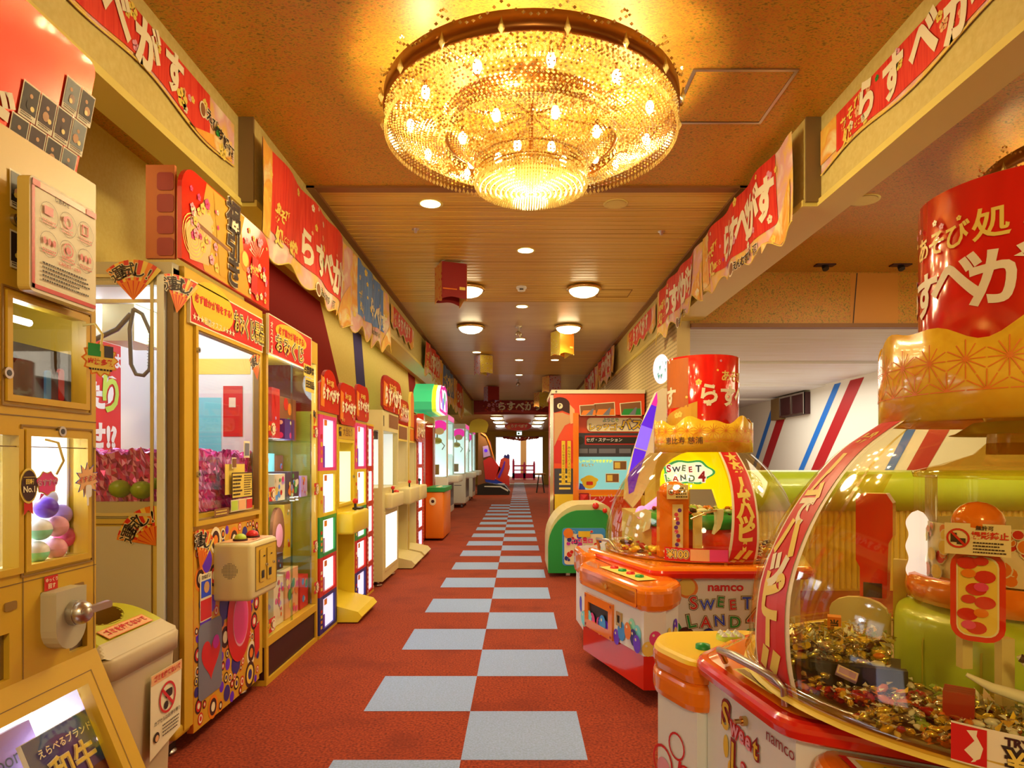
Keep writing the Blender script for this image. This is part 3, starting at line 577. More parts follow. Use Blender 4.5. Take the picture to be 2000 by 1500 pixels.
# turning handle
m = M(); pl = [(1.432, .785 + .04)] + [(1.482 - .05 * math.cos(a), .80 + .0 - .05 * math.sin(a)) for a in [PI * k / 10 for k in range(11)]] + [(1.532, .885), (1.432, .885)]
m.slab(f1, pl, 0, .035, 'beige'); h = m.build('handle_plate', t, bevel=.006)
m = M(); m.cyl((X1 + .03, 1.485, .83), (X1 + .05, 1.485, .83), .028, 'steel', 20); m.ball((X1 + .052, 1.485, .83), .027, 'steel', 16); m.slab(F((X1 + .07, 1.485, .833), (.35, .93, .1), (0, -.1, 1)), rrect(-.02, -.006, .055, .010, .005), -.006, .006, 'steel'); m.build('turning_knob', h)
m = M(); m.rect(f1, 1.44, .886, 1.482, .918, 'red', .003); m.text('ゆっくり', f1, 1.461, .909, .010, 'white_print', .005, .02); m.text('回す', f1, 1.461, .895, .012, 'white_print', .005, .02); m.build('red_label', t, label='small red label above the handle')
m = M()
for y in (1.54, 1.33): m.slab(f1, rrect(y, .866, y + .032, .884, .004), .0, .003, 'yellow_dark')
m.build('coin_slots', t)
# sloping lit showcase
fs = F((X1, 0, .711), (0, 1, 0), (-.383, 0, .924))
m = M(); m.frame(fs, ya, -.66, yb, 0, .07, -.03, 0, 'yellow_paint'); m.rect(fs, ya, -.045, yb - .045, -.043, 'brown_gap', .001); m.rect(fs, yb - .046, -.66, yb - .044, -.043, 'brown_gap', .001)
m.build('showcase_frame', t)
m = M(); m.fbox(fs, ya + .07, -.59, yb - .07, -.07, -.012, -.009, 'glass'); m.build('showcase_glass', t)
m = M(); m.fbox(fs, ya, -.66, yb - .03, -.03, -.16, -.15, 'lit_white'); m.fbox(fs, yb - .068, -.60, yb - .060, -.06, -.15, -.03, 'steel')
for k in range(5): m.add([fs.p(yb - .064 + .01 * math.cos(q), -.09 - .11 * k + .0 + .006 * math.sin(q), -.03) for q in [2 * PI * j / 8 for j in range(8)]], [tuple(range(8))], 'led_white')
m.build('lit_backboard', t)
f2 = F(fs.p(0, 0, -.08), fs.u, fs.v)
m = M(); m.slab(f2, [(1.16, -.62), (1.452, -.62), (1.452, -.088), (1.16, -.088)], -.03, 0, 'lilac'); m.text('Roomba', f2, 1.375, -.145, .044, 'dark_grey', .003, .0); m.text('ロボット掃除機 ルンバ', f2, 1.37, -.182, .016, 'grey', .003, .0); m.disc(f2, 1.345, -.37, .085, 'navy', .002, 28); m.disc(f2, 1.345, -.37, .05, 'purple', .003, 24)
m.build('appliance_box', label='pale lilac appliance box inside the sloping lit showcase', cat='box')
f3 = F(fs.p(0, 0, -.035), fs.u, fs.v)
m = M(); m.slab(f3, [(1.355, -.58), (1.562, -.58), (1.562, -.125), (1.355, -.125)], -.012, 0, 'navy', 'white_cool'); m.rect(f3, 1.358, -.58, 1.559, -.25, 'dark_brown', .002)
m.text('えらべるブランド', f3, 1.465, -.163, .0215, 'white_print', .004, .02); m.text('和牛', f3, 1.465, -.222, .072, 'white_print', .003, .04); m.text('和牛', f3, 1.465, -.222, .072, 'gold_print', .005, .015)
m.blurb(f3, 1.40, -.292, 1.52, -.272, 'white_print', 2, .004); m.disc(f3, 1.44, -.34, .038, 'red', .003, 16, .7); m.disc(f3, 1.50, -.335, .035, 'pink', .004, 16, .8); m.disc(f3, 1.44, -.34, .02, 'pale_pink', .005, 12, .7); m.text('商品', f3, 1.508, -.305, .02, 'ink', .005, .02)
m.build('prize_poster', label='dark wagyu beef prize poster leaning in the sloping lit showcase', cat='poster')
# stickers on the cabinet front
m = M(); a, b = 1.385, 1.122
m.poly(f1, [(a + .026 * math.cos(q), b + .038 * math.sin(q)) for q in [2 * PI * k / 20 for k in range(20)]], 'gold_print', .010); m.poly(f1, [(a + .022 * math.cos(q), b + .033 * math.sin(q)) for q in [2 * PI * k / 20 for k in range(20)]], 'dark_brown', .011)
m.poly(f1, [(a - .012, b - .035), (a + .012, b - .035), (a + .014, b - .062), (a, b - .052), (a - .012, b - .062)], 'red', .009); m.text('回転', f1, a, b + .008, .012, 'gold_print', .0125, .03); m.text('No.1', f1, a, b - .008, .018, 'white_print', .012, .03); m.rect(f1, a - .018, b + .018, a + .018, b + .019, 'gold_print', .0125); m.build('medal_sticker', t, label='round brown and gold medal sticker')
m = M(); a, b = 1.438, 1.126
out = [(a + (.033 + .004 * math.sin(5 * q)) * math.cos(q), b + (.026 + .003 * math.sin(7 * q)) * math.sin(q)) for q in [2 * PI * k / 36 for k in range(36)]] 
m.poly(f1, out, 'gold_print', .010); m.poly(f1, [(a + (x - a) * .9, b + (y - b) * .9) for x, y in out], 'pink', .011); m.text('おすすめ', f1, a, b, .0155, 'white_print', .012, .05); m.text('おすすめ', f1, a, b, .0155, 'magenta', .0128, .0); m.poly(f1, [(a - .02, b - .022), (a - .008, b - .024), (a - .024, b - .036)], 'pink', .011); m.build('speech_sticker', t, label='pink speech balloon sticker')
m = M(); a, b = 1.572, 1.115; m.poly(f1, star(a, b + .014, .044, .026, 11), 'blue', .010); m.poly(f1, star(a, b + .014, .04, .025, 11), 'pale_orange', .011); m.text('イチオシ', f1, a, b + .016, .017, 'white_print', .012, .07, rot=.12); m.text('イチオシ', f1, a, b + .016, .017, 'red', .0128, .02, rot=.12); m.poly(f1, rrect(a - .010, b - .028, a + .012, b + .002, .006), 'white_cool', .0135); m.poly(f1, rrect(a - .006, b - .048, a + .001, b - .02, .003), 'white_cool', .0137); m.build('burst_sticker', t, label='spiky blue burst sticker')
# hanging tags on plastic arms
m = M(); m.tube([(X1 + .005, 1.44, 1.222), (X1 + .03, 1.445, 1.215), (X1 + .03, 1.462, 1.175), (X1 + .012, 1.465, 1.145)], .003, 'cream', 6); m.build('tag_arm', t); m = M(); m.tube([(X1 + .004, 1.565, 1.50), (X1 + .03, 1.57, 1.505), (X1 + .045, 1.575, 1.48), (X1 + .04, 1.575, 1.44)], .003, 'cream', 6); m.build('tag_arm', t)
m = M(); ft = F((X1 + .04, 1.575, 1.42), (.45, .9, 0), (0, 0, 1)); m.poly(ft, star(0, .0, .045, .036, 12), 'orange', 0); m.poly(ft, star(0, 0, .04, .032, 12), 'gold_print', .001); m.rect(ft, -.03, .006, .0, .036, 'green', .002); m.rect(ft, .008, .006, .03, .034, 'dark_grey', .002); m.text('出演多数', ft, 0, -.008, .0155, 'red', .002, .04); m.blurb(ft, -.028, -.03, .028, -.02, 'ink', 1, .002); m.build('swing_tag', t, label='orange swing tag')
# instruction board
X0 = -1.0; fb = FL(X0, 0, 0)
m = M(); m.slab(fb, rrect(1.333, 1.525, 1.542, 1.763, .012), -.025, 0, 'white_print', 'cream'); m.rect(fb, 1.338, 1.532, 1.346, 1.757, 'red'); m.rect(fb, 1.338, 1.744, 1.54, 1.757, 'orange'); m.rect(fb, 1.338, 1.532, 1.54, 1.541, 'red'); m.rect(fb, 1.505, 1.744, 1.54, 1.757, 'red', .003); m.rect(fb, 1.338, 1.744, 1.36, 1.757, 'red', .003)
for i in range(3):
    for j in range(2):
        a = 1.362 + .058 * i; b = 1.672 - .062 * j; m.ring(fb, a + .025, b + .025, .0275, .0268, 'ink', .002, 4 * 5)
        if (i, j) in ((0, 1), (2, 1)):
            for q in range(3): m.disc(fb, a + .011 + .014 * q, b + .03, .005, 'red', .003, 8, 1.6)
        elif (i, j) == (1, 1): m.ring(fb, a + .025, b + .03, .016, .013, 'red', .003); m.disc(fb, a + .025, b + .03, .008, 'red', .003, 8)
        elif (i, j) == (0, 0): m.rect(fb, a + .01, b + .024, a + .036, b + .042, 'red', .003)
        elif (i, j) == (1, 0): m.ring(fb, a + .025, b + .03, .014, .009, 'red', .003, 14); m.disc(fb, a + .014, b + .034, .006, 'red', .004, 8)
        else: m.frame(fb, a + .014, b + .02, a + .034, b + .044, .003, .002, .003, 'red')
        m.blurb(fb, a + .004, b + .003, a + .046, b + .015, 'red', 2, .003, .4)
m.text('しあわせ', fb, 1.425, 1.738, .012, 'ink', .003, .01); m.blurb(fb, 1.366, 1.552, 1.52, 1.596, 'ink', 5, .003, .42); m.text('ご利用方法・ご案内', fb, 1.45, 1.604, .008, 'red', .003, .02)
m.build('instruction_board', t, label='white instruction board with red icons')
# snapshots on the upper panel
rs = random.Random(5); m = M()
for k, z in enumerate((1.70, 1.575)): photo(m, f1, 1.342, z, .046, .078, .003, rs)
for k, z in enumerate((1.70, 1.60)): photo(m, f1, 1.262, z, .05, .08, .003, rs)
m.build('snapshot_cards', t)
# header board
fh = F((-1.106, 0, 1.85), (0, 1, 0), (.056, 0, .29))
m = M(); m.slab(fh, [(ya, 0), (1.62, 0)] + arc(1.595, .285, .025, 0, PI / 2, 4) + [(ya, .31)], -.02, 0, 'red_sheen', 'orange'); hb = m.build('header_board', t)
m = M(); m.text('だ', fh, 1.345, .045, .125, 'white_print', .003, .05); m.build('header_letters', hb)
for r, n, a0 in ((0, 4, 1.402), (1, 4, 1.416), (2, 2, 1.53)):
    for k in range(n): m = M(); photo(m, fh, a0 + .0525 * k, .004 + .078 * r, .05, .076, .003, rs); m.build('snapshot_card', hb)
# gashapon balls behind the window
gb = [((1.469, .970, -1.085), 'light_green', 'lowest pale green capsule ball at the left of the lit window'), ((1.527, .970, -1.085), 'pale_pink', 'lowest pink capsule ball in the lit window'), ((1.480, 1.019, -1.086), 'light_green', 'pale green capsule ball, upper of the two green ones in the lit window'),
      ((1.534, 1.021, -1.086), 'pale_pink', 'pink capsule ball in the middle of the lit window'), ((1.502, 1.067, -1.088), 'purple', 'purple capsule ball on top of the lit pile'), ((1.583, .990, -1.10), 'pink', 'rose capsule ball low at the right of the lit pile'), ((1.575, 1.045, -1.105), 'lilac', 'lilac capsule ball at the right of the lit pile, above the rose one'), ((1.545, 1.085, -1.12), 'white_cool', 'white capsule ball behind the purple one')]
for (y, z, x), c, lab in gb:
    q = T('capsule_ball', lab, 'capsule ball', (x, y, z - .0245), 'capsule balls in the lottery machine')
    m = M(); m.lathe([(0, z - .0245)] + [(.0245 * math.cos(b), z + .0245 * math.sin(b)) for b in [-PI / 2 + PI / 2 * k / 6 for k in range(1, 7)]], x, y, c, 18); m.build('lower_half', q)
    m = M(); m.lathe([(.0245 * math.cos(b), z + .0245 * math.sin(b)) for b in [PI / 2 * k / 6 for k in range(6)]] + [(0, z + .0245)], x, y, c if c != 'light_green' else 'white_cool', 18); m.build('upper_half', q)
# game console box behind the upper window
m = M(); m.box(-1.25, 1.345, 1.306, -1.10, 1.60, 1.435, 'dark_grey'); f = FL(-1.10, 0, 0); m.rect(f, 1.345, 1.306, 1.395, 1.435, 'red'); m.rect(f, 1.395, 1.306, 1.60, 1.435, 'black')
m.slab(f, rrect(1.508, 1.315, 1.524, 1.385, .007), .0, .008, 'sky_blue'); m.slab(f, rrect(1.550, 1.318, 1.568, 1.395, .008), .0, .008, 'red'); m.slab(f, rrect(1.524, 1.315, 1.550, 1.385, .003), 0, .006, 'dark_grey'); m.text('✦', f, 1.42, 1.40, .03, 'mint', .002)
m.build('console_box', label='dark and red game console box behind the upper left window', cat='box')
# ------------------------------------------------------------------ waste bin
t = T('waste_bin', 'translucent waste bin with an olive lid ring between the lottery and prize machines', 'waste bin', (-1.36, 2.1, 0))
m = M(); bx0, bx1, by0, by1 = -1.56, -1.2, 1.9, 2.33
def bin_ring(z, s): cx, cy_ = (bx0 + bx1) / 2, (by0 + by1) / 2; return [(cx + (x - cx) * s, cy_ + (y - cy_) * s, z) for x, y in rrect(bx0, by0, bx1, by1, .06, 5)]
mat('bin_plastic', C(206, 172, 106), .4)
zs = [(0, .86), (.03, .88), (.3, .93), (.53, .97)]; R = [bin_ring(*q) for q in zs]; n = len(R[0])
m.add([p for r in R for p in r], [(j * n + i, j * n + (i + 1) % n, (j + 1) * n + (i + 1) % n, (j + 1) * n + i) for j in range(3) for i in range(n)], 'bin_plastic', True); m.add(R[0], [tuple(range(n - 1, -1, -1))], 'bin_plastic'); m.build('bin_body', t)
m = M(); zs = [(.52, .975), (.52, 1.02), (.575, 1.03), (.586, .99), (.586, .93)]; R = [bin_ring(*q) for q in zs]; m.add([p for r in R for p in r], [(j * n + i, j * n + (i + 1) % n, (j + 1) * n + (i + 1) % n, (j + 1) * n + i) for j in range(4) for i in range(n)], 'bin_plastic', True)
lid = lambda x, y: .578 + .10 * math.cos(max(-1, min(1, (x + 1.42) / .24)) * PI / 2) * min(1, max(0, min(x - bx0, bx1 - x, y - by0, by1 - y)) / .045) ** .6
N1, N2 = 48, 48; cx, cy_ = -1.395, 2.115      # arched lid with an oval opening
for i in range(N1):
    for j in range(N2):
        P = []
        for di, dj in ((0, 0), (1, 0), (1, 1), (0, 1)):
            x = bx0 + (bx1 - bx0) * (i + di) / N1; y = by0 + (by1 - by0) * (j + dj) / N2; ddx = max(bx0 + .06 - x, 0, x - bx1 + .06); ddy = max(by0 + .06 - y, 0, y - by1 + .06); dd = math.hypot(ddx, ddy)
            if dd > .06: x += (ddx * (.06 / dd) - ddx) * (1 if x > cx else -1); y += (ddy * (.06 / dd) - ddy) * (1 if y > cy_ else -1)
            P.append((x, y, lid(x, y)))
        xm = sum(p[0] for p in P) / 4 - cx; ym = sum(p[1] for p in P) / 4 - cy_
        if (xm / .085) ** 2 + (ym / .115) ** 2 < 1: continue
        m.add(P, [(0, 1, 2, 3)], 'lid_green' if abs(xm) < .14 and abs(ym) < .175 else 'bin_plastic', True)
m.build('bin_lid', t); m = M()
E = [(cx + .09 * math.cos(q), cy_ + .12 * math.sin(q)) for q in [2 * PI * k / 28 for k in range(28)]]
m.add([(x, y, lid(x, y) + .002) for x, y in E] + [(cx + (x - cx) * .9, cy_ + (y - cy_) * .9, lid(x, y) - .06) for x, y in E], [(k, (k + 1) % 28, 28 + (k + 1) % 28, 28 + k) for k in range(28)], 'yellow_dark', True); m.build('opening_rim', t)
m = M(); fl_ = F((-1.272, 2.115, lid(-1.272, 2.115) + .003), (0, 1, 0), (-.83, 0, .42)); m.rect(fl_, -.12, -.022, .12, .024, 'orange', .002); m.rect(fl_, -.117, -.019, .117, .021, 'pale_orange', .0025); m.text('ゴミを捨てないで', fl_, 0, .001, .027, 'red', .004, .03); m.build('lid_label', t, label='orange strip label on the lid')
m = M(); fp = FL(-1.197, 0, 0); m.poly(fp, [(2.11, .20), (2.30, .24), (2.31, .475), (2.115, .475)], 'white_print', .004); m.rect(fp, 2.117, .44, 2.309, .473, 'pale_orange', .005); m.text('ゴミを捨てないで', fp, 2.213, .457, .021, 'red', .007, .03)
m.ring(fp, 2.213, .375, .052, .044, 'red', .007, 24); m.poly(fp, [(2.175, .405), (2.183, .412), (2.251, .345), (2.243, .338)], 'red', .008); m.poly(fp, rrect(2.2, .372, 2.245, .4, .01), 'ink', .006); m.disc(fp, 2.205, .35, .014, 'ink', .006, 10); m.text('カプセルはお持ち帰り', fp, 2.213, .31, .0165, 'ink', .007, .01); m.blurb(fp, 2.18, .25, 2.295, .295, 'ink', 4, .007, .35); m.disc(fp, 2.145, .265, .017, 'ink', .007, 12); m.disc(fp, 2.145, .262, .011, 'pale_orange', .008, 10)
m.build('bin_notice', t, label='paper notice with a red no littering ring')
mat('side_white', C(214, 190, 138), .45)
# ------------------------------------------------------------------ big prize crane with the fukubiki header
X2, ya, yb = -1.33, 2.54, 3.385
t = T('prize_crane', 'large cream prize crane full of pink foil with a red fukubiki header sign', 'crane game', (-1.62, 2.96, 0))
m = M(); f = FL(X2, 0, 0)
m.box(-1.93, ya, .1, -1.38, yb - .026, .949, 'cream'); m.box(-1.93, ya + .031, .951, -1.90, yb - .026, 1.879, 'white_cool')
m.box(-1.93, ya, 1.88, X2 - .02, yb, 1.95, 'beige'); m.box(-1.406, ya - .006, .12, -1.378, ya + .03, 1.9, 'white_plastic'); m.box(-1.93, ya, .951, -1.407, ya + .03, 1.015, 'beige'); m.box(-1.93, ya, 1.86, -1.407, ya + .03, 1.879, 'beige')
m.box(-1.93, ya, 1.016, -1.89, ya + .03, 1.859, 'white_plastic'); m.box(-1.93, yb - .025, .1, -1.362, yb, 1.879, 'white_cool'); m.box(-1.9, ya + .031, 1.865, -1.38, yb - .026, 1.879, 'white_cool')
m.box(-1.375, ya + .01, .1, -1.35, ya + .10, 1.93, 'brown_gap'); m.box(-1.36, ya + .055, .1, X2, ya + .125, 1.95, 'yellow_paint'); m.box(-1.36, yb - .045, .08, X2, yb, 1.95, 'yellow_paint'); m.rbox(-1.42, ya - .004, .08, X2 - .005, ya + .12, .13, 'yellow_paint', .012)
m.box(-1.36, ya + .125, 1.72, X2, yb - .045, 1.95, 'yellow_paint'); m.box(-1.37, ya + .125, .88, -1.345, yb - .045, .95, 'yellow_paint')
fc = FC(0, ya, 0); m.rect(fc, -1.9, .16, -1.43, .92, 'side_white', .002); m.frame(fc, -1.92, .96, -1.42, 1.9, .012, 0, .006, 'ivory'); m.frame(fc, -1.91, .15, -1.425, .93, .003, 0, .004, 'yellow_dark')
m.build('cabinet', t)
m = M(); m.box(-1.89, ya + .008, 1.015, -1.406, ya + .013, 1.86, 'glass'); m.build('side_glass', t)
m = M(); m.frame(f, ya + .127, .905, yb - .042, 1.735, .02, -.02, .012, 'yellow_paint'); m.frame(f, ya + .147, .925, yb - .062, 1.715, .006, -.018, .008, 'yellow_dark')
lock(m, X2 + .012, ya + .138, 1.12, .012); lock(m, X2 + .012, ya + .138, 1.63, .011)
d = m.build('glass_door', t); m = M(); m.fbox(f, ya + .147, .925, yb - .062, 1.715, -.012, -.007, 'glass'); m.build('door_pane', d)
m = M(); m.cyl((-1.42, ya + .1, 1.84), (-1.42, yb - .1, 1.84), .012, 'tube_light', 8); m.build('strip_lamp', t)
m = M(); m.cyl((-1.86, ya + .1, 1.84), (-1.86, yb - .1, 1.84), .012, 'tube_light', 8); m.build('strip_lamp', t)
m = M(); m.box(-1.82, 2.85, 1.70, -1.68, 3.1, 1.86, 'ivory'); m.tube([(-1.88, 2.75, 1.61), (-1.75, 2.62, 1.64), (-1.60, 2.60, 1.70), (-1.545, 2.60, 1.76)], .010, 'grey', 8)
m.tube([(-1.535, 2.6, 1.78), (-1.55, 2.6, 1.70), (-1.545, 2.6, 1.56), (-1.525, 2.6, 1.52), (-1.495, 2.6, 1.515), (-1.47, 2.6, 1.54), (-1.465, 2.6, 1.68), (-1.50, 2.6, 1.76), (-1.535, 2.6, 1.78)], .008, 'grey', 8); m.box(-1.89, 2.58, 1.80, -1.42, 2.6, 1.815, 'steel')
for k in range(14): m.ring(F((-1.468, 2.6, 1.53 + .012 * k), (1, 0, 0), (0, 1, 0)), 0, 0, .013, .009, 'dark_grey', 0, 8)
m.build('claw_carriage', t)
fw = FL(-1.90, 0, 0)
m = M(); m.rect(fw, 2.62, 1.0, 3.11, 1.72, 'red', .003); m.text('ぴった', fw, 2.80, 1.46, .13, 'white_cool', .004, .06); m.text('り', fw, 3.03, 1.47, .19, 'white_cool', .005, .09); m.text('り', fw, 3.03, 1.47, .19, 'lime', .006, .03); m.text('せ!?', fw, 2.97, 1.28, .13, 'white_cool', .005, .05); m.text('は', fw, 3.07, 1.64, .08, 'white_cool', .005, .03); m.build('back_poster', t, label='red poster with green and white lettering inside')
ff_ = FC(0, yb - .027, 0)
m = M(); m.rect(ff_, -1.89, .95, -1.37, 1.86, 'white_cool', .0); m.poly(ff_, [(-1.86, 1.86), (-1.80, 1.86), (-1.66, 1.4), (-1.66, 1.2), (-1.70, 1.2)], 'purple', .002); m.rect(ff_, -1.52, 1.30, -1.42, 1.56, 'red', .003); m.rect(ff_, -1.49, 1.45, -1.455, 1.50, 'white_print', .004); m.rect(ff_, -1.66, 1.62, -1.38, 1.70, 'gold_print', .002); m.rect(ff_, -1.66, 1.22, -1.53, 1.5, 'mint', .002); m.build('inner_panel', t)  # purple stripe paints in the view reflected and seen through the glass
m = M(); heap(m, -1.885, ya + .03, -1.37, yb - .035, .952, .27, ['foil_pink', 'foil_deep', 'foil_light', 'foil_pink', 'foil_mid'], 44, 3, .03, 12); m.build('pink_foil', kind='stuff', label='crumpled pink foil filling the prize crane', cat='foil')
mat('mango', C(150, 160, 40), .35)
for k, (x, y, z, lab) in enumerate(((-1.572, 2.575, 1.065, 'left green prize ball on the pink foil'), (-1.485, 2.573, 1.06, 'right green prize ball, largest in the side window'), (-1.428, 2.585, 1.085, 'green prize ball peeping at the right edge of the side window'))):
    m = M(); m.ball((x, y, z), .042 if k < 2 else .03, 'mango', 16, .85); m.ball((x, y, z + .034 if k < 2 else z + .024), .006, 'dark_brown', 6); m.build('prize_ball', label=lab, cat='ball', group='green prize balls')
# signs
m = M(); rr = rrect(ya, 1.965, 3.43, 2.345, .10, 6); m.slab(f, [(a, b) for a, b in rr if b > 2.1] + [(ya, 1.965), (3.43, 1.965)], 0, .018, 'red_gloss', 'red'); c0 = .0195
m.poly(f, [(2.74, 2.34), (3.12, 2.34), (3.06, 2.2), (3.2, 1.968), (2.72, 1.968), (2.66, 2.1)], 'gold_deep', c0 - .0003); m.poly(f, [(2.8, 2.33), (3.06, 2.33), (3.16, 1.99), (2.86, 1.99)], 'gold_deep', c0 + .001); m.poly(f, [(2.56, 2.10), (2.72, 2.26), (2.8, 2.2), (2.76, 2.0), (2.6, 1.98)], 'pale_orange', c0 + .0005)
for k in range(6): m.ring(f, 2.63, 2.08, .02 + .014 * k, .015 + .014 * k, 'gold_print', c0 + .0012, 20)
rs = random.Random(3)
for k in range(95):
    a = 2.60 + .8 * rs.random(); b = 1.99 + .33 * rs.random()
    if 2.84 < a < 3.12: continue
    blossom(m, f, a, b, .008 + .018 * rs.random(), rs.choice(['pale_pink', 'pink', 'white_print', 'gold_print']), 'red', c0 + .0015 + .00005 * k)
for k in range(9): q = .9 + .25 * k; m.poly(f, [(3.28 + .02 * math.cos(q), 2.18 + .02 * math.sin(q)), (3.28 + .11 * math.cos(q - .03), 2.18 + .11 * math.sin(q - .03)), (3.28 + .11 * math.cos(q + .03), 2.18 + .11 * math.sin(q + .03))], 'white_print', c0 + .001)
m.poly(f, [(3.18, 2.0), (3.25, 2.0), (3.27, 2.18), (3.2, 2.18)], 'red', c0 + .006); m.text('抽選', f, 3.222, 2.11, .05, 'gold_print', c0 + .0068, .03); m.poly(f, [(2.60, 2.155), (2.99, 2.13), (2.99, 2.115), (2.60, 2.135)], 'wood_brown', c0 + .002); m.disc(f, 3.12, 2.13, .05, 'orange', c0 + .002, 16); m.disc(f, 3.12, 2.14, .035, 'gold_print', c0 + .003, 16)
m.ring(f, 2.985, 2.155, .0, .0, 'red', c0)
m.vtext('福引き', f, 2.985, 2.155, (.148), 'white_print', .86, bold=.05, c=c0 + .007); m.vtext('福引き', f, 2.985, 2.155, (.148), 'ink', .86, bold=.028, c=c0 + .0095)
h = m.build('header_sign', t, label='red and gold fukubiki header sign with blossoms')
m = M(); m.box(-1.455, ya + .005, 1.965, X2 - .012, ya + .02, 2.33, 'header_orange'); fc2 = FC(0, ya + .004, 0)
for k in range(4): m.poly(fc2, rrect(-1.41, 1.975 + .085 * k, -1.345, 2.045 + .085 * k, .012), 'deep_red', .002)
m.build('header_side', h)
def omikuji(m, f, a0, z0, a1, z1, dec=False):
    w, hh = a1 - a0, z1 - z0; m.slab(f, [(a0, z0), (a1, z0), (a1, z1), (a0, z1)], 0, .012, 'red', 'white_print'); m.frame(f, a0, z0, a1, z1, .006, .0115, .0135, 'white_print')
    if not dec:
        m.disc(f, a0 + w * .28, z0 + hh * .62, w * .26, 'yellow', .0135, 28, .5); m.text('必ず誰かが得をする!', f, a0 + w * .28, z0 + hh * .62, .042 * w / .8, 'red', .015, .035, sx=.95); m.text('★★★当店オススメ★★★', f, a0 + w * .29, z0 + hh * .17, .036 * w / .8, 'white_print', .0145, .02)
        m.text('おみくじ景品', f, a0 + w * .78, z0 + hh * .48, hh * .58, 'white_print', .014, .12, sx=.58); m.text('おみくじ景品', f, a0 + w * .78, z0 + hh * .48, hh * .58, 'ink', .0153, .06, sx=.58); m.text('おみくじ景品', f, a0 + w * .78, z0 + hh * .48, hh * .58, 'gold_print', .0166, .01, sx=.58)
    else:
        m.disc(f, a0 + w * .5, z0 + hh * .70, w * .36, 'yellow', .0135, 28, .22); m.text('必ず誰かが得をする!', f, a0 + w * .5, z0 + hh * .70, .052 * w / .8, 'red', .015, .035)
        for c_, bd, mt in ((.014, .12, 'white_print'), (.0153, .06, 'ink'), (.0166, .01, 'gold_print')): m.text('おみくじ', f, a0 + w * .46, z0 + hh * .32, hh * .46, mt, c_, bd, sx=1.2)
        m.vtext('オススメ', f, a0 + w * .06, z0 + hh * .45, .04, 'white_print', 1.0, c=.0145); m.poly(f, star(a0 + w * .06, z0 + hh * .1, .022, .01), 'white_print', .0145)
m = M(); omikuji(m, f, 2.614, 1.73, 3.355, 1.905); m.build('door_sign', t, label='red sign strip with gold omikuji lettering')
def fan_part(ff, a, b, r, rot, par, **k): m = M(); fan(m, ff, a, b, r, rot, **k); return m.build('fan_sticker', par)
fan_part(FC(0, ya - .008, 0), -1.493, 1.797, .158, .0, t, ts=.95)
fan_part(F((X2 - .03, ya - .005, 0), (.5, .85, 0), (0, 0, 1)), .03, 1.755, .15, .15, t, a0=-.5, a1=.5)
fan_part(fc, -1.41, .845, .155, -.62, t, a0=-.8, a1=.7)
fan_part(f, 3.285, 1.58, .13, -.25, t, a0=-.6, a1=.6, c=.014)
# lower front panel with the retro rings
m = M(); m.box(-1.355, ya + .125, .06, X2, yb - .045, .88, 'orange'); m.rect(f, 2.668, .06, 3.34, .88, 'gold_deep', .001); rs = random.Random(11); cc = .002
done = []
for k in range(900):
    r = (.05 if k < 30 else .034 if k < 160 else .018) * (.8 + .5 * rs.random()); a = 2.675 + .66 * rs.random(); b = .07 + .8 * rs.random()
    a = min(max(a, 2.67 + r), 3.338 - r); b = min(max(b, .062 + r), .878 - r)
    if any((a - p) ** 2 + (b - q) ** 2 < (r + s) ** 2 * .92 for p, q, s in done): continue
    if 2.7 < a < 2.91 and .16 < b < .5 or 2.98 < a < 3.22 and .24 < b < .62: continue
    done.append((a, b, r)); pal = rs.choice([('dark_brown', 'gold_print', 'navy'), ('navy', 'navy', 'navy'), ('red', 'white_print', 'red'), ('orange', 'dark_brown', 'white_print'), ('dark_brown', 'red', 'white_print'), ('purple', 'purple', 'purple'), ('white_print', 'dark_brown', 'orange')])
    for i, s in enumerate((1, .72, .4)): m.disc(f, a, b, r * s, pal[i], cc + .0003 * i, 18, 1.15); 
    cc += .000004
m.poly(f, rrect(2.70, .17, 2.915, .49, .03), 'grey', .0045)
hp = [(.0, -.1)] + [(.062 * (math.sin(q) ** 3) * 1.3, .085 * (13 * math.cos(q) - 5 * math.cos(2 * q) - 2 * math.cos(3 * q) - math.cos(4 * q)) / 17) for q in [2 * PI * k / 28 for k in range(28)]][0:0]
m.poly(f, [(2.81 + .085 * math.sin(q) ** 3, .335 + .105 * (13 * math.cos(q) - 5 * math.cos(2 * q) - 2 * math.cos(3 * q) - math.cos(4 * q)) / 17) for q in [2 * PI * k / 32 for k in range(32)]], 'red', .0055); m.disc(f, 2.855, .385, .03, 'magenta', .006, 14)
m.disc(f, 3.10, .42, .135, 'red', .005, 32, 1.45); m.disc(f, 3.11, .42, .085, 'pale_pink', .006, 28, 1.5); m.disc(f, 3.11, .42, .08, 'pink', .0064, 28, 1.45)
m.poly(f, [(3.28, .18), (3.335, .22), (3.335, .36), (3.27, .33)], 'red', .005)
m.rect(f, 2.71, .50, 2.815, .70, 'white_print', .006); m.rect(f, 2.714, .505, 2.811, .59, 'red', .007); m.rect(f, 2.72, .60, 2.805, .67, 'blue', .007); m.text('おねがい', f, 2.762, .685, .02, 'ink', .008, .02); m.disc(f, 2.765, .64, .025, 'skin_tan', .008, 10)
p = m.build('ring_panel', t, label='orange panel with retro rings, a heart and a red egg')
fan_part(f, 2.705, .72, .17, .3, t, c=.009, a0=-.55, a1=.55); fan_part(f, 3.21, .52, .15, -.1, t, c=.009, a0=-.6, a1=.6)
m = M(); bx, b0, b1 = -1.165, 2.84, 3.15; m.rbox(X2 - .01, b0, .56, bx, b1, .815, 'ivory', .018, 3)
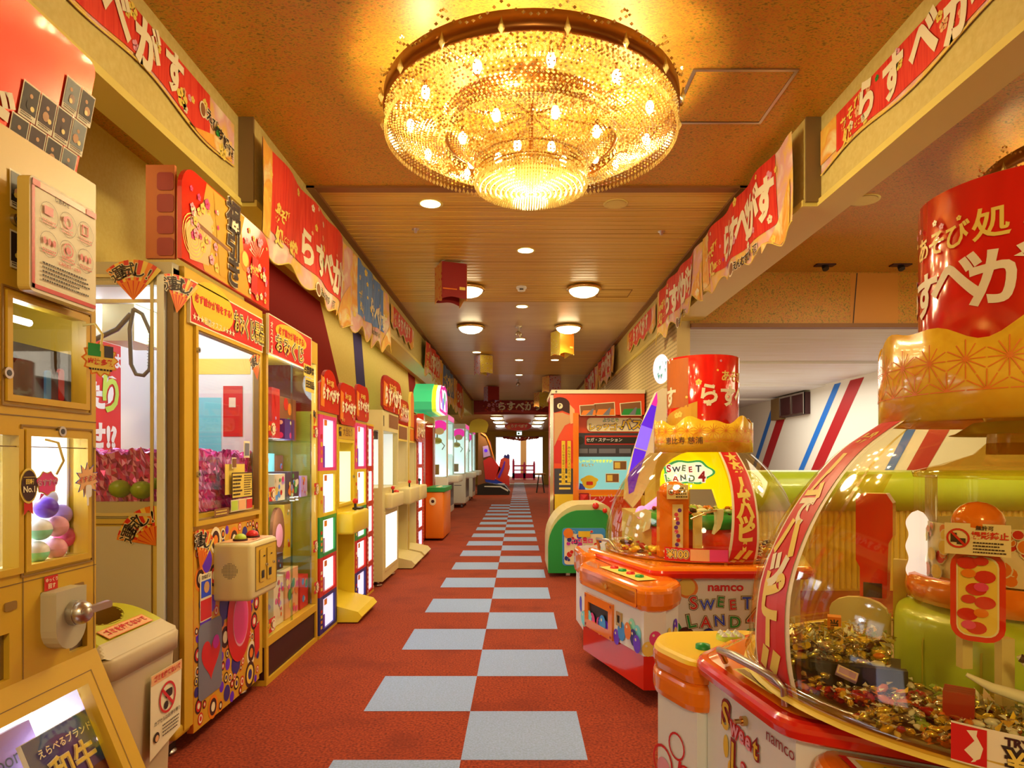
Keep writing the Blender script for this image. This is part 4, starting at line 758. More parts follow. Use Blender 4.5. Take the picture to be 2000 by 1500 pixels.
fr_ = FL(bx, 0, 0); m.rect(fr_, b0 + .05, .60, b1 - .02, .79, 'yellow_paint', .001); m.frame(fr_, b0 + .045, .595, b1 - .015, .795, .003, 0, .003, 'yellow_dark')
for k in range(2): m.slab(fr_, rrect(b0 + .085 + .085 * k, .63, b0 + .145 + .085 * k, .775, .006), 0, .006, 'yellow_paint', 'yellow_dark'); m.rect(fr_, b0 + .10 + .085 * k, .645, b0 + .13 + .085 * k, .68, 'black', .008); m.rect(fr_, b0 + .12 + .085 * k, .74, b0 + .14 + .085 * k, .746, 'black', .008); lock(m, bx + .006, b0 + .152 + .085 * k, .70, .007)
fcb = FC(0, b0, 0)
for i in range(11):
    for j in range(11):
        if (i - 5) ** 2 + (j - 5) ** 2 < 28: m.rect(fcb, -1.292 + .0065 * i, .66 + .0065 * j, -1.2885 + .0065 * i, .6635 + .0065 * j, 'dark_grey', .0015)
bxo = m.build('control_box', t, label='cream control box with coin slots')
for x, y, c, r in ((-1.25, 2.93, 'lime', .026), (-1.25, 3.06, 'red', .028)):
    m = M(); m.cyl((x, y, .815), (x, y, .825), r * 1.2, 'dark_brown', 16); m.ball((x, y, .828), r, c, 14, .8); m.build('push_button', bxo)
m = M(); m.poly(F((-1.32, 0, .8155), (0, 1, 0), (-1, 0, 0)), [(2.86, -.14), (3.14, -.14), (3.14, -.01), (2.86, -.01)], 'pale_orange', .001); m.text('スタート', F((-1.32, 0, .8155), (0, 1, 0), (-1, 0, 0)), 3.0, -.115, .03, 'red', .002); m.build('control_print', bxo)
m = M(); m.box(-1.329, 2.95, 1.02, -1.327, 3.16, 1.16, 'gold_print'); fq = FL(-1.315, 0, 0); m.rect(fq, 2.99, 1.0, 3.22, 1.12, 'gold_print', 0); m.frame(fq, 2.99, 1.0, 3.22, 1.12, .004, 0, .002, 'ink'); m.blurb(fq, 3.0, 1.01, 3.10, 1.11, 'ink', 6, .002, .5); m.blurb(fq, 3.12, 1.01, 3.21, 1.11, 'ink', 9, .002, .4); m.rect(fq, 3.12, 1.19, 3.19, 1.27, 'white_print', 0); m.rect(fq, 3.13, 1.2, 3.18, 1.26, 'grey', .002); m.rect(fq, 2.99, 1.14, 3.04, 1.19, 'white_print', 0); m.rect(fq, 2.995, 1.145, 3.035, 1.185, 'wood_brown', .002)
m.rect(fq, 2.98, .94, 3.22, .995, 'white_print', 0); m.rect(fq, 2.985, .945, 3.05, .99, 'lime', .002); m.rect(fq, 3.06, .945, 3.14, .99, 'pale_orange', .002); m.rect(fq, 3.15, .945, 3.215, .99, 'red', .002); m.rect(fq, 2.82, .93, 2.96, .965, 'wood_brown', 0); m.blurb(fq, 2.83, .935, 2.95, .96, 'gold_print', 2, .002); m.build('rule_stickers', t)
for x, y in ((-1.42, 2.62), (-1.42, 3.3), (-1.85, 2.62)):
    m = M(); m.cyl((x, y, .02), (x, y, .12), .013, 'steel', 8); m.lathe([(0, 0), (.042, 0), (.042, .012), (.015, .03)], x, y, 'steel', 16); m.build('levelling_foot', t)
for x, y in ((-1.40, 2.70), ):
    m = M(); m.cyl((x - .012, y - .1, .042), (x + .012, y - .1, .042), .042, 'black', 16); m.box(x - .016, y - .12, .05, x + .016, y - .08, .10, 'steel'); m.build('caster', t)
# ------------------------------------------------------------------ glass showcase
X3, ya, yb = -1.315, 3.40, 4.265
t = T('glass_showcase', 'glass showcase of prize boxes with a yellow frame, between the crane and the colour lockers', 'showcase', (-1.75, 3.83, 0))
m = M(); f = FL(X3, 0, 0); m.box(-2.15, ya, 0, X3, yb, .03, 'yellow_paint'); m.box(-2.15, ya, .03, X3 - .012, yb, .2, 'dark_brown'); m.box(-2.15, ya, .2, X3, yb, .245, 'yellow_paint'); m.box(X3 - .011, yb - .03, .031, X3, yb, .199, 'yellow_paint'); m.box(X3 - .011, ya, .031, X3, ya + .03, .199, 'yellow_paint')
m.box(-2.15, ya, 1.80, X3, yb, 1.94, 'yellow_paint'); m.box(X3 - .03, ya, .246, X3, ya + .025, 1.799, 'yellow_paint'); m.box(X3 - .03, yb - .03, .246, X3, yb, 1.799, 'yellow_paint'); m.box(-2.15, ya + .011, .246, -2.13, yb - .013, 1.799, 'mint'); m.box(-2.15, ya, .246, X3 - .031, ya + .01, 1.799, 'white_cool'); m.box(-2.15, yb - .012, .246, X3 - .031, yb, 1.799, 'green_glass')
m.build('frame', t)
m = M(); m.cyl((-1.40, ya + .05, 1.785), (-1.40, yb - .05, 1.785), .012, 'tube_light', 8); m.build('strip_lamp', t)
mid = (ya + yb) / 2 - .03
for k, (p, q) in enumerate(((ya + .026, mid - .003), (mid + .003, yb - .032))):
    m = M(); m.fbox(f, p, .247, q, 1.80, -.012, -.006, 'glass'); e = q if k == 0 else p; m.fbox(f, e - .004, .247, e + .004, 1.80, -.013, -.004, 'green_glass'); d = m.build('sliding_pane', t)
    m = M(); m.cyl((X3 - .006, e + (.03 if k else -.03), .955), (X3 + .022, e + (.03 if k else -.03), .955), .012, 'steel', 10); m.build('pane_knob', d)
for z, s in ((1.30, 'upper'), (.95, 'middle'), (.56, 'lower')):
    m = M(); m.box(-2.13, ya + .02, z - .008, X3 - .03, yb - .035, z, 'green_glass'); m.build('glass_shelf', t)
m = M(); omikuji(m, f, 3.395, 1.735, 4.1, 1.945, True); m.rect(f, 3.93, 1.69, 4.13, 1.765, 'gold_print', .02); m.rect(f, 3.96, 1.60, 4.13, 1.685, 'gold_print', .02)
for k in range(4): m.text('占霊霞景'[k], f, 3.955 + .048 * k, 1.728, .05, 'ink', .022, .03); m.text('日日目品'[k], f, 3.985 + .04 * k, 1.643, .05, 'ink', .022, .03)
m.build('top_sign', t, label='red sign with big gold omikuji lettering')
for a, b in ((3.43, 1.345), (3.43, .995), (3.43, .62), (3.43, .30), (4.17, 1.36), (4.19, .99), (4.17, .62), (4.19, .35)):
    m = M(); m.rect(f, a, b - .035, a + .085, b + .04, 'red', .002); m.text('景品', f, a + .02, b, .03, 'yellow', .003, .04); m.poly(f, star(a + .06, b, .038, .03, 11), 'white_print', .003); m.disc(f, a + .06, b, .022, 'red', .004, 12); m.disc(f, a + .06, b, .018, 'white_print', .005, 12); m.build('price_sticker', t)
fan_part(f, 4.17, 1.40, .10, .3, t, c=.006, a0=-.5, a1=.5)
def gbox(x0, y0, z0, d, w, h, col, lab, deco=None, seed=0, name='prize_box'):
    m = M(); m.box(x0, y0, z0, x0 - d, y0 + w, z0 + h, col); ff = FL(x0, 0, 0); fcx = FC(0, y0, 0); r = random.Random(seed)
    for k in range(deco or 0):
        c = r.choice(['red', 'white_print', 'gold_print', 'pink', 'sky_blue', 'green', 'orange', 'lilac']); a = y0 + w * (.1 + .8 * r.random()); b = z0 + h * (.1 + .8 * r.random()); s = min(w, h) * (.06 + .1 * r.random())
        a = min(max(a, y0 + s), y0 + w - s); b = min(max(b, z0 + s), z0 + h - s); m.disc(ff, a, b, s, c, .001 + .0002 * k, 10)
        a = x0 - d + d * (.15 + .7 * r.random()); m.disc(fcx, min(max(a, x0 - d + s), x0 - s), b, min(s, d * .4), c, .001 + .0002 * k, 10)
    return m.build(name, label=lab, cat='prize box', group='prize boxes in the glass showcase')
gbox(-1.355, 3.58, 1.30, .16, .12, .28, 'red', 'tall red prize box on the upper glass shelf', 8, 1); gbox(-1.42, 3.86, 1.30, .25, .3, .26, 'wood_brown', 'large brown prize box on the upper glass shelf', 5, 2); gbox(-1.355, 3.78, 1.30, .05, .16, .12, 'navy', 'low dark blue prize box on the upper glass shelf', 2, 3)
gbox(-1.52, 3.84, .95, .2, .22, .27, 'mint', 'mint green prize box at the back of the middle shelf', 6, 4); gbox(-1.52, 4.09, .95, .2, .12, .26, 'wood_brown', 'brown prize box at the back of the middle shelf', 3, 5); gbox(-1.355, 3.62, .95, .14, .16, .15, 'white_print', 'white patterned prize box at the front of the middle shelf', 14, 6); gbox(-1.355, 3.82, .95, .14, .2, .16, 'dark_grey', 'dark patterned prize box at the front of the middle shelf', 16, 7); gbox(-1.355, 4.06, .95, .14, .12, .13, 'lilac', 'lilac prize box at the right of the middle shelf', 8, 8)
m = M(); m.lathe([(0, 0)], 0, 0, 'white_print', 4) if 0 else None; ff = FL(-1.46, 0, 0); m.slab(ff, [(3.97 + .10 * math.cos(q), .73 + .16 * math.sin(q)) for q in [2 * PI * k / 24 for k in range(24)]], -.02, 0, 'wood_brown'); m.disc(ff, 3.975, .72, .06, 'pale_pink', .002, 20, 1.2); m.build('prize_plaque', label='oval brown prize plaque with a pink face behind the lower shelf', cat='plaque')
gbox(-1.47, 4.09, .56, .1, .12, .34, 'yellow', 'tall yellow prize box behind the lower shelf', 3, 9); gbox(-1.355, 3.63, .56, .12, .12, .09, 'black', 'small black camera box on the lower shelf', 2, 10)
gbox(-1.36, 3.62, .248, .16, .15, .27, 'white_print', 'white and red patterned prize box standing lowest in the showcase, left', 16, 11); gbox(-1.36, 3.80, .248, .16, .22, .28, 'pale_orange', 'orange patterned prize box standing lowest in the showcase, centre', 18, 12); gbox(-1.36, 4.06, .248, .16, .15, .2, 'red', 'red prize box standing lowest in the showcase, right', 8, 13)
# ------------------------------------------------------------------ colour lockers and cranes further down the left row
def hall_sign(m, f, a0, z0, a1, z1, ear=False, tt='らすべがす'):     # red header board with white hall lettering
    w, h = a1 - a0, z1 - z0; o = [(a0, z0 + h * .1), (a0 + w * .12, z0), (a1 - w * .12, z0), (a1, z0 + h * .1), (a1, z1 - h * .3)] + arc(a1 - w * .2, z1 - h * .3, w * .2, 0, PI / 2, 4, h * .3 / (w * .2)) + arc(a0 + w * .2, z1 - h * .3, w * .2, PI / 2, PI, 4, h * .3 / (w * .2))
    if ear: o = [(a0, z0), (a1, z0), (a1, z0 + h * .62), (a0 + w * .85, z0 + h * .72)] + arc(a0 + w * .5, z0 + h * .72, w * .33, 0, PI, 8, h * .28 / (w * .33)) + [(a0, z0 + h * .62)]
    m.slab(f, o, -.02, 0, 'red_gloss', 'deep_red'); s = w / 5.2; rs = random.Random(int(a0 * 100))
    m.text(tt, f, a0 + w * .54, z0 + h * .40, s, 'white_print', .004, .06, sx=.95); m.text('あそび処', f, a0 + w * .5, z0 + h * .68, s * .5, 'gold_print', .004, .02)
    m.poly(f, [(a0 + w * .02, z0 + h * .12), (a0 + w * .2, z0 + h * .1), (a0 + w * .22, z0 + h * .75), (a0 + w * .05, z0 + h * .8)], 'orange', .002)
    for k in range(9): blossom(m, f, a0 + w * (.1 + .8 * rs.random()), z0 + h * (.08 + .7 * rs.random()), w * .035, rs.choice(['gold_print', 'pale_pink', 'orange']), 'red', .003 + .0001 * k)
Xc = -1.31
mat('dots_red', C(196, 40, 20), .4)
CELLS = [(1.108, 1.483, 'pink', 'lit_lilac'), (.80, 1.108, 'machine_yellow', 'lit_white'), (.53, .80, 'green', 'lit_white'), (.27, .53, 'red', 'lit_white'), (.02, .27, 'navy', 'lit_lilac')]
def locker(ya, yb, lab, dots=False, hh=0.):
    t = T('prize_locker', lab, 'prize locker', (-1.6, (ya + yb) / 2, 0), 'prize lockers of five lit cells')
    f = FL(Xc, 0, 0); m = M(); m.box(-1.95, ya, 0, Xc - .06, yb, 1.50 + hh, 'yellow_paint'); m.box(-1.95, ya, 0, Xc, yb, .02, 'yellow_paint'); m.box(Xc - .06, ya, 1.483, Xc, yb, 1.50 + hh, 'yellow_paint'); m.build('cabinet', t)
    for z0, z1, c, lit in CELLS:
        c = 'dots_red' if dots else c; m = M(); a0, a1 = ya + .008, yb - .008; w = a1 - a0
        m.fbox(f, a0, z0, a0 + w * .20, z1, -.03, 0, c); m.fbox(f, a1 - w * .10, z0, a1, z1, -.06, 0, c); m.fbox(f, a0 + w * .22, z0, a1 - w * .10, z0 + .022, -.06, 0, c); m.fbox(f, a0 + w * .22, z1 - .025, a1 - w * .10, z1, -.06, 0, c)
        if dots:
            for k in range(6): m.disc(f, a1 - w * .05, z0 + (z1 - z0) * (k + .5) / 6, .014, 'white_print', .002, 8); m.disc(f, a0 + w * .05, z0 + (z1 - z0) * (k + .5) / 6, .014, 'white_print', .002, 8)
        else:
            for k in range(4): m.rect(f, a0 + w * .05, z0 + (z1 - z0) * (.15 + .14 * k), a0 + w * .14, z0 + (z1 - z0) * (.23 + .14 * k), ('gold_print', 'orange', 'yellow', 'red')[k] if c != 'red' else ('gold_print', 'orange', 'yellow', 'white_print')[k], .002)
            m.rect(f, a0 + w * .24, z1 - .07, a0 + w * .40, z1 - .03, 'orange', .002)
        d = m.build('cell_door', t); m = M(); m.fbox(f, a0 + w * .2, z0 + .01, a1 - w * .09, z1 - .01, -.022, -.014, lit); m.fbox(f, a0 + w * .22, z0 + .022, a0 + w * .38, z0 + (z1 - z0) * .45, -.014, -.010, 'purple' if lit == 'lit_lilac' else 'lilac'); m.build('lit_cell', d)
    return t
L1_ = locker(4.285, 4.70, 'prize locker of pink, yellow, green, red and navy lit cells beside the glass showcase')
locker(5.215, 5.62, 'second prize locker of coloured cells, right of the yellow crane')
locker(5.64, 5.90, 'narrow prize locker with red dotted frames before the cream crane', True)
def sign_obj(a0, z0, a1, z1, lab, x=Xc + .01, ear=False):
    m = M(); hall_sign(m, FL(x, 0, 0), a0, z0, a1, z1, ear); m.build('header_sign', label=lab, cat='sign', group='red header boards on the left row')
sign_obj(4.27, 1.505, 4.72, 1.80, 'red header board with a round top on the first coloured locker', ear=True)
sign_obj(4.74, 1.445, 5.2, 1.755, 'red header board on the yellow crane'); sign_obj(5.22, 1.505, 5.66, 1.80, 'red header board on the second coloured locker')
sign_obj(6.02, 1.655, 6.98, 1.99, 'large red header board on the cream crane', -1.255); sign_obj(7.1, 1.62, 7.72, 1.86, 'small red header board past the cream crane')
# yellow crane between the lockers
t = T('crane_game', 'narrow yellow crane game between two coloured prize lockers', 'crane game', (-1.6, 4.96, 0), 'slim crane games'); f = FL(Xc, 0, 0); ya, yb = 4.705, 5.21
m = M(); m.box(-1.95, ya, 0, -1.93, yb, 1.44, 'machine_yellow'); m.box(-1.95, ya, 0, Xc, ya + .02, 1.44, 'machine_yellow'); m.box(-1.95, yb - .02, 0, Xc, yb, 1.44, 'machine_yellow'); m.box(-1.93, ya + .02, .78, Xc - .01, yb - .02, .84, 'machine_yellow'); m.box(-1.6, ya + .02, .05, -1.58, yb - .02, .78, 'machine_yellow'); m.box(-1.93, ya + .02, 1.34, Xc, yb - .02, 1.44, 'yellow_paint')
m.text('大当たり', f, 5.0, 1.39, .07, 'wood_brown', .003, .02); m.text('福', f, 4.78, 1.385, .07, 'ink', .003, .04); m.rect(FL(-1.58, 0, 0), 4.80, .42, 4.88, .56, 'red', .002); m.rect(FL(-1.58, 0, 0), 4.815, .45, 4.865, .53, 'gold_print', .003)
for z in (.25, .6): m.disc(FL(-1.58, 0, 0), 5.05, z, .012, 'ink', .002, 8)
m.build('cabinet', t)
m = M(); m.frame(f, ya + .03, .84, yb - .03, 1.335, .02, -.02, .004, 'machine_yellow'); lock(m, Xc, yb - .045, 1.05, .012); m.fbox(f, ya + .05, .86, yb - .05, 1.315, -.012, -.008, 'glass'); m.build('glass_door', t)
m = M(); m.box(-1.56, ya + .03, .85, -1.54, yb - .03, 1.25, 'lit_warm'); m.box(-1.54, yb - .03, .85, -1.33, yb - .022, 1.25, 'lit_warm'); m.box(-1.5, ya + .05, .845, -1.45, yb - .1, .92, 'pale_pink'); m.box(-1.7, ya + .05, 1.25, -1.5, yb - .1, 1.33, 'beige'); m.build('lit_interior', t)
m = M(); m.rbox(Xc - .05, ya + .01, .64, -1.19, yb - .01, .80, 'machine_yellow', .02); c = m.build('control_shelf', t); m = M(); m.cyl((-1.24, 4.95, .80), (-1.24, 4.95, .86), .01, 'black', 8); m.ball((-1.24, 4.95, .87), .022, 'red', 10); m.box(-1.28, 5.02, .80, -1.22, 5.14, .815, 'black'); m.build('joystick', c)
m = M(); m.slab(F((0, ya, 0), (1, 0, 0), (0, 0, 1)), [(-1.6, 0.01), (-1.16, 0.01), (-1.13, .05), (-1.16, .085), (-1.45, .16), (-1.6, .16)], -(yb - ya), 0, 'machine_yellow'); m.build('foot_step', t)
# cream crane
t = T('crane_game', 'cream crane game with white lit panels, standing forward of the row', 'crane game', (-1.6, 6.45, 0), 'slim crane games'); xa, ya, yb = -1.265, 6.06, 6.86; f = FL(xa, 0, 0); fc = FC(0, ya, 0)
m = M(); m.box(-1.9, ya, .05, xa, yb, .92, 'ivory'); m.box(-1.9, ya, 1.46, xa, yb, 1.65, 'ivory')
for a, b in ((ya, ya + .04), (yb - .04, yb)): m.box(xa - .04, a, .92, xa, b, 1.46, 'ivory'); m.box(-1.9, a, .92, -1.86, b, 1.46, 'ivory')
m.rect(f, ya + .12, .16, yb - .1, .66, 'lit_white', .003); m.frame(f, ya + .09, .13, yb - .07, .69, .03, 0, .006, 'ivory'); m.rect(f, ya + .3, 1.5, yb - .02, 1.63, 'wood_brown', .002); m.rect(f, ya + .04, 1.5, ya + .07, 1.6, 'ink', .002); m.build('cabinet', t)
m = M(); m.box(-1.86, ya + .006, .92, xa - .04, ya + .012, 1.46, 'glass'); m.fbox(f, ya + .04, .92, yb - .04, 1.46, -.012, -.006, 'glass'); m.build('glass_panes', t)
m = M(); m.box(-1.88, ya + .04, .925, -1.86, yb - .04, 1.455, 'lit_white'); m.box(-1.86, yb - .06, .925, xa - .05, yb - .045, 1.455, 'lit_cool'); m.box(-1.5, ya + .03, 1.38, -1.35, ya + .2, 1.455, 'dark_grey'); m.build('lit_interior', t)
m = M(); m.rbox(xa - .02, ya + .12, .72, xa + .07, yb - .06, .86, 'ivory', .015); c = m.build('control_shelf', t); m = M(); m.cyl((xa + .03, 6.4, .86), (xa + .03, 6.4, .90), .008, 'black', 8); m.ball((xa + .03, 6.4, .91), .02, 'red', 10); m.ball((xa + .03, 6.58, .865), .03, 'red', 10, .6); m.build('joystick', c)
for y in (ya + .08, yb - .08):
    m = M(); m.cyl((xa - .06, y, .02), (xa - .06, y, .06), .014, 'steel', 8); m.lathe([(0, 0), (.04, 0), (.04, .012), (.014, .025)], xa - .06, y, 'steel', 14); m.build('levelling_foot', t)
m = M(); m.cyl((-1.4, ya + .06, .04), (-1.37, ya + .06, .04), .04, 'black', 12); m.build('caster', t)
# two cream cranes with foot steps
for ya, yb, lab, lit in ((7.05, 7.72, 'first of two matching cream crane games with foot steps', 'lit_white'), (7.78, 8.36, 'second of two matching cream crane games, next to the red post machine', 'lit_white')):
    t = T('crane_game', lab, 'crane game', (-1.6, (ya + yb) / 2, 0), 'slim crane games'); f = FL(Xc, 0, 0)
    m = M(); m.box(-1.9, ya, .02, -1.42, yb, .88, 'ivory'); m.box(-1.9, ya, .02, Xc, ya + .05, 1.58, 'cream'); m.box(-1.9, yb - .05, .02, Xc, yb, 1.58, 'ivory'); m.box(-1.88, ya + .05, .88, Xc, yb - .05, .93, 'ivory'); m.box(-1.88, ya + .05, 1.40, Xc, yb - .05, 1.58, 'gold_print'); m.rect(f, ya + .08, 1.42, yb - .08, 1.56, 'wood_brown' if ya < 7.5 else 'orange', .003); m.rect(FL(-1.42, 0, 0), ya + .2, .3, ya + .35, .62, 'lit_white' if ya > 7.5 else 'wood_brown', .003); m.build('cabinet', t)
    m = M(); m.fbox(f, ya + .05, .93, yb - .05, 1.40, -.012, -.006, 'glass'); m.build('glass_pane', t); m = M(); m.box(-1.7, ya + .05, .935, -1.68, yb - .05, 1.395, lit); m.box(-1.6, ya + .1, .935, -1.5, yb - .15, 1.0, 'red'); m.rect(FL(-1.67, 0, 0), ya + .05, 1.34, yb - .05, 1.39, 'violet_pale_lit', 0); m.build('lit_interior', t)
    m = M(); m.rbox(Xc - .03, ya + .03, .70, -1.17, yb - .03, .88, 'ivory', .02); c = m.build('control_shelf', t); m = M(); m.cyl((-1.23, ya + .3, .88), (-1.23, ya + .3, .93), .008, 'black', 8); m.ball((-1.23, ya + .3, .94), .02, 'red' if ya < 7.5 else 'black', 10); m.build('joystick', c)
    m = M(); m.slab(F((0, ya + .02, 0), (1, 0, 0), (0, 0, 1)), [(-1.5, .01), (-1.15, .01), (-1.12, .05), (-1.16, .09), (-1.42, .15), (-1.5, .15)], -(yb - ya - .04), 0, 'ivory'); m.build('foot_step', t)
m = M(); m.slab(FL(-1.3, 0, 0), [(7.86, 1.585), (8.1, 1.585), (8.1, 1.9)] + arc(7.98, 1.9, .12, 0, PI, 8) + [(7.86, 1.9)], -.03, 0, 'orange', 'gold_print'); m.build('header_sign', label='plain orange round topped board on the second cream crane', cat='sign')
m = M(); hall_sign(m, FL(-1.28, 0, 0), 8.14, 1.42, 8.9, 1.72); m.build('header_sign', label='red and orange board hung low beside the red post machine', cat='sign')
locker(8.42, 8.98, 'pale lit prize locker squeezed beside the red post machine', True)
# red post machine
t = T('crane_game', 'tall red framed crane game with an orange control cabinet and green top', 'crane game', (-1.6, 10, 0)); ya, yb = 9.45, 10.75; xa = -1.375; f = FL(xa, 0, 0)
m = M(); m.box(-1.47, ya, .02, xa, ya + .12, 1.86, 'red_gloss'); m.box(-2.1, ya + .01, .02, -1.47, ya + .05, 1.84, 'dots_red'); m.box(-2.1, ya + .05, .02, -2.05, yb, 1.84, 'orange'); m.box(-2.1, yb - .1, .02, xa, yb, 1.86, 'red_gloss'); m.box(-2.05, ya + .12, 1.78, xa, yb - .1, 1.86, 'gold_print'); m.box(-2.05, ya + .12, .02, xa - .02, yb - .1, .72, 'orange'); m.build('cabinet', t)
m = M(); m.fbox(f, ya + .12, .74, yb - .1, 1.78, -.012, -.006, 'glass'); m.fbox(f, ya + .12, .74, ya + .16, 1.78, -.02, .0, 'steel'); m.fbox(f, yb - .16, .74, yb - .1, 1.78, -.02, .0, 'steel'); m.build('glass_front', t); m = M(); m.box(-2.04, ya + .12, .74, -2.0, yb - .1, 1.77, 'lit_warm'); m.box(-1.7, 10.2, .73, -1.6, 10.5, 1.6, 'pale_orange'); m.build('lit_interior', t)
m = M(); m.rbox(xa, ya + .12, .03, -1.1, yb - .2, .72, 'orange', .02); m.disc(FC(0, ya + .118, 0), -1.26, .58, .05, 'white_print', .003, 14, 1.2); m.disc(FC(0, ya + .118, 0), -1.26, .58, .025, 'dark_brown', .004, 10); c = m.build('control_cabinet', t); m = M(); m.box(xa, ya + .11, .72, -1.08, yb - .19, .78, 'green'); m.build('green_top', c)
for x, y in ((-1.2, 9.75), (-1.2, 10.0)): m = M(); m.lathe([(.035, .78), (.035, .79), (0, .795)], x, y, 'white_print', 10); m.build('push_button', c)
m = M()                                       # illuminated cloud sign on top
o = [(9.45, 1.92), (9.5, 1.885), (10.3, 1.87), (10.55, 1.90), (10.6, 2.0), (10.56, 2.22), (10.4, 2.33), (10.15, 2.36), (9.95, 2.31), (9.7, 2.32), (9.5, 2.2), (9.42, 2.03)]
m.slab(FL(0, 0, 0), o, -1.53, -1.26, 'green_lit', 'green_lit'); o2 = [(a * .96 + 10 * .04, b * .94 + 2.08 * .06) for a, b in o]; m.slab(FL(0, 0, 0), o2, -1.26, -1.20, 'lime_lit', 'lime_lit'); o3 = [(a * .95 + 10 * .05, b * .92 + 2.08 * .08) for a, b in o]; m.slab(FL(0, 0, 0), o3, -1.20, -1.15, 'magenta_lit', 'led_white'); o4 = [(a * .78 + 10 * .22, b * .7 + 2.08 * .3) for a, b in o]; m.poly(FL(-1.148, 0, 0), o4, 'led_white', 0)
for k, c in enumerate(('magenta_lit', 'violet_lit', 'green_lit', 'magenta_lit')): m.disc(FL(-1.145, 0, 0), 9.68 + .21 * k, 2.08 + .05 * (-1) ** k, .085, c, 0, 12, 1.2)
m.build('cloud_sign', label='glowing green and magenta cloud shaped sign on the red post machine', cat='sign')
# big white claw cabinets
def claw_cabinet(y0, x0, n, lab, dx=.55):
    t = T('claw_cabinet', lab, 'crane game', (x0 - .4, y0 + .6, 0), 'white twin claw cabinets'); y1 = y0 + 1.25; f = FL(x0, 0, 0); fc = FC(0, y0, 0)
    m = M(); m.rbox(x0 - .8, y0, .1, x0, y1, .86, 'white_plastic', .03); m.box(x0 - .8, y0, 1.98, x0, y1, 2.1, 'white_plastic'); m.rect(f, y0 + .15, .25, y1 - .15, .7, 'grey', .003); m.rect(fc, x0 - .28, .55, x0 - .1, .57, 'grey', .002); m.rect(f, y0 + .05, 1.99, y1 - .05, 2.09, 'magenta_lit', .003); m.build('body', t)
    for a, b in ((x0 - .03, y0), (x0 - .03, y1 - .03), (x0 - .8, y0), (x0 - .8, y1 - .03)): m = M(); m.box(a, b, .86, a + .03, b + .03, 1.98, 'white_plastic'); m.build('corner_post', t)
    m = M(); m.box(x0 - .77, y0 + .006, .86, x0 - .03, y0 + .012, 1.98, 'green_glass'); m.fbox(f, y0 + .03, .86, y1 - .03, 1.98, -.012, -.006, 'green_glass'); m.build('glass_panes', t)
    m = M(); m.box(x0 - .78, y0 + .03, .87, x0 - .76, y1 - .03, 1.97, 'lit_cool'); m.box(x0 - .76, y1 - .05, .87, x0 - .03, y1 - .035, 1.97, 'lit_cool'); m.box(x0 - .7, y0 + .1, .865, x0 - .1, y1 - .1, 1.0, 'lit_white'); m.box(x0 - .3, y0 + .02, .9, x0 - .18, y0 + .09, 1.1, 'pale_orange'); m.build('lit_interior', t)
    m = M(); m.cyl((x0 - .25, y0 + .3, 1.62), (x0 - .25, y0 + .3, 1.97), .015, 'steel', 8); m.ball((x0 - .25, y0 + .3, 1.58), .1, 'gold_print', 12, .7)
    for s in (-1, 1): m.tube([(x0 - .25 + .08 * s, y0 + .3, 1.56), (x0 - .25 + .15 * s, y0 + .3, 1.48), (x0 - .25 + .1 * s, y0 + .3, 1.40)], .012, 'steel', 6)
    m.build('claw', t)
    m = M(); m.disc(fc, x0 - .16, 1.86, .15, 'magenta_lit', -.004, 14, .8); m.disc(fc, x0 - .17, 1.76, .1, 'white_print', -.003, 12, .7); m.build('pane_sticker', t)  # magenta sticker given a glow of its own so it reads brighter
    m = M(); m.rbox(x0 - .02, y0 + .1, .74, x0 + .2, y1 - .1, .88, 'white_plastic', .02); m.rect(f, 0, 0, .01, .01, 'grey'); c = m.build('control_shelf', t)
    for y in (y0 + .1, y1 - .1): m = M(); m.cyl((x0 - .12, y, .05), (x0 - .08, y, .05), .05, 'grey', 12); m.build('caster', t)
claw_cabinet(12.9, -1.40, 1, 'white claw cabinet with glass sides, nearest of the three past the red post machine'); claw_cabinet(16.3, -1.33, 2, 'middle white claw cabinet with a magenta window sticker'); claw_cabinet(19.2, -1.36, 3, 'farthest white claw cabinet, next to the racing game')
m = M(); m.slab(FC(0, 18.6, 0), [(-1.42, 1.98), (-.92, 1.98), (-.86, 2.2)] + arc(-1.13, 2.22, .26, 0, PI, 8, .6) + [(-1.40, 2.2)], -.1, 0, 'yellow', 'gold_print'); m.build('top_sign', label='yellow arched sign above the farthest claw cabinet', cat='sign')
t = T('step_ladder', 'small white ladder propped above the claw cabinets', 'ladder', (-1.6, 13.5, 2.1)); m = M()
for x in (-1.66, -1.54): m.box(x, 13.5, 2.1, x + .025, 13.55, 2.5, 'ivory')
m.build('ladder_rails', t)
for k in range(3): m = M(); m.box(-1.635, 13.51, 2.16 + .12 * k, -1.54, 13.54, 2.18 + .12 * k, 'ivory'); m.build('rung', t)
# racing game
t = T('racing_game', 'red racing game with a moulded seat and black base near the doorway', 'arcade racing game', (-1.0, 22.8, 0)); y0, y1 = 22.4, 23.2; fr_ = FC(0, y0, 0)
def rp(px, py): return ((px - VPX) * y0 / FPX, CZ + (HOR - py) * y0 / FPX)
m = M(); m.slab(fr_, [rp(*q) for q in ((932, 968), (932, 948), (945, 944), (985, 948), (996, 960), (994, 968))], -(y1 - y0), 0, 'black'); m.slab(fr_, [rp(*q) for q in ((946, 949), (978, 949), (993, 957), (992, 960), (977, 952), (946, 951))], -.3, .01, 'white_plastic'); m.build('base', t)
m = M(); m.slab(fr_, [rp(*q) for q in ((933, 948), (934, 845), (946, 846), (956, 862), (962, 893), (972, 912), (960, 940), (948, 944))], -(y1 - y0), 0, 'wood_brown', 'red'); m.slab(fr_, [rp(*q) for q in ((944, 900), (955, 893), (964, 896), (978, 915), (966, 938), (948, 936))], 0, .02, 'red'); m.build('tower', t)
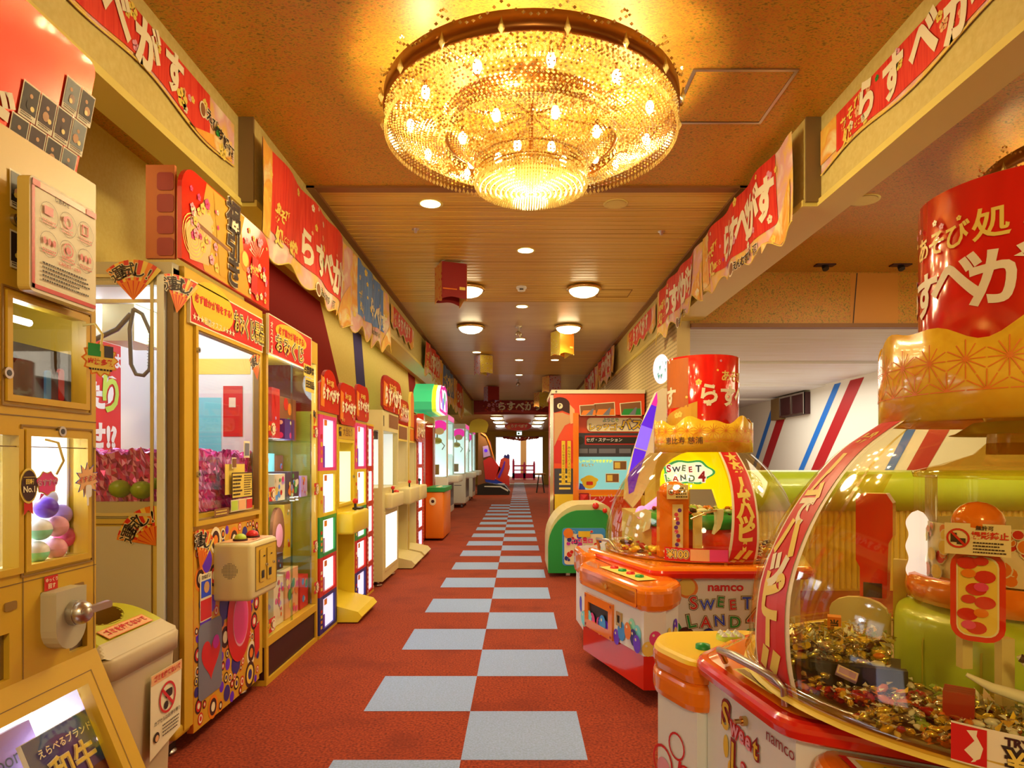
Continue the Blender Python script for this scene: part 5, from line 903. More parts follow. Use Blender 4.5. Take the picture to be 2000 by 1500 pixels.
m = M(); m.poly(fr_, [rp(*q) for q in ((943, 872), (953, 870), (958, 890), (944, 894))], 'lilac', .025); m.disc(fr_, *rp(949, 880), .06, 'violet_lit', .03, 10); m.build('screen', t)
m = M(); m.tube([(*((rp(940, 846)[0]), y0 - .02), rp(940, 846)[1]), (rp(950, 853)[0], y0 - .02, rp(950, 853)[1]), (rp(957, 870)[0], y0 - .02, rp(957, 870)[1]), (rp(965, 897)[0], y0 - .02, rp(965, 897)[1])], .025, 'orange', 6); m.build('side_arch', t)
m = M(); m.slab(fr_, [rp(*q) for q in ((947, 933), (970, 936), (984, 943), (970, 945), (948, 941))], -.6, 0.01, 'blue'); m.build('seat_cushion', t)
m = M(); m.slab(fr_, [rp(*q) for q in ((968, 936), (974, 915), (978, 897), (985, 893), (995, 895), (996, 915), (992, 928), (995, 930), (995, 950), (985, 944))], -.6, .02, 'red_gloss'); m.slab(fr_, [rp(*q) for q in ((983, 893), (986, 887), (989, 890), (992, 886), (995, 889), (995, 896))], -.5, .03, 'navy'); m.poly(fr_, [rp(*q) for q in ((972, 932), (982, 910), (985, 900), (987, 902), (984, 916), (976, 934))], 'purple', .03); m.build('seat_back', t)
# stools, hanging oval sign, exit sign, maple garland, bridge rail beyond the door
t = T('stool', 'round brown topped bar stool near the doorway on the right', 'stool', (.75, 24.0, 0)); m = M(); m.lathe([(0, .72), (.2, .72), (.22, .69), (.2, .65), (0, .65)], .8, 24, 'wood_brown', 18); m.build('seat', t)
for k in range(4): a = PI / 4 + k * PI / 2; m = M(); m.tube([(.8 + .08 * math.cos(a), 24 + .08 * math.sin(a), .65), (.8 + .2 * math.cos(a), 24 + .2 * math.sin(a), 0)], .022, 'black', 6); m.build('leg', t)
t = T('oval_sign', 'hanging red oval sign with white lettering in front of the doorway', 'sign', (0, 25, 2.3)); f = FC(0, 25, 0); m = M(); m.slab(f, [(-.02 + .52 * math.cos(q), 2.5 + .17 * math.sin(q)) for q in [2 * PI * k / 32 for k in range(32)]], -.03, 0, 'red', 'orange'); m.text('らすべがす', f, .02, 2.5, .13, 'white_print', .004, .04); m.poly(f, [(-.5, 2.47), (-.36, 2.58), (-.3, 2.42), (-.38, 2.40)], 'orange', .003); m.build('board', t)
m = M(); m.cyl((0, 25.01, 2.66), (0, 25.01, 2.62), .01, 'steel', 6); m.build('hook', t)
m = M(); m.box(-.1, 31.8, 2.42, .16, 31.9, 2.60, 'white_plastic'); m.rect(FC(0, 31.8, 0), -.09, 2.43, .15, 2.59, 'exit_lit', .002); m.disc(FC(0, 31.8, 0), .0, 2.51, .05, 'green', .004, 8); m.build('exit_sign', label='small lit green and white exit sign over the doorway', cat='exit sign')
m = M(); rs = random.Random(4)
for k in range(170): a = -.75 + 1.7 * rs.random(); b = 2.32 - .16 * rs.random() * (1 - abs(a - .1)); m.poly(FC(0, 31.88 + .06 * rs.random(), 0), star(a, b, .06, .025, 5, rs.random() * 6), rs.choice(['red', 'orange', 'dots_red']), 0)
m.tube([(-1.1, 31.93, 2.36), (0, 31.93, 2.33), (1.15, 31.93, 2.36)], .015, 'wood_brown', 5); m.build('maple_garland', label='garland of red maple leaves across the top of the doorway', cat='garland', kind='stuff')
t = T('bridge_railing', 'red wooden bridge railing seen through the doorway', 'railing', (.4, 40, 0)); mat('bridge_red', C(176, 22, 60), .45)
for x, h in ((-.32, 1.15), (.35, .95), (.95, 1.0)): m = M(); m.box(x - .07, 40, 0, x + .07, 40.14, h, 'bridge_red'); m.lathe([(.08, h), (.05, h + .06), (.06, h + .1), (0, h + .18)], x, 40.07, 'bridge_red', 10); m.build('post', t)
m = M(); m.box(-.3, 40.03, .82, 1.0, 40.11, .92, 'bridge_red'); m.build('top_rail', t); m = M(); m.box(-.3, 40.03, .56, 1.0, 40.11, .64, 'bridge_red'); m.build('middle_rail', t); m = M(); m.box(-.4, 40.0, .1, 1.0, 40.14, .42, 'bridge_red'); m.build('bottom_beam', t)
m = M(); m.box(.12, 42, 0, .5, 42.2, 2.9, 'pale_orange'); m.build('trim_4', kind='structure')
# ------------------------------------------------------------------ festival banners
def streak(name, c1, c2, sx=3., sy=.6):
    noise_mix(name, [c1, c2, c1], 7, .55, 3, dist=.4, stretch=(1, sx, sy), stops=[.35, .52, .66])
streak('banner_red', C(214, 26, 16), C(232, 62, 30), 6, .4); streak('banner_blue', C(120, 140, 150), C(60, 110, 150), 5, .5)
noise_mix('banner_cream', [C(242, 190, 110), C(240, 176, 60), C(232, 160, 120), C(246, 206, 140)], 5, .6, 3, dist=.5)
noise_mix('banner_gold', [C(244, 190, 60), C(238, 150, 40), C(248, 214, 120)], 6, .55, 3, dist=.8)
def banner(side, x, y0, y1, zt, zb, lab, grp, base='banner_red', flat=False, small=False, seed=0, text_from=.30, amp=.06, nw=4, sc=1., low=0.):
    """hung along the beam; reads left to right for someone facing it. side -1 = left wall, +1 = right wall"""
    L = y1 - y0; h = zt - zb; rs = random.Random(seed); ph = rs.random() * 6
    def hem(q): return (zb + h * .10 + amp * math.sin(2 * PI * nw * q + ph) + (.06 * h * math.sin(3 * q + ph)))
    def sag(q, v): return (0 if flat else .018 * math.sin(9 * q + ph + 2 * v) * (.3 + v) + .012 * math.sin(23 * q + seed))
    def P(q, z, off=0.):                        # q = 0..1 along the reading direction
        v = (zt - z) / h; y = y0 + L * q if side < 0 else y1 - L * q
        return V((x + (-side) * (sag(q, v) + off + .003), y, z))
    t = T('festival_banner', lab, 'banner', (x, (y0 + y1) / 2, zb), grp); m = M(); n = 56
    rows = 8
    for s, off in ((1, 0), ):
        for i in range(n):
            for j in range(rows):
                q0, q1 = i / n, (i + 1) / n; z = lambda q, k: zt + (hem(q) - zt) * k / rows
                m.add([P(q0, z(q0, j)), P(q1, z(q1, j)), P(q1, z(q1, j + 1)), P(q0, z(q0, j + 1))], [(0, 1, 2, 3)] if side < 0 else [(3, 2, 1, 0)], 'banner_cream', True)
    m.build('cloth', t)
    def patch(pts, mt, off): # grid-filled polygon on the cloth between q limits: pts list of (q, ztop, zbot)
        for (qa, ta, ba), (qb, tb, bb) in zip(pts, pts[1:]):
            k = 4
            for j in range(k): m.add([P(qa, ta + (ba - ta) * j / k, off), P(qb, tb + (bb - tb) * j / k, off), P(qb, tb + (bb - tb) * (j + 1) / k, off), P(qa, ta + (ba - ta) * (j + 1) / k, off)], [(0, 1, 2, 3)], mt, True)
    m = M(); N = 24
    cut = .12 * h if flat else .30 * h
    patch([(q, zt, max(hem(q) + (.02 if flat else .04), zb + cut + .05 * h * math.sin(5 * q + ph))) for q in [.09 + .91 * k / N for k in range(N + 1)] if q < (.86 if not small else .9)], base, .004)
    patch([(q, zt, zt - h * (.75 - .3 * q)) for q in (.0, .03, .06, .09)], 'banner_gold', .0045); patch([(q, zt - h * (1 - (q - .72) * 2.2), hem(q) + .012) for q in [.74 + .04 * k for k in range(7)]], 'banner_gold', .005)
    m.build('printed_field', t)
    m = M(); W = lambda a, b, c: P(a / L, zt - h * .5 + b, c)
    ck = .05
    tz = h * (.07 if flat else .05) - low * h
    s = (.20 if flat else .30) * L / 1.9 * sc
    for i, ch in enumerate('らすべがす'): m.text(ch, None, L * (text_from + .112 * i), tz + .01 * (-1) ** i * 1, s * (1.0 + .12 * (i in (2, 3))), 'white_print', .008, .05, warp=W, cell=ck, sx=.82)
    m.build('title_lettering', t); m = M()
    for i, ch in enumerate('あそび'): m.text(ch, None, L * (.13 + .035 * i), tz + .05 * h + .02 * i, s * .34, 'gold_print', .008, .04, warp=W, cell=ck)
    m.text('処', None, L * .15, tz - s * .3, s * .42, 'gold_print', .008, .05, warp=W, cell=ck); m.text('どころ', None, L * .21, tz - s * .24, s * .17, 'gold_print', .008, .02, warp=W, cell=ck)
    if not small:
        b = tz - (.0 if flat else s * .85); a0 = .87 if flat else .5
        if flat: a0 = .84
        for i, ch in enumerate('えびす幡酒' if flat else 'えんむすび 酒'):
            m.text(ch, None, L * (a0 + .033 * i), b - (.016 * i if flat else 0), s * (.34 if flat else .24), 'white_print', .0075, .09, warp=W, cell=ck); m.text(ch, None, L * (a0 + .033 * i), b - (.016 * i if flat else 0), s * (.34 if flat else .24), 'ink', .009, .03, warp=W, cell=ck)
        m.add([W(L * (a0 - .035) + s * .16 * math.cos(q), b + s * .2 * math.sin(q), .008) for q in [2 * PI * k / 14 for k in range(14)]], [tuple(range(14))], 'white_print'); m.add([W(L * (a0 - .035) + s * .12 * math.cos(q), b + s * .16 * math.sin(q), .009) for q in [2 * PI * k / 14 for k in range(14)]], [tuple(range(14))], 'wood_brown')
    m.build('small_lettering', t)
    m = M()
    for k in range(26 if not small else 8):
        a = L * (.04 + .92 * rs.random()); q = a / L; lo = hem(q) + .03; z = lo + (zt - .02 - lo) * rs.random(); b = z - (zt - h * .5); r = (.010 + .02 * rs.random()) * (1 if k % 4 else 1.7)
        blossom(m, None, a, b, r, rs.choice(['white_print', 'pale_pink', 'gold_print', 'gold_print', 'magenta' if k % 7 == 0 else 'pale_orange', 'green' if k % 9 == 0 else 'gold_print']), c=.006, warp=W)
    m.build('blossoms', t)
    m = M(); pts = [P(k / 40, hem(k / 40) + .004, .002) for k in range(41)]; m.tube(pts, .004, 'gold_print', 5); m.build('hem_cord', t)
    return t
g = 'hall banners along the beams'
banner(-1, -1.512, 1.62, 3.46, 2.955, 2.70, 'flat red banner on the beam above the capsule lottery machine', g, flat=True, seed=1, text_from=.22, amp=.022, nw=2)
banner(1, 1.632, 1.58, 3.51, 2.945, 2.70, 'flat red banner on the beam over the biggest candy machine', g, flat=True, seed=2, text_from=.24, amp=.02, nw=2)
banner(-1, -1.395, 3.52, 5.46, 2.93, 2.24, 'large red banner with a cream scalloped hem hanging above the glass showcase', g, seed=3, text_from=.40, amp=.035, sc=.82, low=.10)
banner(1, 1.495, 3.55, 5.28, 2.97, 2.42, 'large red hanging banner across the hall from the fukubiki crane, beside the access hatch', g, seed=4, text_from=.33, amp=.035)
banner(-1, -1.395, 5.48, 6.98, 2.93, 2.27, 'blue banner with pale lettering hanging over the coloured prize lockers', g, base='banner_blue', seed=5, text_from=.40, amp=.05, sc=.8, low=.08)
banner(1, 1.495, 5.30, 7.03, 2.96, 2.44, 'red and yellow hanging banner directly above the perforated wall end', g, seed=6, text_from=.33, amp=.05)
banner(-1, -1.425, 7.25, 8.85, 2.93, 2.66, 'small flat red banner on the left beam past the blue one', g, flat=True, seed=7, amp=.03, small=True, text_from=.3)
banner(1, 1.545, 7.35, 9.25, 2.95, 2.66, 'small flat red banner on the right beam above the pegboard wall', g, flat=True, seed=8, amp=.03, small=True, text_from=.3)
banner(-1, -1.38, 9.6, 11.7, 2.97, 2.43, 'far red banner above the glowing cloud sign', g, seed=9, small=True, amp=.05); banner(-1, -1.38, 11.75, 14.2, 2.95, 2.25, 'far blue banner behind the cloud sign', g, base='banner_blue', seed=10, small=True, amp=.05)
banner(-1, -1.38, 14.3, 16.2, 2.95, 2.2, 'farthest red banner on the left side', g, seed=11, small=True, amp=.05)
banner(1, 1.49, 10.2, 12.3, 2.99, 2.5, 'far red banner hanging on the right beside the pegboard', g, seed=12, small=True, amp=.05); banner(1, 1.49, 12.4, 14.6, 2.99, 2.5, 'farthest red banner on the right side', g, seed=13, small=True, amp=.05)
m = M(); f = FC(0, 20.04, 0); m.slab(f, [(-1.38, 2.60), (.9, 2.60), (.95, 2.66), (.95, 3.03), (-1.38, 3.03)], -.005, .003, 'deep_red'); m.text('らすべがす', f, .04, 2.83, .28, 'white_print', .006, .04); m.text('あそび', f, -.78, 2.88, .13, 'pale_pink', .006, .03); m.text('処', f, -.78, 2.74, .13, 'pale_pink', .006, .03); m.poly(f, [(-1.38, 2.60), (-.9, 2.60), (-.5, 2.68), (.3, 2.62), (.9, 2.60), (.9, 2.66), (.4, 2.72), (-.4, 2.74), (-1.38, 2.66)], 'dots_red', .005)
rs = random.Random(2)
for k in range(30): blossom(m, f, -1.3 + 2.1 * rs.random(), 2.65 + .36 * rs.random(), .02 + .02 * rs.random(), rs.choice(['red', 'pale_pink', 'orange']), 'red', .0045 + .0001 * k)
m.build('beam_banner', label='dark red banner with white lettering across the far beam', cat='banner')
# ------------------------------------------------------------------ right row: large game cabinet, kids' ride, leaning game
FZ = F((0, 0, 0), (1, 0, 0), (0, 1, 0))        # plan frame, extrudes upward
def edge(a, b): return F((a[0], a[1], 0), (b[0] - a[0], b[1] - a[1], 0), (0, 0, 1))
# big cabinet facing the camera
Yc = 8.0; f = FC(0, Yc, 0); X_ = lambda px: (px - VPX) * Yc / FPX; Z_ = lambda py: CZ + (HOR - py) * Yc / FPX
t = T('game_cabinet', 'large red and yellow kids game cabinet with a screen, against the pegboard wall', 'arcade cabinet', (.95, 8.6, 0))
m = M(); m.box(.43, Yc + .12, .05, 1.545, 9.2, 2.0, 'orange_red'); m.box(.43, Yc, 1.74, 1.545, Yc + .12, 2.0, 'orange_red'); m.box(.43, Yc, .05, X_(1130), Yc + .12, 1.74, 'orange_red'); m.box(X_(1119), Yc - .02, .05, X_(1130), Yc + .1, 1.76, 'orange_gloss'); m.box(.43, Yc, .05, 1.545, Yc + .12, .75, 'yellow'); m.rect(f, .44, .05, X_(1119), Z_(965), 'yellow', .002); m.rect(f, X_(1130), .05, 1.5, .74, 'red', .002); m.build('cabinet', t)
m = M(); m.box(.40, Yc - .015, 2.0, 1.55, 9.2, 2.045, 'white_print'); m.text('©', f, .46, 2.02, .03, 'ink', .02); m.build('top_edge', t)
m = M(); m.slab(F((.43, 0, 0), (0, -1, 0), (0, 0, 1)), [(-9.2, .05), (-Yc, .05), (-Yc, 1.9), (-Yc - .1, 2.0), (-9.2, 2.0)], 0, .006, 'red'); m.box(.385, Yc - .005, .06, .428, Yc + .04, 1.98, 'chrome'); m.build('side_panel', t)
m = M(); xa, xb = .436, X_(1119)
m.rect(f, xa, Z_(905), xb, Z_(860), 'red', .002); m.rect(f, xa, Z_(965), xb, Z_(915), 'dark_grey', .003)
for k in range(4): m.poly(f, [(xa + .06 + .0 * k, Z_(925 + 9 * k)), (xa + .2, Z_(925 + 9 * k)), (xa + .2, Z_(929 + 9 * k)), (xa + .06, Z_(929 + 9 * k))], 'gold_print', .005)
m.poly(f, [(xa, Z_(806))] + [(xa + .07 + .12 * math.cos(q), Z_(790) + .09 * math.sin(q)) for q in [PI - PI * k / 10 for k in range(11)]] + [(xa + .19, Z_(808)), (xa + .1, Z_(802))], 'dark_brown', .004); m.disc(f, xa + .07, Z_(793), .035, 'white_print', .006, 14); m.text('P', f, xa + .07, Z_(793), .05, 'ink', .008)
m.poly(f, [(xa, Z_(807)), (xa + .1, Z_(806)), (xa + .2, Z_(812)), (xa + .21, Z_(825)), (xa + .13, Z_(831)), (xa + .06, Z_(850)), (xa, Z_(872))], 'skin_tan', .005); m.poly(f, [(xa + .19, Z_(790)), (xa + .25, Z_(800)), (xa + .25, Z_(826)), (xa + .2, Z_(828)), (xa + .19, Z_(812))], 'pale_orange', .006)
for k, s in enumerate(('そうじゅうせき・うんてん', 'みんなでバスにのろう')): m.rect(f, xa + .09 + .07 * k, Z_(945 - 3 * k), xa + .135 + .07 * k, Z_(861), 'yellow', .006); m.vtext(s, f, xa + .1125 + .07 * k, (Z_(945) + Z_(861)) / 2, .036, 'ink', 1.1 if k else 1.0, c=.008, bold=.0)
m.build('side_art', t, label='red side art with a cap wearer and yellow vertical lettering')
for k, (a, b, w, h, r) in enumerate(((X_(1133), Z_(812), .2, .14, .06), (X_(1162), Z_(812), .25, .17, .08), (X_(1212), Z_(812), .26, .18, .1))):
    m = M(); P = [(a, b), (a + w, b + .0), (a + w * .97, b + h), (a - w * .05, b + h - r * w)]; m.poly(f, P, 'white_print', .003); c = (a + w / 2, b + h * .46); Q = [(c[0] + (x - c[0]) * .92, c[1] + (y - c[1]) * .88) for x, y in P]; m.poly(f, Q, 'wood_brown', .004); m.poly(f, [Q[0], Q[1], ((Q[1][0] + Q[2][0]) / 2, (Q[1][1] + Q[2][1]) / 2), (Q[0][0] + .03, c[1])], 'green' if k == 2 else 'orange', .005); m.poly(f, [(c[0] - .03, Q[0][1]), (c[0] + .05, Q[0][1]), (c[0] + .07, c[1] + .02), (c[0] + .05, c[1] + .02)], 'grey', .006); m.build('photo_print', t)
fb = FC(0, Yc + .118, 0)
m = M(); m.slab(fb, rrect(X_(1148), Z_(842), 1.54, Z_(815), .05), 0, .02, 'white_print', 'ink')
for c_, bd, mt in ((.022, .1, 'navy'), (.024, .04, 'yellow')): m.text('レッツゴー', fb, X_(1186), Z_(834), .085, mt, c_, bd, sx=1.05); m.text('バス', fb, X_(1236), Z_(830), .14, mt, c_, bd)
for c_, bd, mt in ((.022, .1, 'blue'), (.024, .03, 'lime')): m.text('ようこそ', fb, X_(1195), Z_(820), .05, mt, c_, bd)
m.build('marquee', t)
m = M(); m.rect(fb, X_(1130), Z_(892), 1.54, Z_(845), 'dark_grey', .004); m.rect(fb, X_(1144), Z_(868), 1.5, Z_(850), 'red', .006); m.rect(fb, X_(1147), Z_(866), 1.49, Z_(853), 'black', .008); m.text('セガ・ステーション', fb, X_(1182), Z_(859), .05, 'white_cool', .010, .02, shear=.15); m.disc(fb, X_(1135), Z_(860), .05, 'black', .008, 14)
for a, b in ((1133, 1150), (1152, 1168), (1172, 1205), (1212, 1235)): m.rect(fb, X_(a), Z_(885), X_(b), Z_(876), 'grey', .006)
m.build('bezel', t)
m = M(); m.rect(fb, X_(1130), Z_(957), 1.52, Z_(892), 'screen_lit', .004); m.text('しゅっぱつできますか', fb, X_(1165), Z_(901), .042, 'lime_lit', .006, .04); m.text('おしてね', fb, X_(1150), Z_(909), .04, 'yellow', .006, .04)
m.poly(fb, [(X_(1142) + .09 * math.cos(q) * (1.3 if .2 < q < .6 or 2.5 < q < 2.9 else 1) + .07, Z_(942) + .085 * math.sin(q)) for q in [2 * PI * k / 24 for k in range(24)]], 'machine_yellow', .006); m.poly(fb, rrect(X_(1147), Z_(948), X_(1160), Z_(941), .01), 'red', .008); m.poly(fb, [(X_(1132), Z_(957)), (X_(1145), Z_(957)), (X_(1143), Z_(948)), (X_(1134), Z_(944))], 'blue', .005)
for a, b in ((1200, 900), (1185, 925)): m.rect(fb, X_(a), Z_(b + 18), X_(a + 27), Z_(b), 'white_print', .006); m.rect(fb, X_(a + 1), Z_(b + 17), X_(a + 26), Z_(b + 1), 'wood_brown', .007); m.rect(fb, X_(a + 3), Z_(b + 15), X_(a + 14), Z_(b + 3), 'gold_print', .008)
m.build('screen', t)
m = M(); m.box(X_(1130), Yc + .02, .745, 1.52, Yc + .12, .82, 'orange_gloss'); fk = FC(0, Yc + .0, 0); m.frame(fk, X_(1131), Z_(985), X_(1150), Z_(963), .012, 0, .01, 'deep_red'); a0, b0, a1, b1 = X_(1133), Z_(983), X_(1148), Z_(965); cx, cy_ = (a0 + a1) / 2, (b0 + b1) / 2
for P in (((a0, b0), (a1, b0)), ((a1, b0), (a1, b1)), ((a1, b1), (a0, b1)), ((a0, b1), (a0, b0))): m.add([fk.p(*P[0], .006), fk.p(*P[1], .006), fk.p(cx, cy_, .03)], [(0, 1, 2)], 'red')
m.text('レッツ', fk, X_(1176), Z_(974), .12, 'pale_pink', .004, .01); m.build('button_panel', t)
# green kids' ride
Yg = 6.6; f = FC(0, Yg, 0); X_ = lambda px: (px - VPX) * Yg / FPX; Z_ = lambda py: CZ + (HOR - py) * Yg / FPX
t = T('kiddie_ride', 'round shouldered green kids machine with a cream rim and a colourful picture panel', 'kids ride', (.65, 7.0, 0))
x0, x1, zt = X_(1074), X_(1196), Z_(985); out = [(x1, .06), (x1, zt - .1)] + arc(x1 - .1, zt - .1, .1, 0, PI / 2, 4) + arc(x0 + .34, zt - .40, .36, PI / 2, PI, 10, 1.11)[1:] + [(x0 - .02, .06)]
m = M(); m.slab(f, out, -.75, -.03, 'ivory'); m.slab(f, [(x0 + .03 + (x - x0 - .03) * .94, .04 + (z - .06) * .945) for x, z in out], -.03, 0.01, 'green', 'green'); m.build('body', t)
m = M(); a0, b0, a1, b1 = X_(1098), Z_(1104), X_(1182), Z_(1031); m.slab(f, rrect(a0, b0, a1, b1, .03), .01, .016, 'sky_blue', 'white_print'); m.poly(f, rrect(a0 + .02, b0 + .01, a1 - .02, b1 - .06, .03), 'white_print', .018); rs = random.Random(8)
for k in range(44):
    a = a0 + .03 + (a1 - a0 - .06) * rs.random(); b = b0 + .03 + (b1 - b0 - .06) * rs.random(); r = .014 + .02 * rs.random(); m.disc(f, a, b, r, 'white_print', .019 + .0002 * k, 10); m.disc(f, a, b, r * .85, rs.choice(['red', 'blue', 'red', 'magenta', 'navy', 'sky_blue']), .0191 + .0002 * k, 10)
m.disc(f, a0 + .06, b1 - .05, .05, 'orange', .032, 14); m.rect(f, a0 + .16, b1 - .09, a0 + .28, b1 - .03, 'yellow', .032); m.text('コロコロ', f, a0 + .2, b1 - .13, .055, 'pink', .033, .05); m.build('picture_panel', t, label='blue picture panel of red and blue balls')
for k, (x, z) in enumerate(((1163, 988), (1181, 997))): m = M(); m.ball((X_(x), Yg - .02, Z_(z)), .035 if k == 0 else .026, 'red_gloss', 12); m.build('red_knob', t)
for x in (X_(1110), X_(1180)): m = M(); m.cyl((x - .02, Yg + .06, .04), (x + .02, Yg + .06, .04), .04, 'white_plastic', 14); m.build('caster', t)
# leaning game with a violet light blade
Yb = 5.6; f = FC(0, Yb, 0); X_ = lambda px: (px - VPX) * Yb / FPX; Z_ = lambda py: CZ + (HOR - py) * Yb / FPX; Q_ = lambda *ps: [(X_(a), Z_(b)) for a, b in ps]
t = T('light_blade_game', 'cream music game with a leaning violet lit blade, behind the middle candy machine', 'arcade game', (1.15, 5.9, 0))
m = M(); m.slab(f, Q_((1221, 975), (1224, 940), (1240, 880), (1262, 812), (1283, 765), (1295, 758), (1308, 760), (1300, 830), (1290, 880), (1272, 935), (1250, 975), (1236, 992)), -.1, 0, 'white_print'); b = m.build('blade', t)
m = M(); m.poly(f, Q_((1272, 790), (1283, 765), (1284, 785), (1282, 794)), 'magenta_lit', .003)
m.poly(f, Q_((1252, 830), (1272, 790), (1282, 794), (1274, 838)), 'violet_lit', .003); m.poly(f, Q_((1240, 873), (1252, 830), (1274, 838), (1263, 880)), 'violet_pale_lit', .003); m.poly(f, Q_((1226, 935), (1239, 875), (1262, 882), (1248, 925), (1238, 960), (1228, 965)), 'violet_lit', .003); m.build('light_panel', b)
m = M(); m.slab(f, [(X_(1293) + .065 * math.cos(q), Z_(720) + .125 * math.sin(q)) for q in [2 * PI * k / 24 for k in range(24)]], -.06, 0, 'led_white'); rs = random.Random(6)
for k in range(10): a = X_(1283) + .09 * rs.random(); z = Z_(735) + .15 * rs.random(); m.poly(f, [(a, z), (a + .022 * rs.random(), z + .012), (a + .006, z - .04)], rs.choice(['mint', 'magenta', 'mint', 'pale_pink']), .004 + .0002 * k)
m.build('head_sign', t)
m = M(); m.box(X_(1240), Yb + .11, .0, 1.52, 6.3, .72, 'ivory'); m.box(X_(1246), Yb - .3, .0, X_(1340), Yb + .11, .60, 'ivory'); m.box(X_(1290), Yb + .2, .72, 1.5, 6.3, 1.3, 'cream'); m.build('body', t)
m = M(); P0, P1 = V((X_(1240), Yb - .32, Z_(995))), V((X_(1300), Yb - .32, Z_(950))); m.tube([P0, P1], .03, 'uv_tube', 10); m.ball(P0, .055, 'uv_tube', 12); m.build('violet_tube', t)
# padded barrier behind the candy machines
t = T('padded_barrier', 'lime green padded roll on a cream ribbed barrier behind the candy machines', 'barrier', (3.4, 6.0, 0))
m = M(); m.cyl((1.9, 5.95, .90), (5.2, 5.95, .90), .19, 'lime', 28); m.build('padded_roll', t); m = M(); m.box(1.95, 5.9, 0, 5.2, 6.05, .78, 'gold_print')
for k in range(60): m.cyl((2.0 + .054 * k, 5.9, .02), (2.0 + .054 * k, 5.9, .76), .02, 'cream', 6)
m.build('ribbed_panel', t)
# ------------------------------------------------------------------ candy scoop machines
mat('candy_gold', C(244, 196, 60), .2, .3); mat('candy_red', C(170, 26, 20), .25); mat('candy_choc', C(84, 34, 18), .25); mat('candy_white', C(240, 226, 170), .2); mat('candy_orange', C(236, 120, 30), .25); mat('candy_green', C(150, 170, 50), .25); mat('candy_violet', C(130, 70, 130), .3)
CANDY = ['candy_gold', 'candy_white', 'candy_red', 'candy_choc', 'candy_gold', 'candy_orange', 'candy_green', 'candy_white', 'foil_clear']
def candies(m, pts, r, cols, rs):          # wrapped sweets: a nugget with two twisted ends
    for p in pts:
        p = V(p); c = rs.choice(cols); a = rs.random() * 6; d = V((math.cos(a), math.sin(a), (rs.random() - .5) * .8)).normalized(); k = r * (.7 + .6 * rs.random()); w = d.cross(V((0, 0, 1))).normalized()
        m.tube([p - d * k * 1.1, p - d * k * .5, p + d * k * .5, p + d * k * 1.1], [k * .2, k * .62, k * .62, k * .2], c, 6)
        for s in (-1, 1): e = p + d * k * 1.1 * s; m.add([e, e + d * s * k * .8 + w * k * .55, e + d * s * k * .8 - w * k * .55 + V((0, 0, k * .3))], [(0, 1, 2)], c if rs.random() < .5 else 'candy_white')
def prism(m, pts, z0, z1, top, side): m.slab(FZ, pts, z0, z1, top, side)
def scale_poly(p, s):
    cx = sum(a for a, b in p) / len(p); cy_ = sum(b for a, b in p) / len(p); return [(cx + (a - cx) * s, cy_ + (b - cy_) * s) for a, b in p]
def inset(p, d):                           # offset a counter-clockwise polygon inward
    n = len(p); r = []
    for i in range(n):
        a, b, c = V((*p[i - 1], 0)), V((*p[i], 0)), V((*p[(i + 1) % n], 0)); u, v = (b - a).normalized(), (c - b).normalized(); nu, nv = V((-u.y, u.x, 0)), V((-v.y, v.x, 0)); k = (nu + nv); k = k / max(.3, (1 + nu.dot(nv))); r.append((b.x + k.x * d, b.y + k.y * d))
    return r
def rounded_rim(m, p, z0, z1, top, side, r=.018, rc=.05):
    p = roundp(p, rc); h = z1 - z0; k = min(h * .5, r * 1.6); lv = [(0, z0), (-r * .7, z0 + k * .3), (-r, z0 + k), (-r, z1 - k), (-r * .85, z1 - k * .6), (-r * .5, z1 - k * .25), (0, z1 - k * .05), (r, z1)]
    R = [[(*q, z) for q in inset(p, d)] for d, z in lv]; n = len(p)
    for j in range(len(R) - 1): m.add(R[j] + R[j + 1], [(i, (i + 1) % n, n + (i + 1) % n, n + i) for i in range(n)], side if j < 4 else top, True)
    m.add(R[-1], [tuple(range(n))], top)
def roundp(p, r, n=4):                      # round the corners of a polygon
    out = []; N = len(p)
    for i in range(N):
        a, b, c = V((*p[i - 1], 0)), V((*p[i], 0)), V((*p[(i + 1) % N], 0)); d = min(r, (a - b).length * .45, (c - b).length * .45); u = b + (a - b).normalized() * d; w = b + (c - b).normalized() * d
        for k in range(n + 1): t = k / n; q = u * (1 - t) ** 2 + b * 2 * t * (1 - t) + w * t * t; out.append((q.x, q.y))
    return out
def drum_warp(cx, cy_, r, th0):            # a = arc length clockwise seen from outside, b = height
    def w(a, b, c): t = th0 + a / r; return V((cx + (r + c) * math.cos(t), cy_ + (r + c) * math.sin(t), b))
    return w
def prof_fn(prof):
    L = [0]
    for (a, b), (c, d) in zip(prof, prof[1:]): L.append(L[-1] + math.hypot(c - a, d - b))
    def at(s):
        s = min(max(s, 0), L[-1])
        for i in range(len(prof) - 1):
            if s <= L[i + 1] or i == len(prof) - 2:
                k = (s - L[i]) / (L[i + 1] - L[i]); return prof[i][0] + (prof[i + 1][0] - prof[i][0]) * k, prof[i][1] + (prof[i + 1][1] - prof[i][1]) * k
    return at, L[-1]
def smooth(prof, n=24):                    # Catmull-Rom through the profile points
    P = [prof[0]] + prof + [prof[-1]]; out = []
    for i in range(len(prof) - 1):
        p0, p1, p2, p3 = P[i:i + 4]
        for k in range(4):
            t = k / 4; out.append(tuple(.5 * (2 * b + (c - a) * t + (2 * a - 5 * b + 4 * c - d) * t * t + (3 * b - a - 3 * c + d) * t ** 3) for a, b, c, d in zip(p0, p1, p2, p3)))
    return out + [prof[-1]]
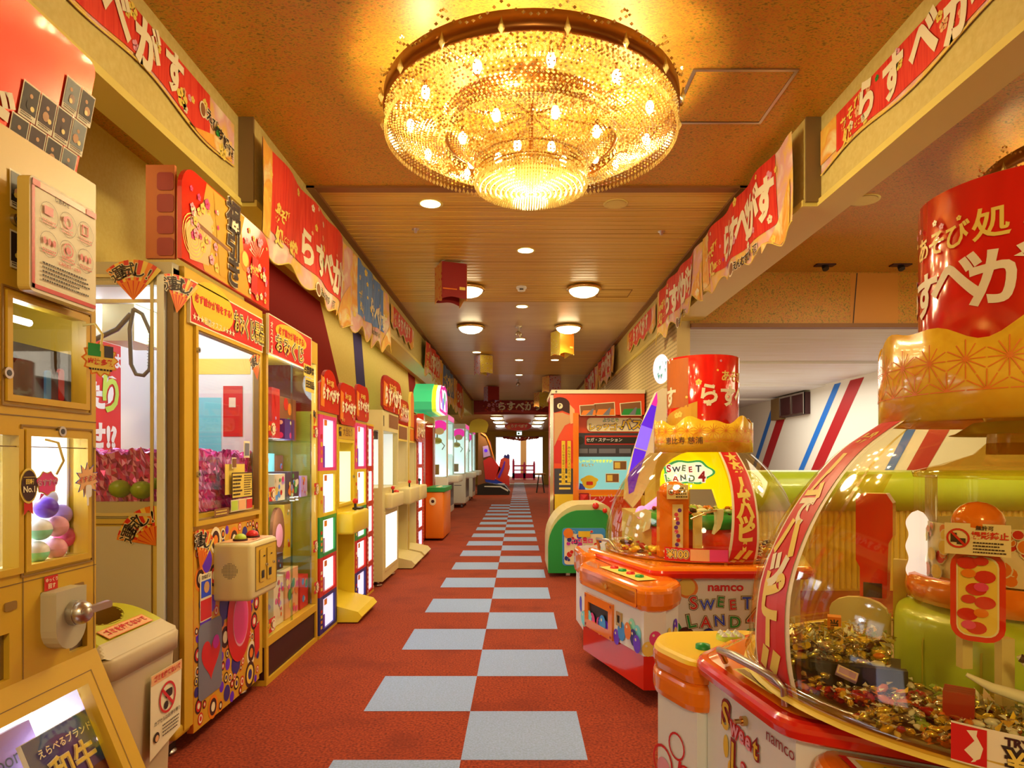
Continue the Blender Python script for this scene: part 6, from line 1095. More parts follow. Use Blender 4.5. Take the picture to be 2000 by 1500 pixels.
def asanoha(m, w, a0, a1, b0, b1, s, mt, c):   # hemp-leaf star lines
    h = s * .866; j = 0; b = b0
    while b < b1:
        a = a0 + (s / 2 if j % 2 else 0)
        while a < a1:
            for k in range(12):
                t = PI * k / 6; L = s * (.5 if k % 2 == 0 else .577) * .95; d = V((math.cos(t), math.sin(t))); e = V((-d.y, d.x)) * .0012
                p = [(a + e.x, b + e.y), (a - e.x, b - e.y), (a + d.x * L - e.x, b + d.y * L - e.y), (a + d.x * L + e.x, b + d.y * L + e.y)]
                if all(b0 - .02 < q[1] < b1 and a0 < q[0] < a1 for q in p): m.add([w(x, y, c) for x, y in p], [(0, 1, 2, 3)], mt)
            a += s
        b += h; j += 1
noise_mix('drum_red', [C(176, 8, 6), C(226, 26, 14), C(196, 14, 8)], 5, .12, 3, stretch=(1, 1, .25), stops=[.3, .55, .7], coat=.6)
noise_mix('collar_amber', [C(236, 156, 18), C(248, 184, 34), C(226, 140, 14)], 9, .2, 4, stops=[.3, .55, .72], coat=.4)
def top_sign(t, cx, cy_, r, rc, z0, z1, zc, thc, tstart, pitch, copies=1, small_at=None, black=None, lt=.36, lz=.37, sz=.67, patchy=None):
    """hall drum sign on a wavy collar. angles grow anticlockwise in plan = left to right for a viewer in front"""
    m = M(); m.lathe([(r, z0 - .06), (r, z1), (r - .006, z1 + .003), (r - .012, z1), (r - .012, z0 - .06)], cx, cy_, 'drum_red', 56); d = m.build('drum', t)
    w = drum_warp(cx, cy_, r, 0); m = M(); s = (z1 - z0) * lt; zm = z0 + (z1 - z0) * lz
    for i, ch in enumerate('らすべがす'): m.text(ch, None, (tstart + pitch * i) * r, zm + .006 * (-1) ** i, s * (1.1 if i in (2, 3) else .95), 'white_print', .002, .03, warp=w, cell=.02)
    for ch, a in copies: m.text(ch, None, a * r, zm, s * .95, 'white_print', .002, .03, warp=w, cell=.02)
    a = small_at * r
    for i, ch in enumerate('あそび'): m.text(ch, None, a + s * .46 * i, z0 + (z1 - z0) * sz, s * .5, 'gold_print', .002, .02, warp=w, cell=.02)
    m.text('処', None, a + s * 1.5, z0 + (z1 - z0) * (sz + .015), s * .6, 'gold_print', .002, .02, warp=w, cell=.02); m.text('どころ', None, a + s * 2.4, z0 + (z1 - z0) * sz, s * .32, 'gold_print', .002, .03, warp=w, cell=.02)
    m.build('lettering', d); m = M(); pp = lambda a0, a1, c0, c1, mt, c: [m.add([w(r * (a0 + (a1 - a0) * i / 8), c0(i / 8), c), w(r * (a0 + (a1 - a0) * (i + 1) / 8), c0((i + 1) / 8), c), w(r * (a0 + (a1 - a0) * (i + 1) / 8), c1((i + 1) / 8), c), w(r * (a0 + (a1 - a0) * i / 8), c1(i / 8), c)], [(0, 1, 2, 3)], mt) for i in range(8)]
    if patchy: pp(patchy[0], patchy[1], lambda q: z0 + .22 * (z1 - z0), lambda q: z1 - .01, 'header_orange', .0006); pp(patchy[0], patchy[1] + .25, lambda q: z0 - .03, lambda q: z0 + (.08 + .22 * q) * (z1 - z0), 'gold_deep', .0008)
    rs = random.Random(int(cx * 100))
    for k in range(22): blossom(m, None, (thc + (rs.random() - .5) * 3.6) * r, z0 + (z1 - z0) * (rs.random() * .95 + .02), .006 + .003 * rs.random() if k % 5 else .02, rs.choice(['pale_pink', 'white_print', 'gold_print']), c=.0015, warp=w)
    m.build('blossoms', d)
    wave = lambda q, z, a: (q, z + (.018 * math.sin(6 * a + 1) + .012 * math.sin(11 * a) if z > zc + .1 else 0))
    m = M(); m.lathe([(rc - .012, zc), (rc, zc), (rc, (zc + z0) / 2), (rc, z0), (rc - .004, z0)], cx, cy_, 'collar_amber', 96, fn=wave); m.lathe([(rc - .012, zc), (r - .01, zc + .02)], cx, cy_, 'collar_amber', 48); c = m.build('collar', t)
    w2 = drum_warp(cx, cy_, rc, 0); m = M(); asanoha(m, w2, (thc - 1.7) * rc, (thc + 1.7) * rc, zc + .06, z0 - .012, .075 * rc / .3, 'orange', .0015)
    if black: m.text('恵比寿 慈浦', None, black * rc, zc + .065, .045, 'ink', .003, .0, warp=w2, cell=.03)
    m.build('collar_print', c)
def dome_strip(m, at, Ltot, cx, cy_, th_bot, th_top, half_bot, half_top, txt, s0, s1, csz, star_top=False, sgn=1):
    def W(a, b, c):
        r, z = at(b); q = b / Ltot; t = th_bot + (th_top - th_bot) * q; return V((cx + (r + c) * math.cos(t + a / max(r, .2)), cy_ + (r + c) * math.sin(t + a / max(r, .2)), z))
    n = 26
    for i in range(n):
        for k0, k1, mt, c in ((-1, 1, 'white_print', .003), (-.82, .82, 'red', .0045)):
            q0, q1 = i / n, (i + 1) / n; b0, b1 = Ltot * q0, Ltot * q1; h0 = half_bot + (half_top - half_bot) * q0; h1 = half_bot + (half_top - half_bot) * q1; K = 4
            for j in range(K):
                u0 = k0 + (k1 - k0) * j / K; u1 = k0 + (k1 - k0) * (j + 1) / K; m.add([W(h0 * u0, b0, c), W(h0 * u1, b0, c), W(h1 * u1, b1, c), W(h1 * u0, b1, c)], [(0, 1, 2, 3)], mt, True)
    N = len(txt)
    for i, ch in enumerate(txt):
        q = (i + .5) / N; b = Ltot * (s1 + (s0 - s1) * q); h = half_bot + (half_top - half_bot) * b / Ltot
        if ch == 'l': m.add([W(-.012 * csz / .1, b - csz * .35, .006), W(.012 * csz / .1, b - csz * .35, .006), W(.012 * csz / .1, b + csz * .35, .006), W(-.012 * csz / .1, b + csz * .35, .006)], [(0, 1, 2, 3)], 'gold_print')
        elif ch == '/':
            for d in (-.42, .12): m.add([W(h * (d - .12), b - csz * .1, .006), W(h * (d + .18), b - csz * .18, .006), W(h * (d + .5), b + csz * .35, .006), W(h * (d + .18), b + csz * .42, .006)], [(0, 1, 2, 3)], 'gold_print'); m.add([W(h * (d - .3), b - csz * .3, .006), W(h * (d - .02), b - csz * .38, .006), W(h * (d + .1), b - csz * .24, .006), W(h * (d - .18), b - csz * .17, .006)], [(0, 1, 2, 3)], 'gold_print')
        else: m.text(ch, None, 0, b, csz * (1.25 if ch in 'ハッピ' else .95 if i > 1 else .8) , 'white_print' if (i % 2 and sgn > 1) else 'gold_print', .006, .05, warp=W, cell=.025, sx=min(1., 1.55 * h / csz))
LOGO4 = [('S', 'red', -.20, .04, .11, .1), ('W', 'blue', -.115, .03, .085, .05), ('E', 'green', -.035, .048, .09, -.1), ('E', 'red', .04, .03, .085, .08), ('T', 'blue', .13, .04, .105, 0), ('L', 'green', -.215, -.075, .115, .2), ('A', 'red', -.125, -.08, .095, 0), ('N', 'blue', -.04, -.07, .09, .1), ('D', 'green', .055, -.08, .10, 0), ('4', 'red', .17, -.06, .16, 0)]
# --- machine in the middle
CX, CY = 1.12, 4.05
t = T('candy_scoop_machine', 'domed candy scoop machine with block letters on white and a glowing yellow board inside', 'candy machine', (CX, CY, 0), 'domed candy scoop machines')
A_, B_, C_, D_, E_, G_ = (.45, 4.19), (.71, 3.41), (1.53, 3.41), (1.79, 4.19), (1.53, 4.78), (.71, 4.78); rim = [A_, B_, C_, D_, E_, G_]
m = M(); prism(m, inset(rim, .05), .09, .55, 'white_plastic', 'white_plastic'); fr4 = edge(inset(rim, .05)[1], inset(rim, .05)[2]); m.rect(fr4, .0, .09, .72, .2, 'red', .002)
for x, y in ((.85, 3.55), (1.4, 3.55), (.7, 4.2), (1.5, 4.5)): m.cyl((x, y - .02, .045), (x, y + .02, .045), .045, 'grey', 12)
m.build('base_cabinet', t)
m = M(); a, b = .34, .40
m.disc(fr4, .15, .50, .055, 'orange', .003, 18); m.disc(fr4, .145, .505, .045, 'gold_print', .0035, 18); m.text('namco', fr4, .35, .505, .062, 'red', .005, .03, sx=1.15)
lg = []
for c_, bd, k in ((.004, .10, 'white_print'), (.0055, .075, 'ink'), (.007, .04, 'white_print'), (.0085, .012, None)):
    for ch, col, x, z, s, r in LOGO4: m.text(ch, fr4, .352 + x * .86, .385 + z * .84, s * .86, k or col, c_, bd, rot=r)
m.build('front_logo', t, label='red, blue and green block letter logo on the white front')
def egg(m, f, a, b, r, c, k):
    m.disc(f, a, b, r, c, k, 16, 1.2); m.disc(f, a - r * .3, b + r * .5, r * .22, 'white_print', k + .0003, 8)
rs = random.Random(9); m = M()
for k, (a, b, r, c) in enumerate(((.03, .27, .05, 'green'), (.0, .22, .045, 'orange'), (.10, .235, .05, 'candy_choc'), (.22, .24, .04, 'navy'), (.32, .22, .05, 'orange'), (.45, .23, .05, 'green'))): egg(m, fr4, a + .04, b, r, c, .003 + .0005 * k)
m.build('egg_print', t)
m = M(); rounded_rim(m, rim, .555, .62, 'orange_gloss', 'red_gloss', .02); m.build('rim', t)
P = [(.368, 3.80), (.595, 3.10), (.70, 3.10), (.80, 3.27), (.74, 3.50), (.47, 4.05)]
m = M(); prism(m, scale_poly(P, .97), .08, .25, 'red_gloss', 'red_gloss'); prism(m, P, .245, .46, 'white_plastic', 'white_plastic'); fl4 = edge(P[0], P[1]); fl5 = edge(P[2], P[3]); fl45 = edge(P[1], P[2]); Lf = math.hypot(P[1][0] - P[0][0], P[1][1] - P[0][1])
rs = random.Random(21)
for k in range(26): a = Lf * rs.random(); egg(m, fl4, min(max(a, .05), Lf - .05), .265 + (.03 + .16 * max(0, a / Lf - .45)) * rs.random(), .03 + .012 * rs.random(), rs.choice(['sky_blue', 'pink', 'lime', 'navy', 'orange', 'candy_violet', 'mint', 'purple', 'light_green']), .002 + .0004 * k)
for k in range(7): egg(m, fl5, .02 + .15 * rs.random(), .27 + .10 * rs.random(), .032, rs.choice(['navy', 'green', 'orange', 'gold_print', 'purple']), .002 + .0004 * k)
for k in range(3): egg(m, fl45, .02 + .035 * k, .28 + .05 * (k % 2), .03, ('gold_print', 'pink', 'green')[k], .002 + .0004 * k)
lb = m.build('control_lobe', t)
m = M(); rounded_rim(m, inset(P, -.004), .455, .575, 'orange_gloss', 'orange_gloss', .02); m.slab(fl4, rrect(.06, .47, Lf - .03, .56, .012), .012, .024, 'orange_gloss', 'deep_red'); p = fl4.p(Lf * .52, .515, .02); m.cyl(p, p + fl4.n * .012, .014, 'brass', 12)
m.build('control_top', lb)
m = M()
for k, c in enumerate(('red', 'green', 'red', 'green')): q = fl4.p(Lf * (.30 + .13 * k), .577, -.10); m.lathe([(.024, q.z), (.022, q.z + .012), (0, q.z + .016)], q.x, q.y, c, 12)
m.rect(F((P[0][0], P[0][1], .578), fl4.u, -fl4.n), .15, .04, .6, .15, 'gold_print', .001); m.build('push_buttons', lb)
m = M(); m.frame(fl4, .07, .235, .42, .425, .045, .0, .014, 'orange_gloss'); m.rect(fl4, .115, .28, .375, .38, 'black', .003)
for a in (.085, .405):
    for b in (.25, .41): m.disc(fl4, a, b, .008, 'deep_red', .016, 8)
m.build('prize_door', lb); m = M(); m.frame(fl4, .455, .33, .515, .40, .016, 0, .008, 'brass'); m.rect(fl4, .47, .345, .50, .385, 'black', .004); m.build('coin_slot', lb)
P2 = [(.39, 4.42), (.415, 4.08), (.55, 4.05), (.62, 4.5)]; m = M(); prism(m, P2, .1, .45, 'white_plastic', 'white_plastic'); m.disc(edge(P2[0], P2[1]), .2, .25, .05, 'blue', .003, 12); l2 = m.build('side_lobe', t); m = M(); rounded_rim(m, inset(P2, -.006), .44, .60, 'orange_gloss', 'orange_gloss', .015); m.build('lobe_top', l2)
m = M(); fe = edge(A_, B_); m.tube([fe.p(.05, .62, -.05), fe.p(.06, .68, -.03), fe.p(.24, .69, -.03), fe.p(.27, .62, -.07)], .010, 'steel', 8); m.build('handle', t)
dome4 = smooth([(.555, .62), (.575, .70), (.565, .80), (.53, .92), (.47, 1.04), (.39, 1.14), (.30, 1.225)]); at4, L4 = prof_fn(dome4)
m = M(); m.lathe(dome4, CX, CY, 'dome', 64); m.build('clear_dome', t); m = M()
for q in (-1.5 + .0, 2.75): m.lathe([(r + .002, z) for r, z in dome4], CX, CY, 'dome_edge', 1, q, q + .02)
m.lathe([(.56, .62), (.575, .625), (.58, .645), (.565, .65)], CX, CY, 'dome_edge', 64); m.build('dome_seams', t)
m = M(); dome_strip(m, at4, L4, CX, CY, math.radians(-90 + 7), math.radians(-90 + 17), .088, .06, '★★ゲlムでハッピl/', .02, .98, .088); m.build('dome_banner', t, label='red vertical banner with yellow lettering on the dome')
top_sign(t, CX + .022, CY, .215, .296, 1.41, 1.80, 1.225, -PI / 2, math.radians(-96), math.radians(34), [('す', math.radians(-168)), ('が', math.radians(-200))], math.radians(-68), math.radians(-128), patchy=(math.radians(-190), math.radians(-128)))
# interior
m = M(); m.lathe([(.555, .625), (.30, .60), (.30, .625), (0, .63)], CX, CY, 'orange_gloss', 40); m.lathe([(.31, .63), (.31, .80), (.29, .80)], CX, CY, 'red_gloss', 40); m.lathe([(.30, .78), (.32, .78), (.32, .86), (.30, .86), (.295, .83), (0, .83)], CX, CY, 'green', 40); m.build('turntable', t)
m = M(); fy = FC(0, CY - .03, 0); m.slab(fy, [(.90, .88), (1.0, .88), (1.05, 1.0), (1.2, 1.0), (1.24, .88), (1.36, .88), (1.40, 1.05)] + arc(1.14, 1.06, .26, 0, PI, 12, .7) + [(.88, 1.0)], -.04, 0, 'yellow_lit'); sp = m.build('back_board', t)
m = M(); cl = [(1.04 + (.155 + .012 * math.cos(5 * q)) * math.cos(q), 1.105 + (.075 + .008 * math.cos(6 * q)) * math.sin(q)) for q in [2 * PI * k / 40 for k in range(40)]]; m.slab(fy, cl, 0, .02, 'green_lit'); m.poly(fy, [(1.04 + (a - 1.04) * .9, 1.105 + (b - 1.105) * .84) for a, b in cl], 'sign_lit', .021)
for c_, bd, k in ((.0225, .1, 'led_white'), (.0235, .03, None)):
    for ch, col, x, z, s, r in LOGO4: m.text(ch, fy, 1.03 + x * .55, 1.105 + z * .5, s * .55, k or {'red': 'pink', 'blue': 'sky_blue', 'green': 'mint'}[col], c_, bd, rot=r)
m.build('lit_sign', sp)
m = M(); prism(m, [(.80, 3.78), (.80, 3.70), (.96, 3.68), (.98, 3.78)], .63, 1.00, 'orange_gloss', 'orange_gloss'); m.ball((.885, 3.735, 1.0), .085, 'orange_gloss', 16, .7); fo = FC(0, 3.675, 0); m.rect(fo, .865, .66, .925, .93, 'white_print', .003); rs = random.Random(3)
for k in range(10): m.disc(fo, .88 + .03 * rs.random(), .68 + .024 * k, .012, rs.choice(['red', 'pink', 'orange', 'purple']), .004, 8)
m.rect(fo, .83, .96, .95, 1.04, 'white_print', .02); m.ring(fo, .855, 1.0, .018, .013, 'red', .022, 14); m.disc(fo, .855, 1.0, .009, 'ink', .022, 8); m.blurb(fo, .88, .965, .945, 1.03, 'ink', 4, .022); m.build('scoop_tower', t)
m = M(); m.box(.985, 3.66, .65, 1.03, 3.69, .88, 'ivory'); pts = []
m.tube([(.96, 3.64, .85), (1.03, 3.62, .885), (1.10, 3.62, .90)], .006, 'chrome', 6); m.slab(FC(0, 3.62, 0), [(1.09, .905), (1.14, .905), (1.135, .85), (1.12, .80), (1.085, .765), (1.10, .82), (1.10, .87)], -.05, 0, 'candy_white'); m.build('scoop', t)
m = M(); m.box(.72, 4.0, .63, .86, 4.1, .76, 'ivory'); m.slab(FC(0, 3.98, 0), [(.70, .85), (.78, .88), (.82, .86), (.80, .76), (.76, .74), (.78, .80)], -.04, 0, 'candy_white'); m.build('side_scoop', t)
rs = random.Random(31); m = M(); pts = []
for k in range(130): a = rs.random() * 2 * PI; r = .34 + .17 * rs.random(); pts.append((CX + r * math.cos(a), CY + r * math.sin(a), .635 + .03 * rs.random()))
for k in range(80): a = rs.random() * 2 * PI; r = .28 * math.sqrt(rs.random()); pts.append((CX + r * math.cos(a), CY + r * math.sin(a), .85 + .04 * rs.random()))
candies(m, pts, .024, CANDY[:8], rs); m.build('wrapped_candies', label='wrapped candies on the turntable of the farther candy machine', cat='candy', kind='stuff')
m = M(); w = drum_warp(CX, CY, .582, 0); th = math.radians(-90 - 17)
def patch(w, a0, a1, b0, b1, mt, c, n=6): 
    for i in range(n): m.add([w(a0 + (a1 - a0) * i / n, b0, c), w(a0 + (a1 - a0) * (i + 1) / n, b0, c), w(a0 + (a1 - a0) * (i + 1) / n, b1, c), w(a0 + (a1 - a0) * i / n, b1, c)], [(0, 1, 2, 3)], mt)
a = th * .582; patch(w, a - .17, a + .17, .632, .705, 'red', .0); patch(w, a - .03, a + .16, .638, .70, 'pale_orange', .001); patch(w, a + .07, a + .165, .638, .70, 'pink', .002)
m.text('¥100', None, a - .095, .668, .055, 'white_print', .003, .12, warp=w); m.text('¥100', None, a - .095, .668, .055, 'ink', .004, .07, warp=w); m.text('¥100', None, a - .095, .668, .055, 'gold_print', .005, .02, warp=w); m.build('price_label', t, label='red price label reading 100 yen')
# --- machine in the foreground
CX, CY = 1.183, 1.525
t = T('candy_scoop_machine', 'biggest domed candy scoop machine, with a lime drum and a no photography card inside', 'candy machine', (CX, CY, 0), 'domed candy scoop machines')
V0, V1, V2 = (.50, 1.826), (.569, 1.375), (1.29, 1.03); rim = [V0, V1, V2, (1.80, 1.2), (1.88, 1.85), (1.6, 2.25), (1.0, 2.22), (.68, 2.02)]; body = inset(rim, .025)
m = M(); prism(m, body, .06, .60, 'white_plastic', 'white_plastic'); m.build('base_cabinet', t)
fs5 = edge(body[0], body[1]); ff5 = edge(body[1], body[2])
m = M(); m.text('namco', fs5, .372, .545, .042, 'deep_red', .003, .0, sx=1.05); lk = fs5.p(.215, .535, 0); m.cyl(lk, lk + fs5.n * .012, .012, 'brass', 12); m.cyl(lk + fs5.n * .012, lk + fs5.n * .03, .006, 'brass', 8)
L2 = [('S', .115, .505, .10, 1), ('w', .162, .495, .065, 0), ('e', .20, .492, .062, 0), ('e', .232, .49, .06, 0), ('t', .268, .488, .07, 1), ('L', .165, .415, .105, 1), ('a', .21, .415, .062, 0), ('n', .252, .412, .066, 0), ('d', .298, .415, .085, 1), ('2', .372, .395, .11, 1)]
for c_, bd in ((.003, .10), (.0045, .02)):
    for ch, a, b, s, y in L2: m.text(ch, fs5, a, b, s, ('deep_red' if y else 'red') if c_ < .004 else ('yellow' if y else 'pale_pink'), c_, bd, rot=-.05, sx=.9)
for a, b in ((.115, .43), (.14, .375)): m.poly(fs5, [(a + .014 * math.cos(q), b + .03 * math.sin(q)) for q in [2 * PI * k / 14 for k in range(14)]], 'yellow', .003)
m.text('スウィートランド', fs5, .23, .36, .016, 'ink', .003)
m.build('front_logo', t, label='yellow and pink bubble letter logo on the white side')
m = M(); rounded_rim(m, rim, .585, .632, 'red_gloss', 'red_gloss', .014); r1 = roundp(inset(rim, .016), .05); r2 = roundp(inset(rim, .065), .05); n = len(r1); m.add([(*q, .6315) for q in r1] + [(*q, .655) for q in r2], [(i, (i + 1) % n, n + (i + 1) % n, n + i) for i in range(n)], 'orange_gloss', True); m.add([(*q, .655) for q in r2], [tuple(range(n))], 'orange_gloss'); m.lathe([(.62, .656), (.612, .664), (.595, .664)], CX, CY, 'gold_print', 72); m.build('rim', t)
PL = [(.425, 1.99), (.495, 1.81), (.66, 1.88), (.80, 2.08), (.76, 2.14), (.47, 2.12)]
m = M(); prism(m, PL, .05, .48, 'white_plastic', 'white_plastic'); fl5 = edge(PL[0], PL[1])
for a, b, r in ((.03, .27, .052), (.10, .345, .04), (.145, .265, .042)): m.ring(fl5, a, b, r, r * .84, 'red', .003, 18)
m.disc(fl5, .035, .25, .035, 'pale_pink', .0025, 16); m.poly(fl5, [(.095, .23), (.11, .23), (.125, .31), (.112, .31)], 'red', .0032); m.poly(fl5, [(.05, .20), (.07, .20), (.11, .25), (.09, .25)], 'red', .0032); lb = m.build('control_lobe', t)
m = M(); rounded_rim(m, inset(PL, -.006), .47, .55, 'orange_gloss', 'orange_gloss', .014); rounded_rim(m, inset(PL, -.002), .545, .62, 'yellow', 'orange_gloss', .018); m.build('lobe_top', lb)
m = M()
for x, y, r in ((.545, 1.93, .022), (.66, 2.03, .045)): m.lathe([(r, .618), (r * .95, .632), (0, .637)], x, y, 'green' if r < .03 else 'lime', 18)
for k in range(9): x, y = .635 + .024 * (k % 3), 2.01 + .022 * (k // 3); m.lathe([(.010, .634), (0, .646)], x, y, 'candy_white', 8)
m.build('push_buttons', lb)
# second lobe under the front edge
e0 = .05; Pq = [ff5.p(e0, 0, 0), ff5.p(e0 + .02, 0, .10), ff5.p(e0 + .09, 0, .17), ff5.p(.62, 0, .17), ff5.p(.70, 0, .05), ff5.p(.70, 0, 0)]; PF = [(p.x, p.y) for p in Pq]
m = M(); prism(m, PF, .05, .50, 'white_plastic', 'white_plastic'); lf = m.build('control_lobe', t)
m = M(); rounded_rim(m, inset(PF, -.004), .495, .572, 'orange_gloss', 'orange_gloss', .02); ft_ = F(ff5.p(0, .574, 0), ff5.u, -ff5.n); m.poly(ft_, [(.08, -.03), (.60, -.03), (.60, -.14), (.13, -.14)], 'red', .002); m.poly(ft_, [(.095, -.035), (.60, -.035), (.60, -.135), (.135, -.135)], 'white_print', .003); m.poly(ft_, [(.11, -.045), (.60, -.045), (.60, -.125), (.145, -.125)], 'yellow', .004); m.poly(ft_, [(.16, -.06), (.30, -.06), (.33, -.09), (.30, -.12), (.17, -.12)], 'green', .005); m.poly(ft_, [(.175, -.068), (.295, -.068), (.315, -.09), (.295, -.112), (.18, -.112)], 'dark_brown', .006); m.build('lobe_top', lf)
m = M(); m.tube([(.545, 1.72, .645), (.52, 1.69, .685), (.528, 1.60, .697), (.545, 1.50, .700), (.562, 1.43, .697), (.58, 1.425, .68), (.585, 1.43, .64)], [.008, .009, .011, .010, .009, .009, .009], 'steel', 10); m.build('handle', t)
m = M(); m.poly(F((.556, 1.56, .648), (.15, -.98, 0), (.98, .15, .2)), [(-.09, -.0), (.09, -.0), (.10, .07), (-.06, .07)], 'gold_print', .001); m.poly(F((.556, 1.56, .648), (.15, -.98, 0), (.98, .15, .2)), [(-.08, .005), (.085, .005), (.09, .02), (-.07, .02)], 'yellow_dark', .002); m.build('rule_plate', t)
dome5 = smooth([(.60, .66), (.607, .75), (.59, .88), (.54, 1.0), (.47, 1.11), (.39, 1.20), (.295, 1.268)]); at5, L5 = prof_fn(dome5)
m = M(); m.lathe(dome5, CX, CY, 'dome', 72); m.build('clear_dome', t)
m = M()
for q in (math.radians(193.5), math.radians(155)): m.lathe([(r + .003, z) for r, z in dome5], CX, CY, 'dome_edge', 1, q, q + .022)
m.lathe([(.595, .66), (.612, .663), (.618, .685), (.605, .69)], CX, CY, 'dome_edge', 72); m.build('dome_seams', t)
m = M(); dome_strip(m, at5, L5, CX, CY, math.radians(184), math.radians(173), .098, .065, 'ゲlムでハッピl/', .02, .93, .095, sgn=2); m.build('dome_banner', t, label='red vertical banner with yellow and white lettering on the dome')
top_sign(t, CX, CY, .213, .30, 1.455, 1.79, 1.262, math.radians(232), math.radians(144), math.radians(26), [], math.radians(168), lt=.36, lz=.33, sz=.66)
m = M(); m.lathe([(r - .004, z) for r, z in dome5[2:18]], CX, CY, 'amber_film', 12, math.radians(97), math.radians(119)); m.build('amber_film', t)
# interior of the foreground machine
m = M(); m.lathe([(.598, .658), (.50, .657), (0, .657)], CX, CY, 'yellow_dark', 48); m.build('candy_tray', t)
m = M(); m.lathe(smooth([(.265, .66), (.265, .76), (.255, .815), (.20, .843)]), CX, CY, 'lime', 40)
for q in (188, 216): m.lathe([(.2665, .66), (.2665, .76), (.256, .816)], CX, CY, 'lid_green', 1, math.radians(q), math.radians(q + 1)); 
m.build('lime_pedestal', t)
m = M(); m.lathe([(.20, .84), (.238, .845), (.242, .87), (.238, .90), (.225, .905)], CX, CY, 'orange_gloss', 40); m.build('orange_ring', t)
m = M(); m.lathe([(.224, .90), (.224, 1.14)], CX, CY, 'glass', 40); m.lathe([(.224, 1.135), (.228, 1.15), (.17, 1.165), (.10, 1.19), (.07, 1.22)], CX, CY, 'dome_edge', 40); w = drum_warp(CX, CY, .2, 0); rs = random.Random(5); m.lathe([(.2, .905), (.2, 1.03)], CX, CY, 'white_print', 40)
for k in range(70):
    a = math.radians(150 + 120 * rs.random()) * .2; b = .915 + .11 * rs.random(); r = .008 + .012 * rs.random(); b = min(b, 1.03 - r)
    for c_, s, col in ((.001 + .0001 * k, 1, 'white_print'), (.0012 + .0001 * k, .85, rs.choice(['red', 'orange', 'gold_print', 'candy_orange']))): m.add([w(a + r * s * math.cos(q), b + r * s * math.sin(q), c_) for q in [2 * PI * j / 12 for j in range(12)]], [tuple(range(12))], col)
m.build('clear_drum', t)
m = M(); m.lathe([(.075, 1.19), (.072, 1.25), (.09, 1.30)], CX, CY, 'collar_amber', 24); m.lathe([(.10, 1.265), (.135, 1.24), (.15, 1.235)], CX, CY, 'lid_green', 24); m.build('centre_post', t)
fcam = lambda x, y: F((x, y, 0), (.80, -.60, 0), (0, 0, 1))
g = fcam(.905, 1.285); m = M(); m.slab(g, rrect(-.044, .825, .044, 1.0, .03), 0, .03, 'red_gloss'); m.poly(g, rrect(-.034, .835, .034, .99, .02), 'white_print', .031); m.poly(g, rrect(-.031, .838, .031, .987, .018), 'gold_print', .032)
for k in range(6): m.disc(g, -.002 + .014 * (-1) ** k * (k % 3 > 0), .852 + .025 * k, .017, 'red', .033 + .0003 * k, 16, .72); m.disc(g, -.014 + .02 * (k % 2), .857 + .025 * k, .012, ('pink', 'orange', 'red')[k % 3], .0345 + .0003 * k, 14, .72)
m.ball(g.p(0, 1.055, .01), .045, 'orange_gloss', 18, .9); m.slab(g, rrect(-.047, .99, .047, 1.06, .02), -.01, .025, 'orange_gloss'); sg = m.build('scoop_sign', t)
m = M(); m.slab(g, [(-.052, .995), (.052, .995), (.052, 1.055), (-.052, 1.055)], .05, .053, 'white_print', 'ink'); m.ring(g, -.030, 1.026, .019, .0155, 'red', .055, 22); m.rect(g, -.042, 1.018, -.032, 1.036, 'ink', .0545); m.rect(g, -.032, 1.014, -.018, 1.026, 'ink', .0545); m.poly(g, [(-.044, 1.038), (-.041, 1.041), (-.016, 1.013), (-.019, 1.010)], 'red', .056)
m.text('無許可', g, .012, 1.0465, .0095, 'ink', .055, .02); m.text('撮影禁止', g, .02, 1.032, .0145, 'red', .055, .03); m.blurb(g, -.006, .998, .048, 1.022, 'ink', 4, .055); m.build('no_photo_card', sg, label='white card with a red no photography ring')
m = M(); m.box(.885, 1.30, .76, .905, 1.32, .83, 'ivory'); m.box(.935, 1.262, .70, .96, 1.282, .83, 'ivory'); gs = fcam(.915, 1.21)
A0 = [(-.075, .762)] + [(-.06 + .012 * k, .750 - .0052 * k + .00055 * k * k) for k in range(1, 11)] + [(.075, .748), (.06, .742)] 
m.tube([gs.p(-.07, .765, .0), gs.p(-.03, .748, .0), (gs.p(.02, .739, 0)), gs.p(.062, .742, 0)], [.004, .009, .012, .010], 'candy_white', 8); m.tube([gs.p(.062, .742, 0), gs.p(.03, .785, 0), gs.p(.01, .815, 0)], .005, 'candy_white', 6); m.tube([gs.p(.012, .812, 0), gs.p(.04, .80, 0), gs.p(.066, .765, 0)], .008, 'dark_brown', 6); m.build('scoop', t)
m = M(); g2 = fcam(1.0, 1.60); m.slab(g2, [(-.018 + .021 * (1 + .16 * math.cos(3 * PI * q)) * math.sqrt(max(0, 1 - abs(q) ** 8)) * s_, .965 + .088 * q) for s_, qs in ((1, [k / 16 - 1 for k in range(33)]), (-1, [1 - k / 16 for k in range(1, 32)])) for q in qs], 0, .02, 'led_white'); m.slab(g2, rrect(-.004, .87, .022, 1.14, .005), -.02, -.01, 'milk_plastic'); m.build('led_paddle', t)
m = M(); g3 = fcam(.975, 1.79); m.slab(g3, [(-.035, .80), (.03, .80), (.035, .95), (.045, .97), (.045, 1.06), (.03, 1.085), (-.03, 1.085), (-.045, 1.065), (-.045, .90), (-.035, .88)], -.06, 0, 'red_gloss'); m.rect(g3, -.026, .80, .02, .84, 'dark_brown', .002); m.build('scoop_tower', t)
m = M(); g4 = fcam(.90, 1.73); m.slab(g4, [(-.07, .66), (.075, .66), (.075, .78)] + arc(.0, .775, .07, 0, PI, 8, .55) + [(-.07, .77)], -.02, 0, 'ivory'); m.slab(g4, [(.08, .70), (.11, .70), (.11, .92), (.08, .92)], -.03, -.01, 'cream'); m.build('cream_deflector', t)
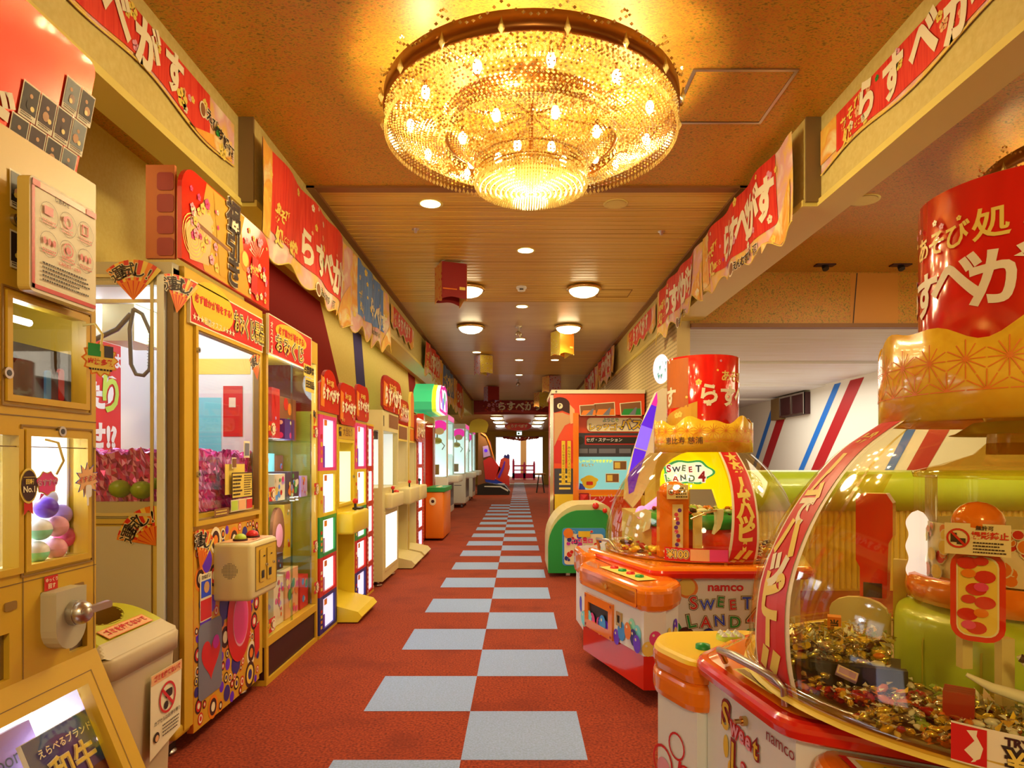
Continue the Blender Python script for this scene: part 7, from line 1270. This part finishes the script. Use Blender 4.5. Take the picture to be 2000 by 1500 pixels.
m = M(); m.fbox(F((.640, 1.505, 0), (.93, -.37, 0), (0, 0, 1)), 0, .657, .225, .715, -.02, 0, 'black'); m.fbox(F((.835, 1.425, 0), (.5, .86, 0), (0, 0, 1)), .0, .657, .12, .71, -.02, 0, 'black'); m.build('black_divider', t)
m = M(); fq = F((0, 0, .745), (.85, -.52, 0), (.52, .85, 0)); m.build('tray_lip', t) if 0 else None
rs = random.Random(77); mat('foil_gold', C(246, 206, 80), .16, .75); mat('foil_silver', (.8, .76, .62), .15, .8)
m = M(); foil = ['foil_gold', 'foil_silver', 'foil_gold', 'candy_white', 'candy_gold', 'foil_clear']; pts = []
for th0, th1, r0, r1, z, n in ((204, 262, .29, .585, .668, 330), (165, 206, .30, .56, .666, 90)):
    for k in range(n): th = math.radians(th0 + (th1 - th0) * rs.random()); r = r0 + (r1 - r0) * rs.random(); pts.append((CX + r * math.cos(th), CY + r * math.sin(th), z + .022 * rs.random()))
candies(m, pts, .0115, foil + ['candy_white', 'foil_gold', 'candy_red', 'candy_orange', 'candy_green'], rs)
pts = [(.63 + .21 * u + .05 * v, 1.53 - .06 * u + .17 * v, .70 + .055 * rs.random()) for u, v in [(rs.random(), rs.random()) for k in range(230)]]; candies(m, pts, .0125, foil + ['candy_orange', 'candy_gold', 'candy_choc', 'foil_gold', 'foil_silver'], rs)
pts = [(.60 + .20 * u + .06 * v, 1.44 - .10 * u - .10 * v * (.4 + u), .670 + .018 * rs.random()) for u, v in [(rs.random(), rs.random()) for k in range(130)]]; candies(m, pts, .0115, ['candy_red', 'candy_choc', 'candy_orange', 'candy_choc', 'candy_red', 'foil_gold', 'candy_orange'], rs)
for k in range(520):                                   # loose glittering wrappers
    q = rs.choice(['a', 'b']); th = math.radians(204 + 58 * rs.random()); r = .29 + .29 * rs.random(); p = V((CX + r * math.cos(th), CY + r * math.sin(th), .685 + .018 * rs.random())) if q == 'a' else V((.63 + .24 * rs.random(), 1.50 + .15 * rs.random(), .745 + .03 * rs.random()))
    d = [V((rs.random() - .5, rs.random() - .5, rs.random() - .5)) * .03 for j in range(3)]; m.add([p + d[0], p + d[1], p + d[2]], [(0, 1, 2)], rs.choice(foil))
m.build('wrapped_candies', label='glittering wrapped candies heaped in the foreground candy machine', cat='candy', kind='stuff')
m = M(); m.box(.64, 1.53, .658, .86, 1.70, .70, 'yellow_dark'); m.build('raised_tray', t)
mat('brick_red', C(170, 44, 18), .5)
m = M(); g = fcam(.815, 1.245); m.fbox(g, -.005, .685, .045, .735, -.05, 0, 'brick_red'); gl = F(g.p(-.005, 0, -.06), g.n, (0, 0, 1))
for k in range(3): m.rect(gl, .011 + .013 * k, .685, .0125 + .013 * k, .735, 'ink', .0006)
for b in (.70, .717): m.rect(gl, 0, b, .05, b + .0015, 'ink', .0006)
gt = F(g.p(0, .735, 0), g.u, -g.n)
for k in range(3): m.rect(gt, -.005, .011 + .013 * k, .045, .0122 + .013 * k, 'ink', .0006)
m.build('brick_box', label='small brick patterned red box on the candies', cat='box')
m = M(); m.fbox(F((.755, 1.565, 0), (.9, -.43, 0), (0, 0, 1)), -.013, .765, .017, .80, -.03, 0, 'orange'); g = F((.755, 1.565, 0), (.9, -.43, 0), (0, 0, 1)); m.text('当', g, .002, .782, .022, 'ink', .001, .03); m.build('orange_cube', label='little orange cube with a black character among the candies', cat='box')
m = M(); g = F((.728, 1.445, .705), (.75, -.5, -.3), (.5, .6, .45)); m.fbox(g, -.022, -.013, .022, .013, -.008, 0, 'lilac'); m.frame(g, -.02, -.011, .02, .011, .002, 0, .001, 'white_print'); m.build('cassette_case', label='tilted pale lilac plastic case against the black divider', cat='case')
m = M(); m.slab(F((.655, 1.51, .745), (.8, -.5, .3), (0, .4, 1)), rrect(-.02, -.006, .02, .008, .006), -.006, 0, 'yellow'); m.build('snack_sachet', label='yellow snack sachet leaning on the candy heap', cat='snack')
m = M(); w = drum_warp(CX, CY, .615, 0); a = math.radians(230) * .615
for mt, a0, a1, b0, b1, c in (('white_print', -.075, .15, .669, .736, .002), ('red', -.075, -.025, .672, .733, .003)): patch(w, a + a0, a + a1, b0, b1, mt, c)
m.add([w(a - .03 + .012 * math.cos(PI * k / 9 + PI / 2) * (1 if k % 2 else 2.2), .702 + .028 * math.sin(PI * k / 4.5 - PI), .0035) for k in range(10)], [tuple(range(10))], 'white_print')
m.text('TRY', None, a + .015, .722, .018, 'dark_brown', .004, .05, warp=w); m.text('¥100', None, a + .045, .693, .042, 'ink', .004, .12, warp=w); m.text('¥100', None, a + .045, .693, .042, 'gold_print', .006, .02, warp=w); m.build('price_label', t, label='white price label with a red burst reading 100 yen')
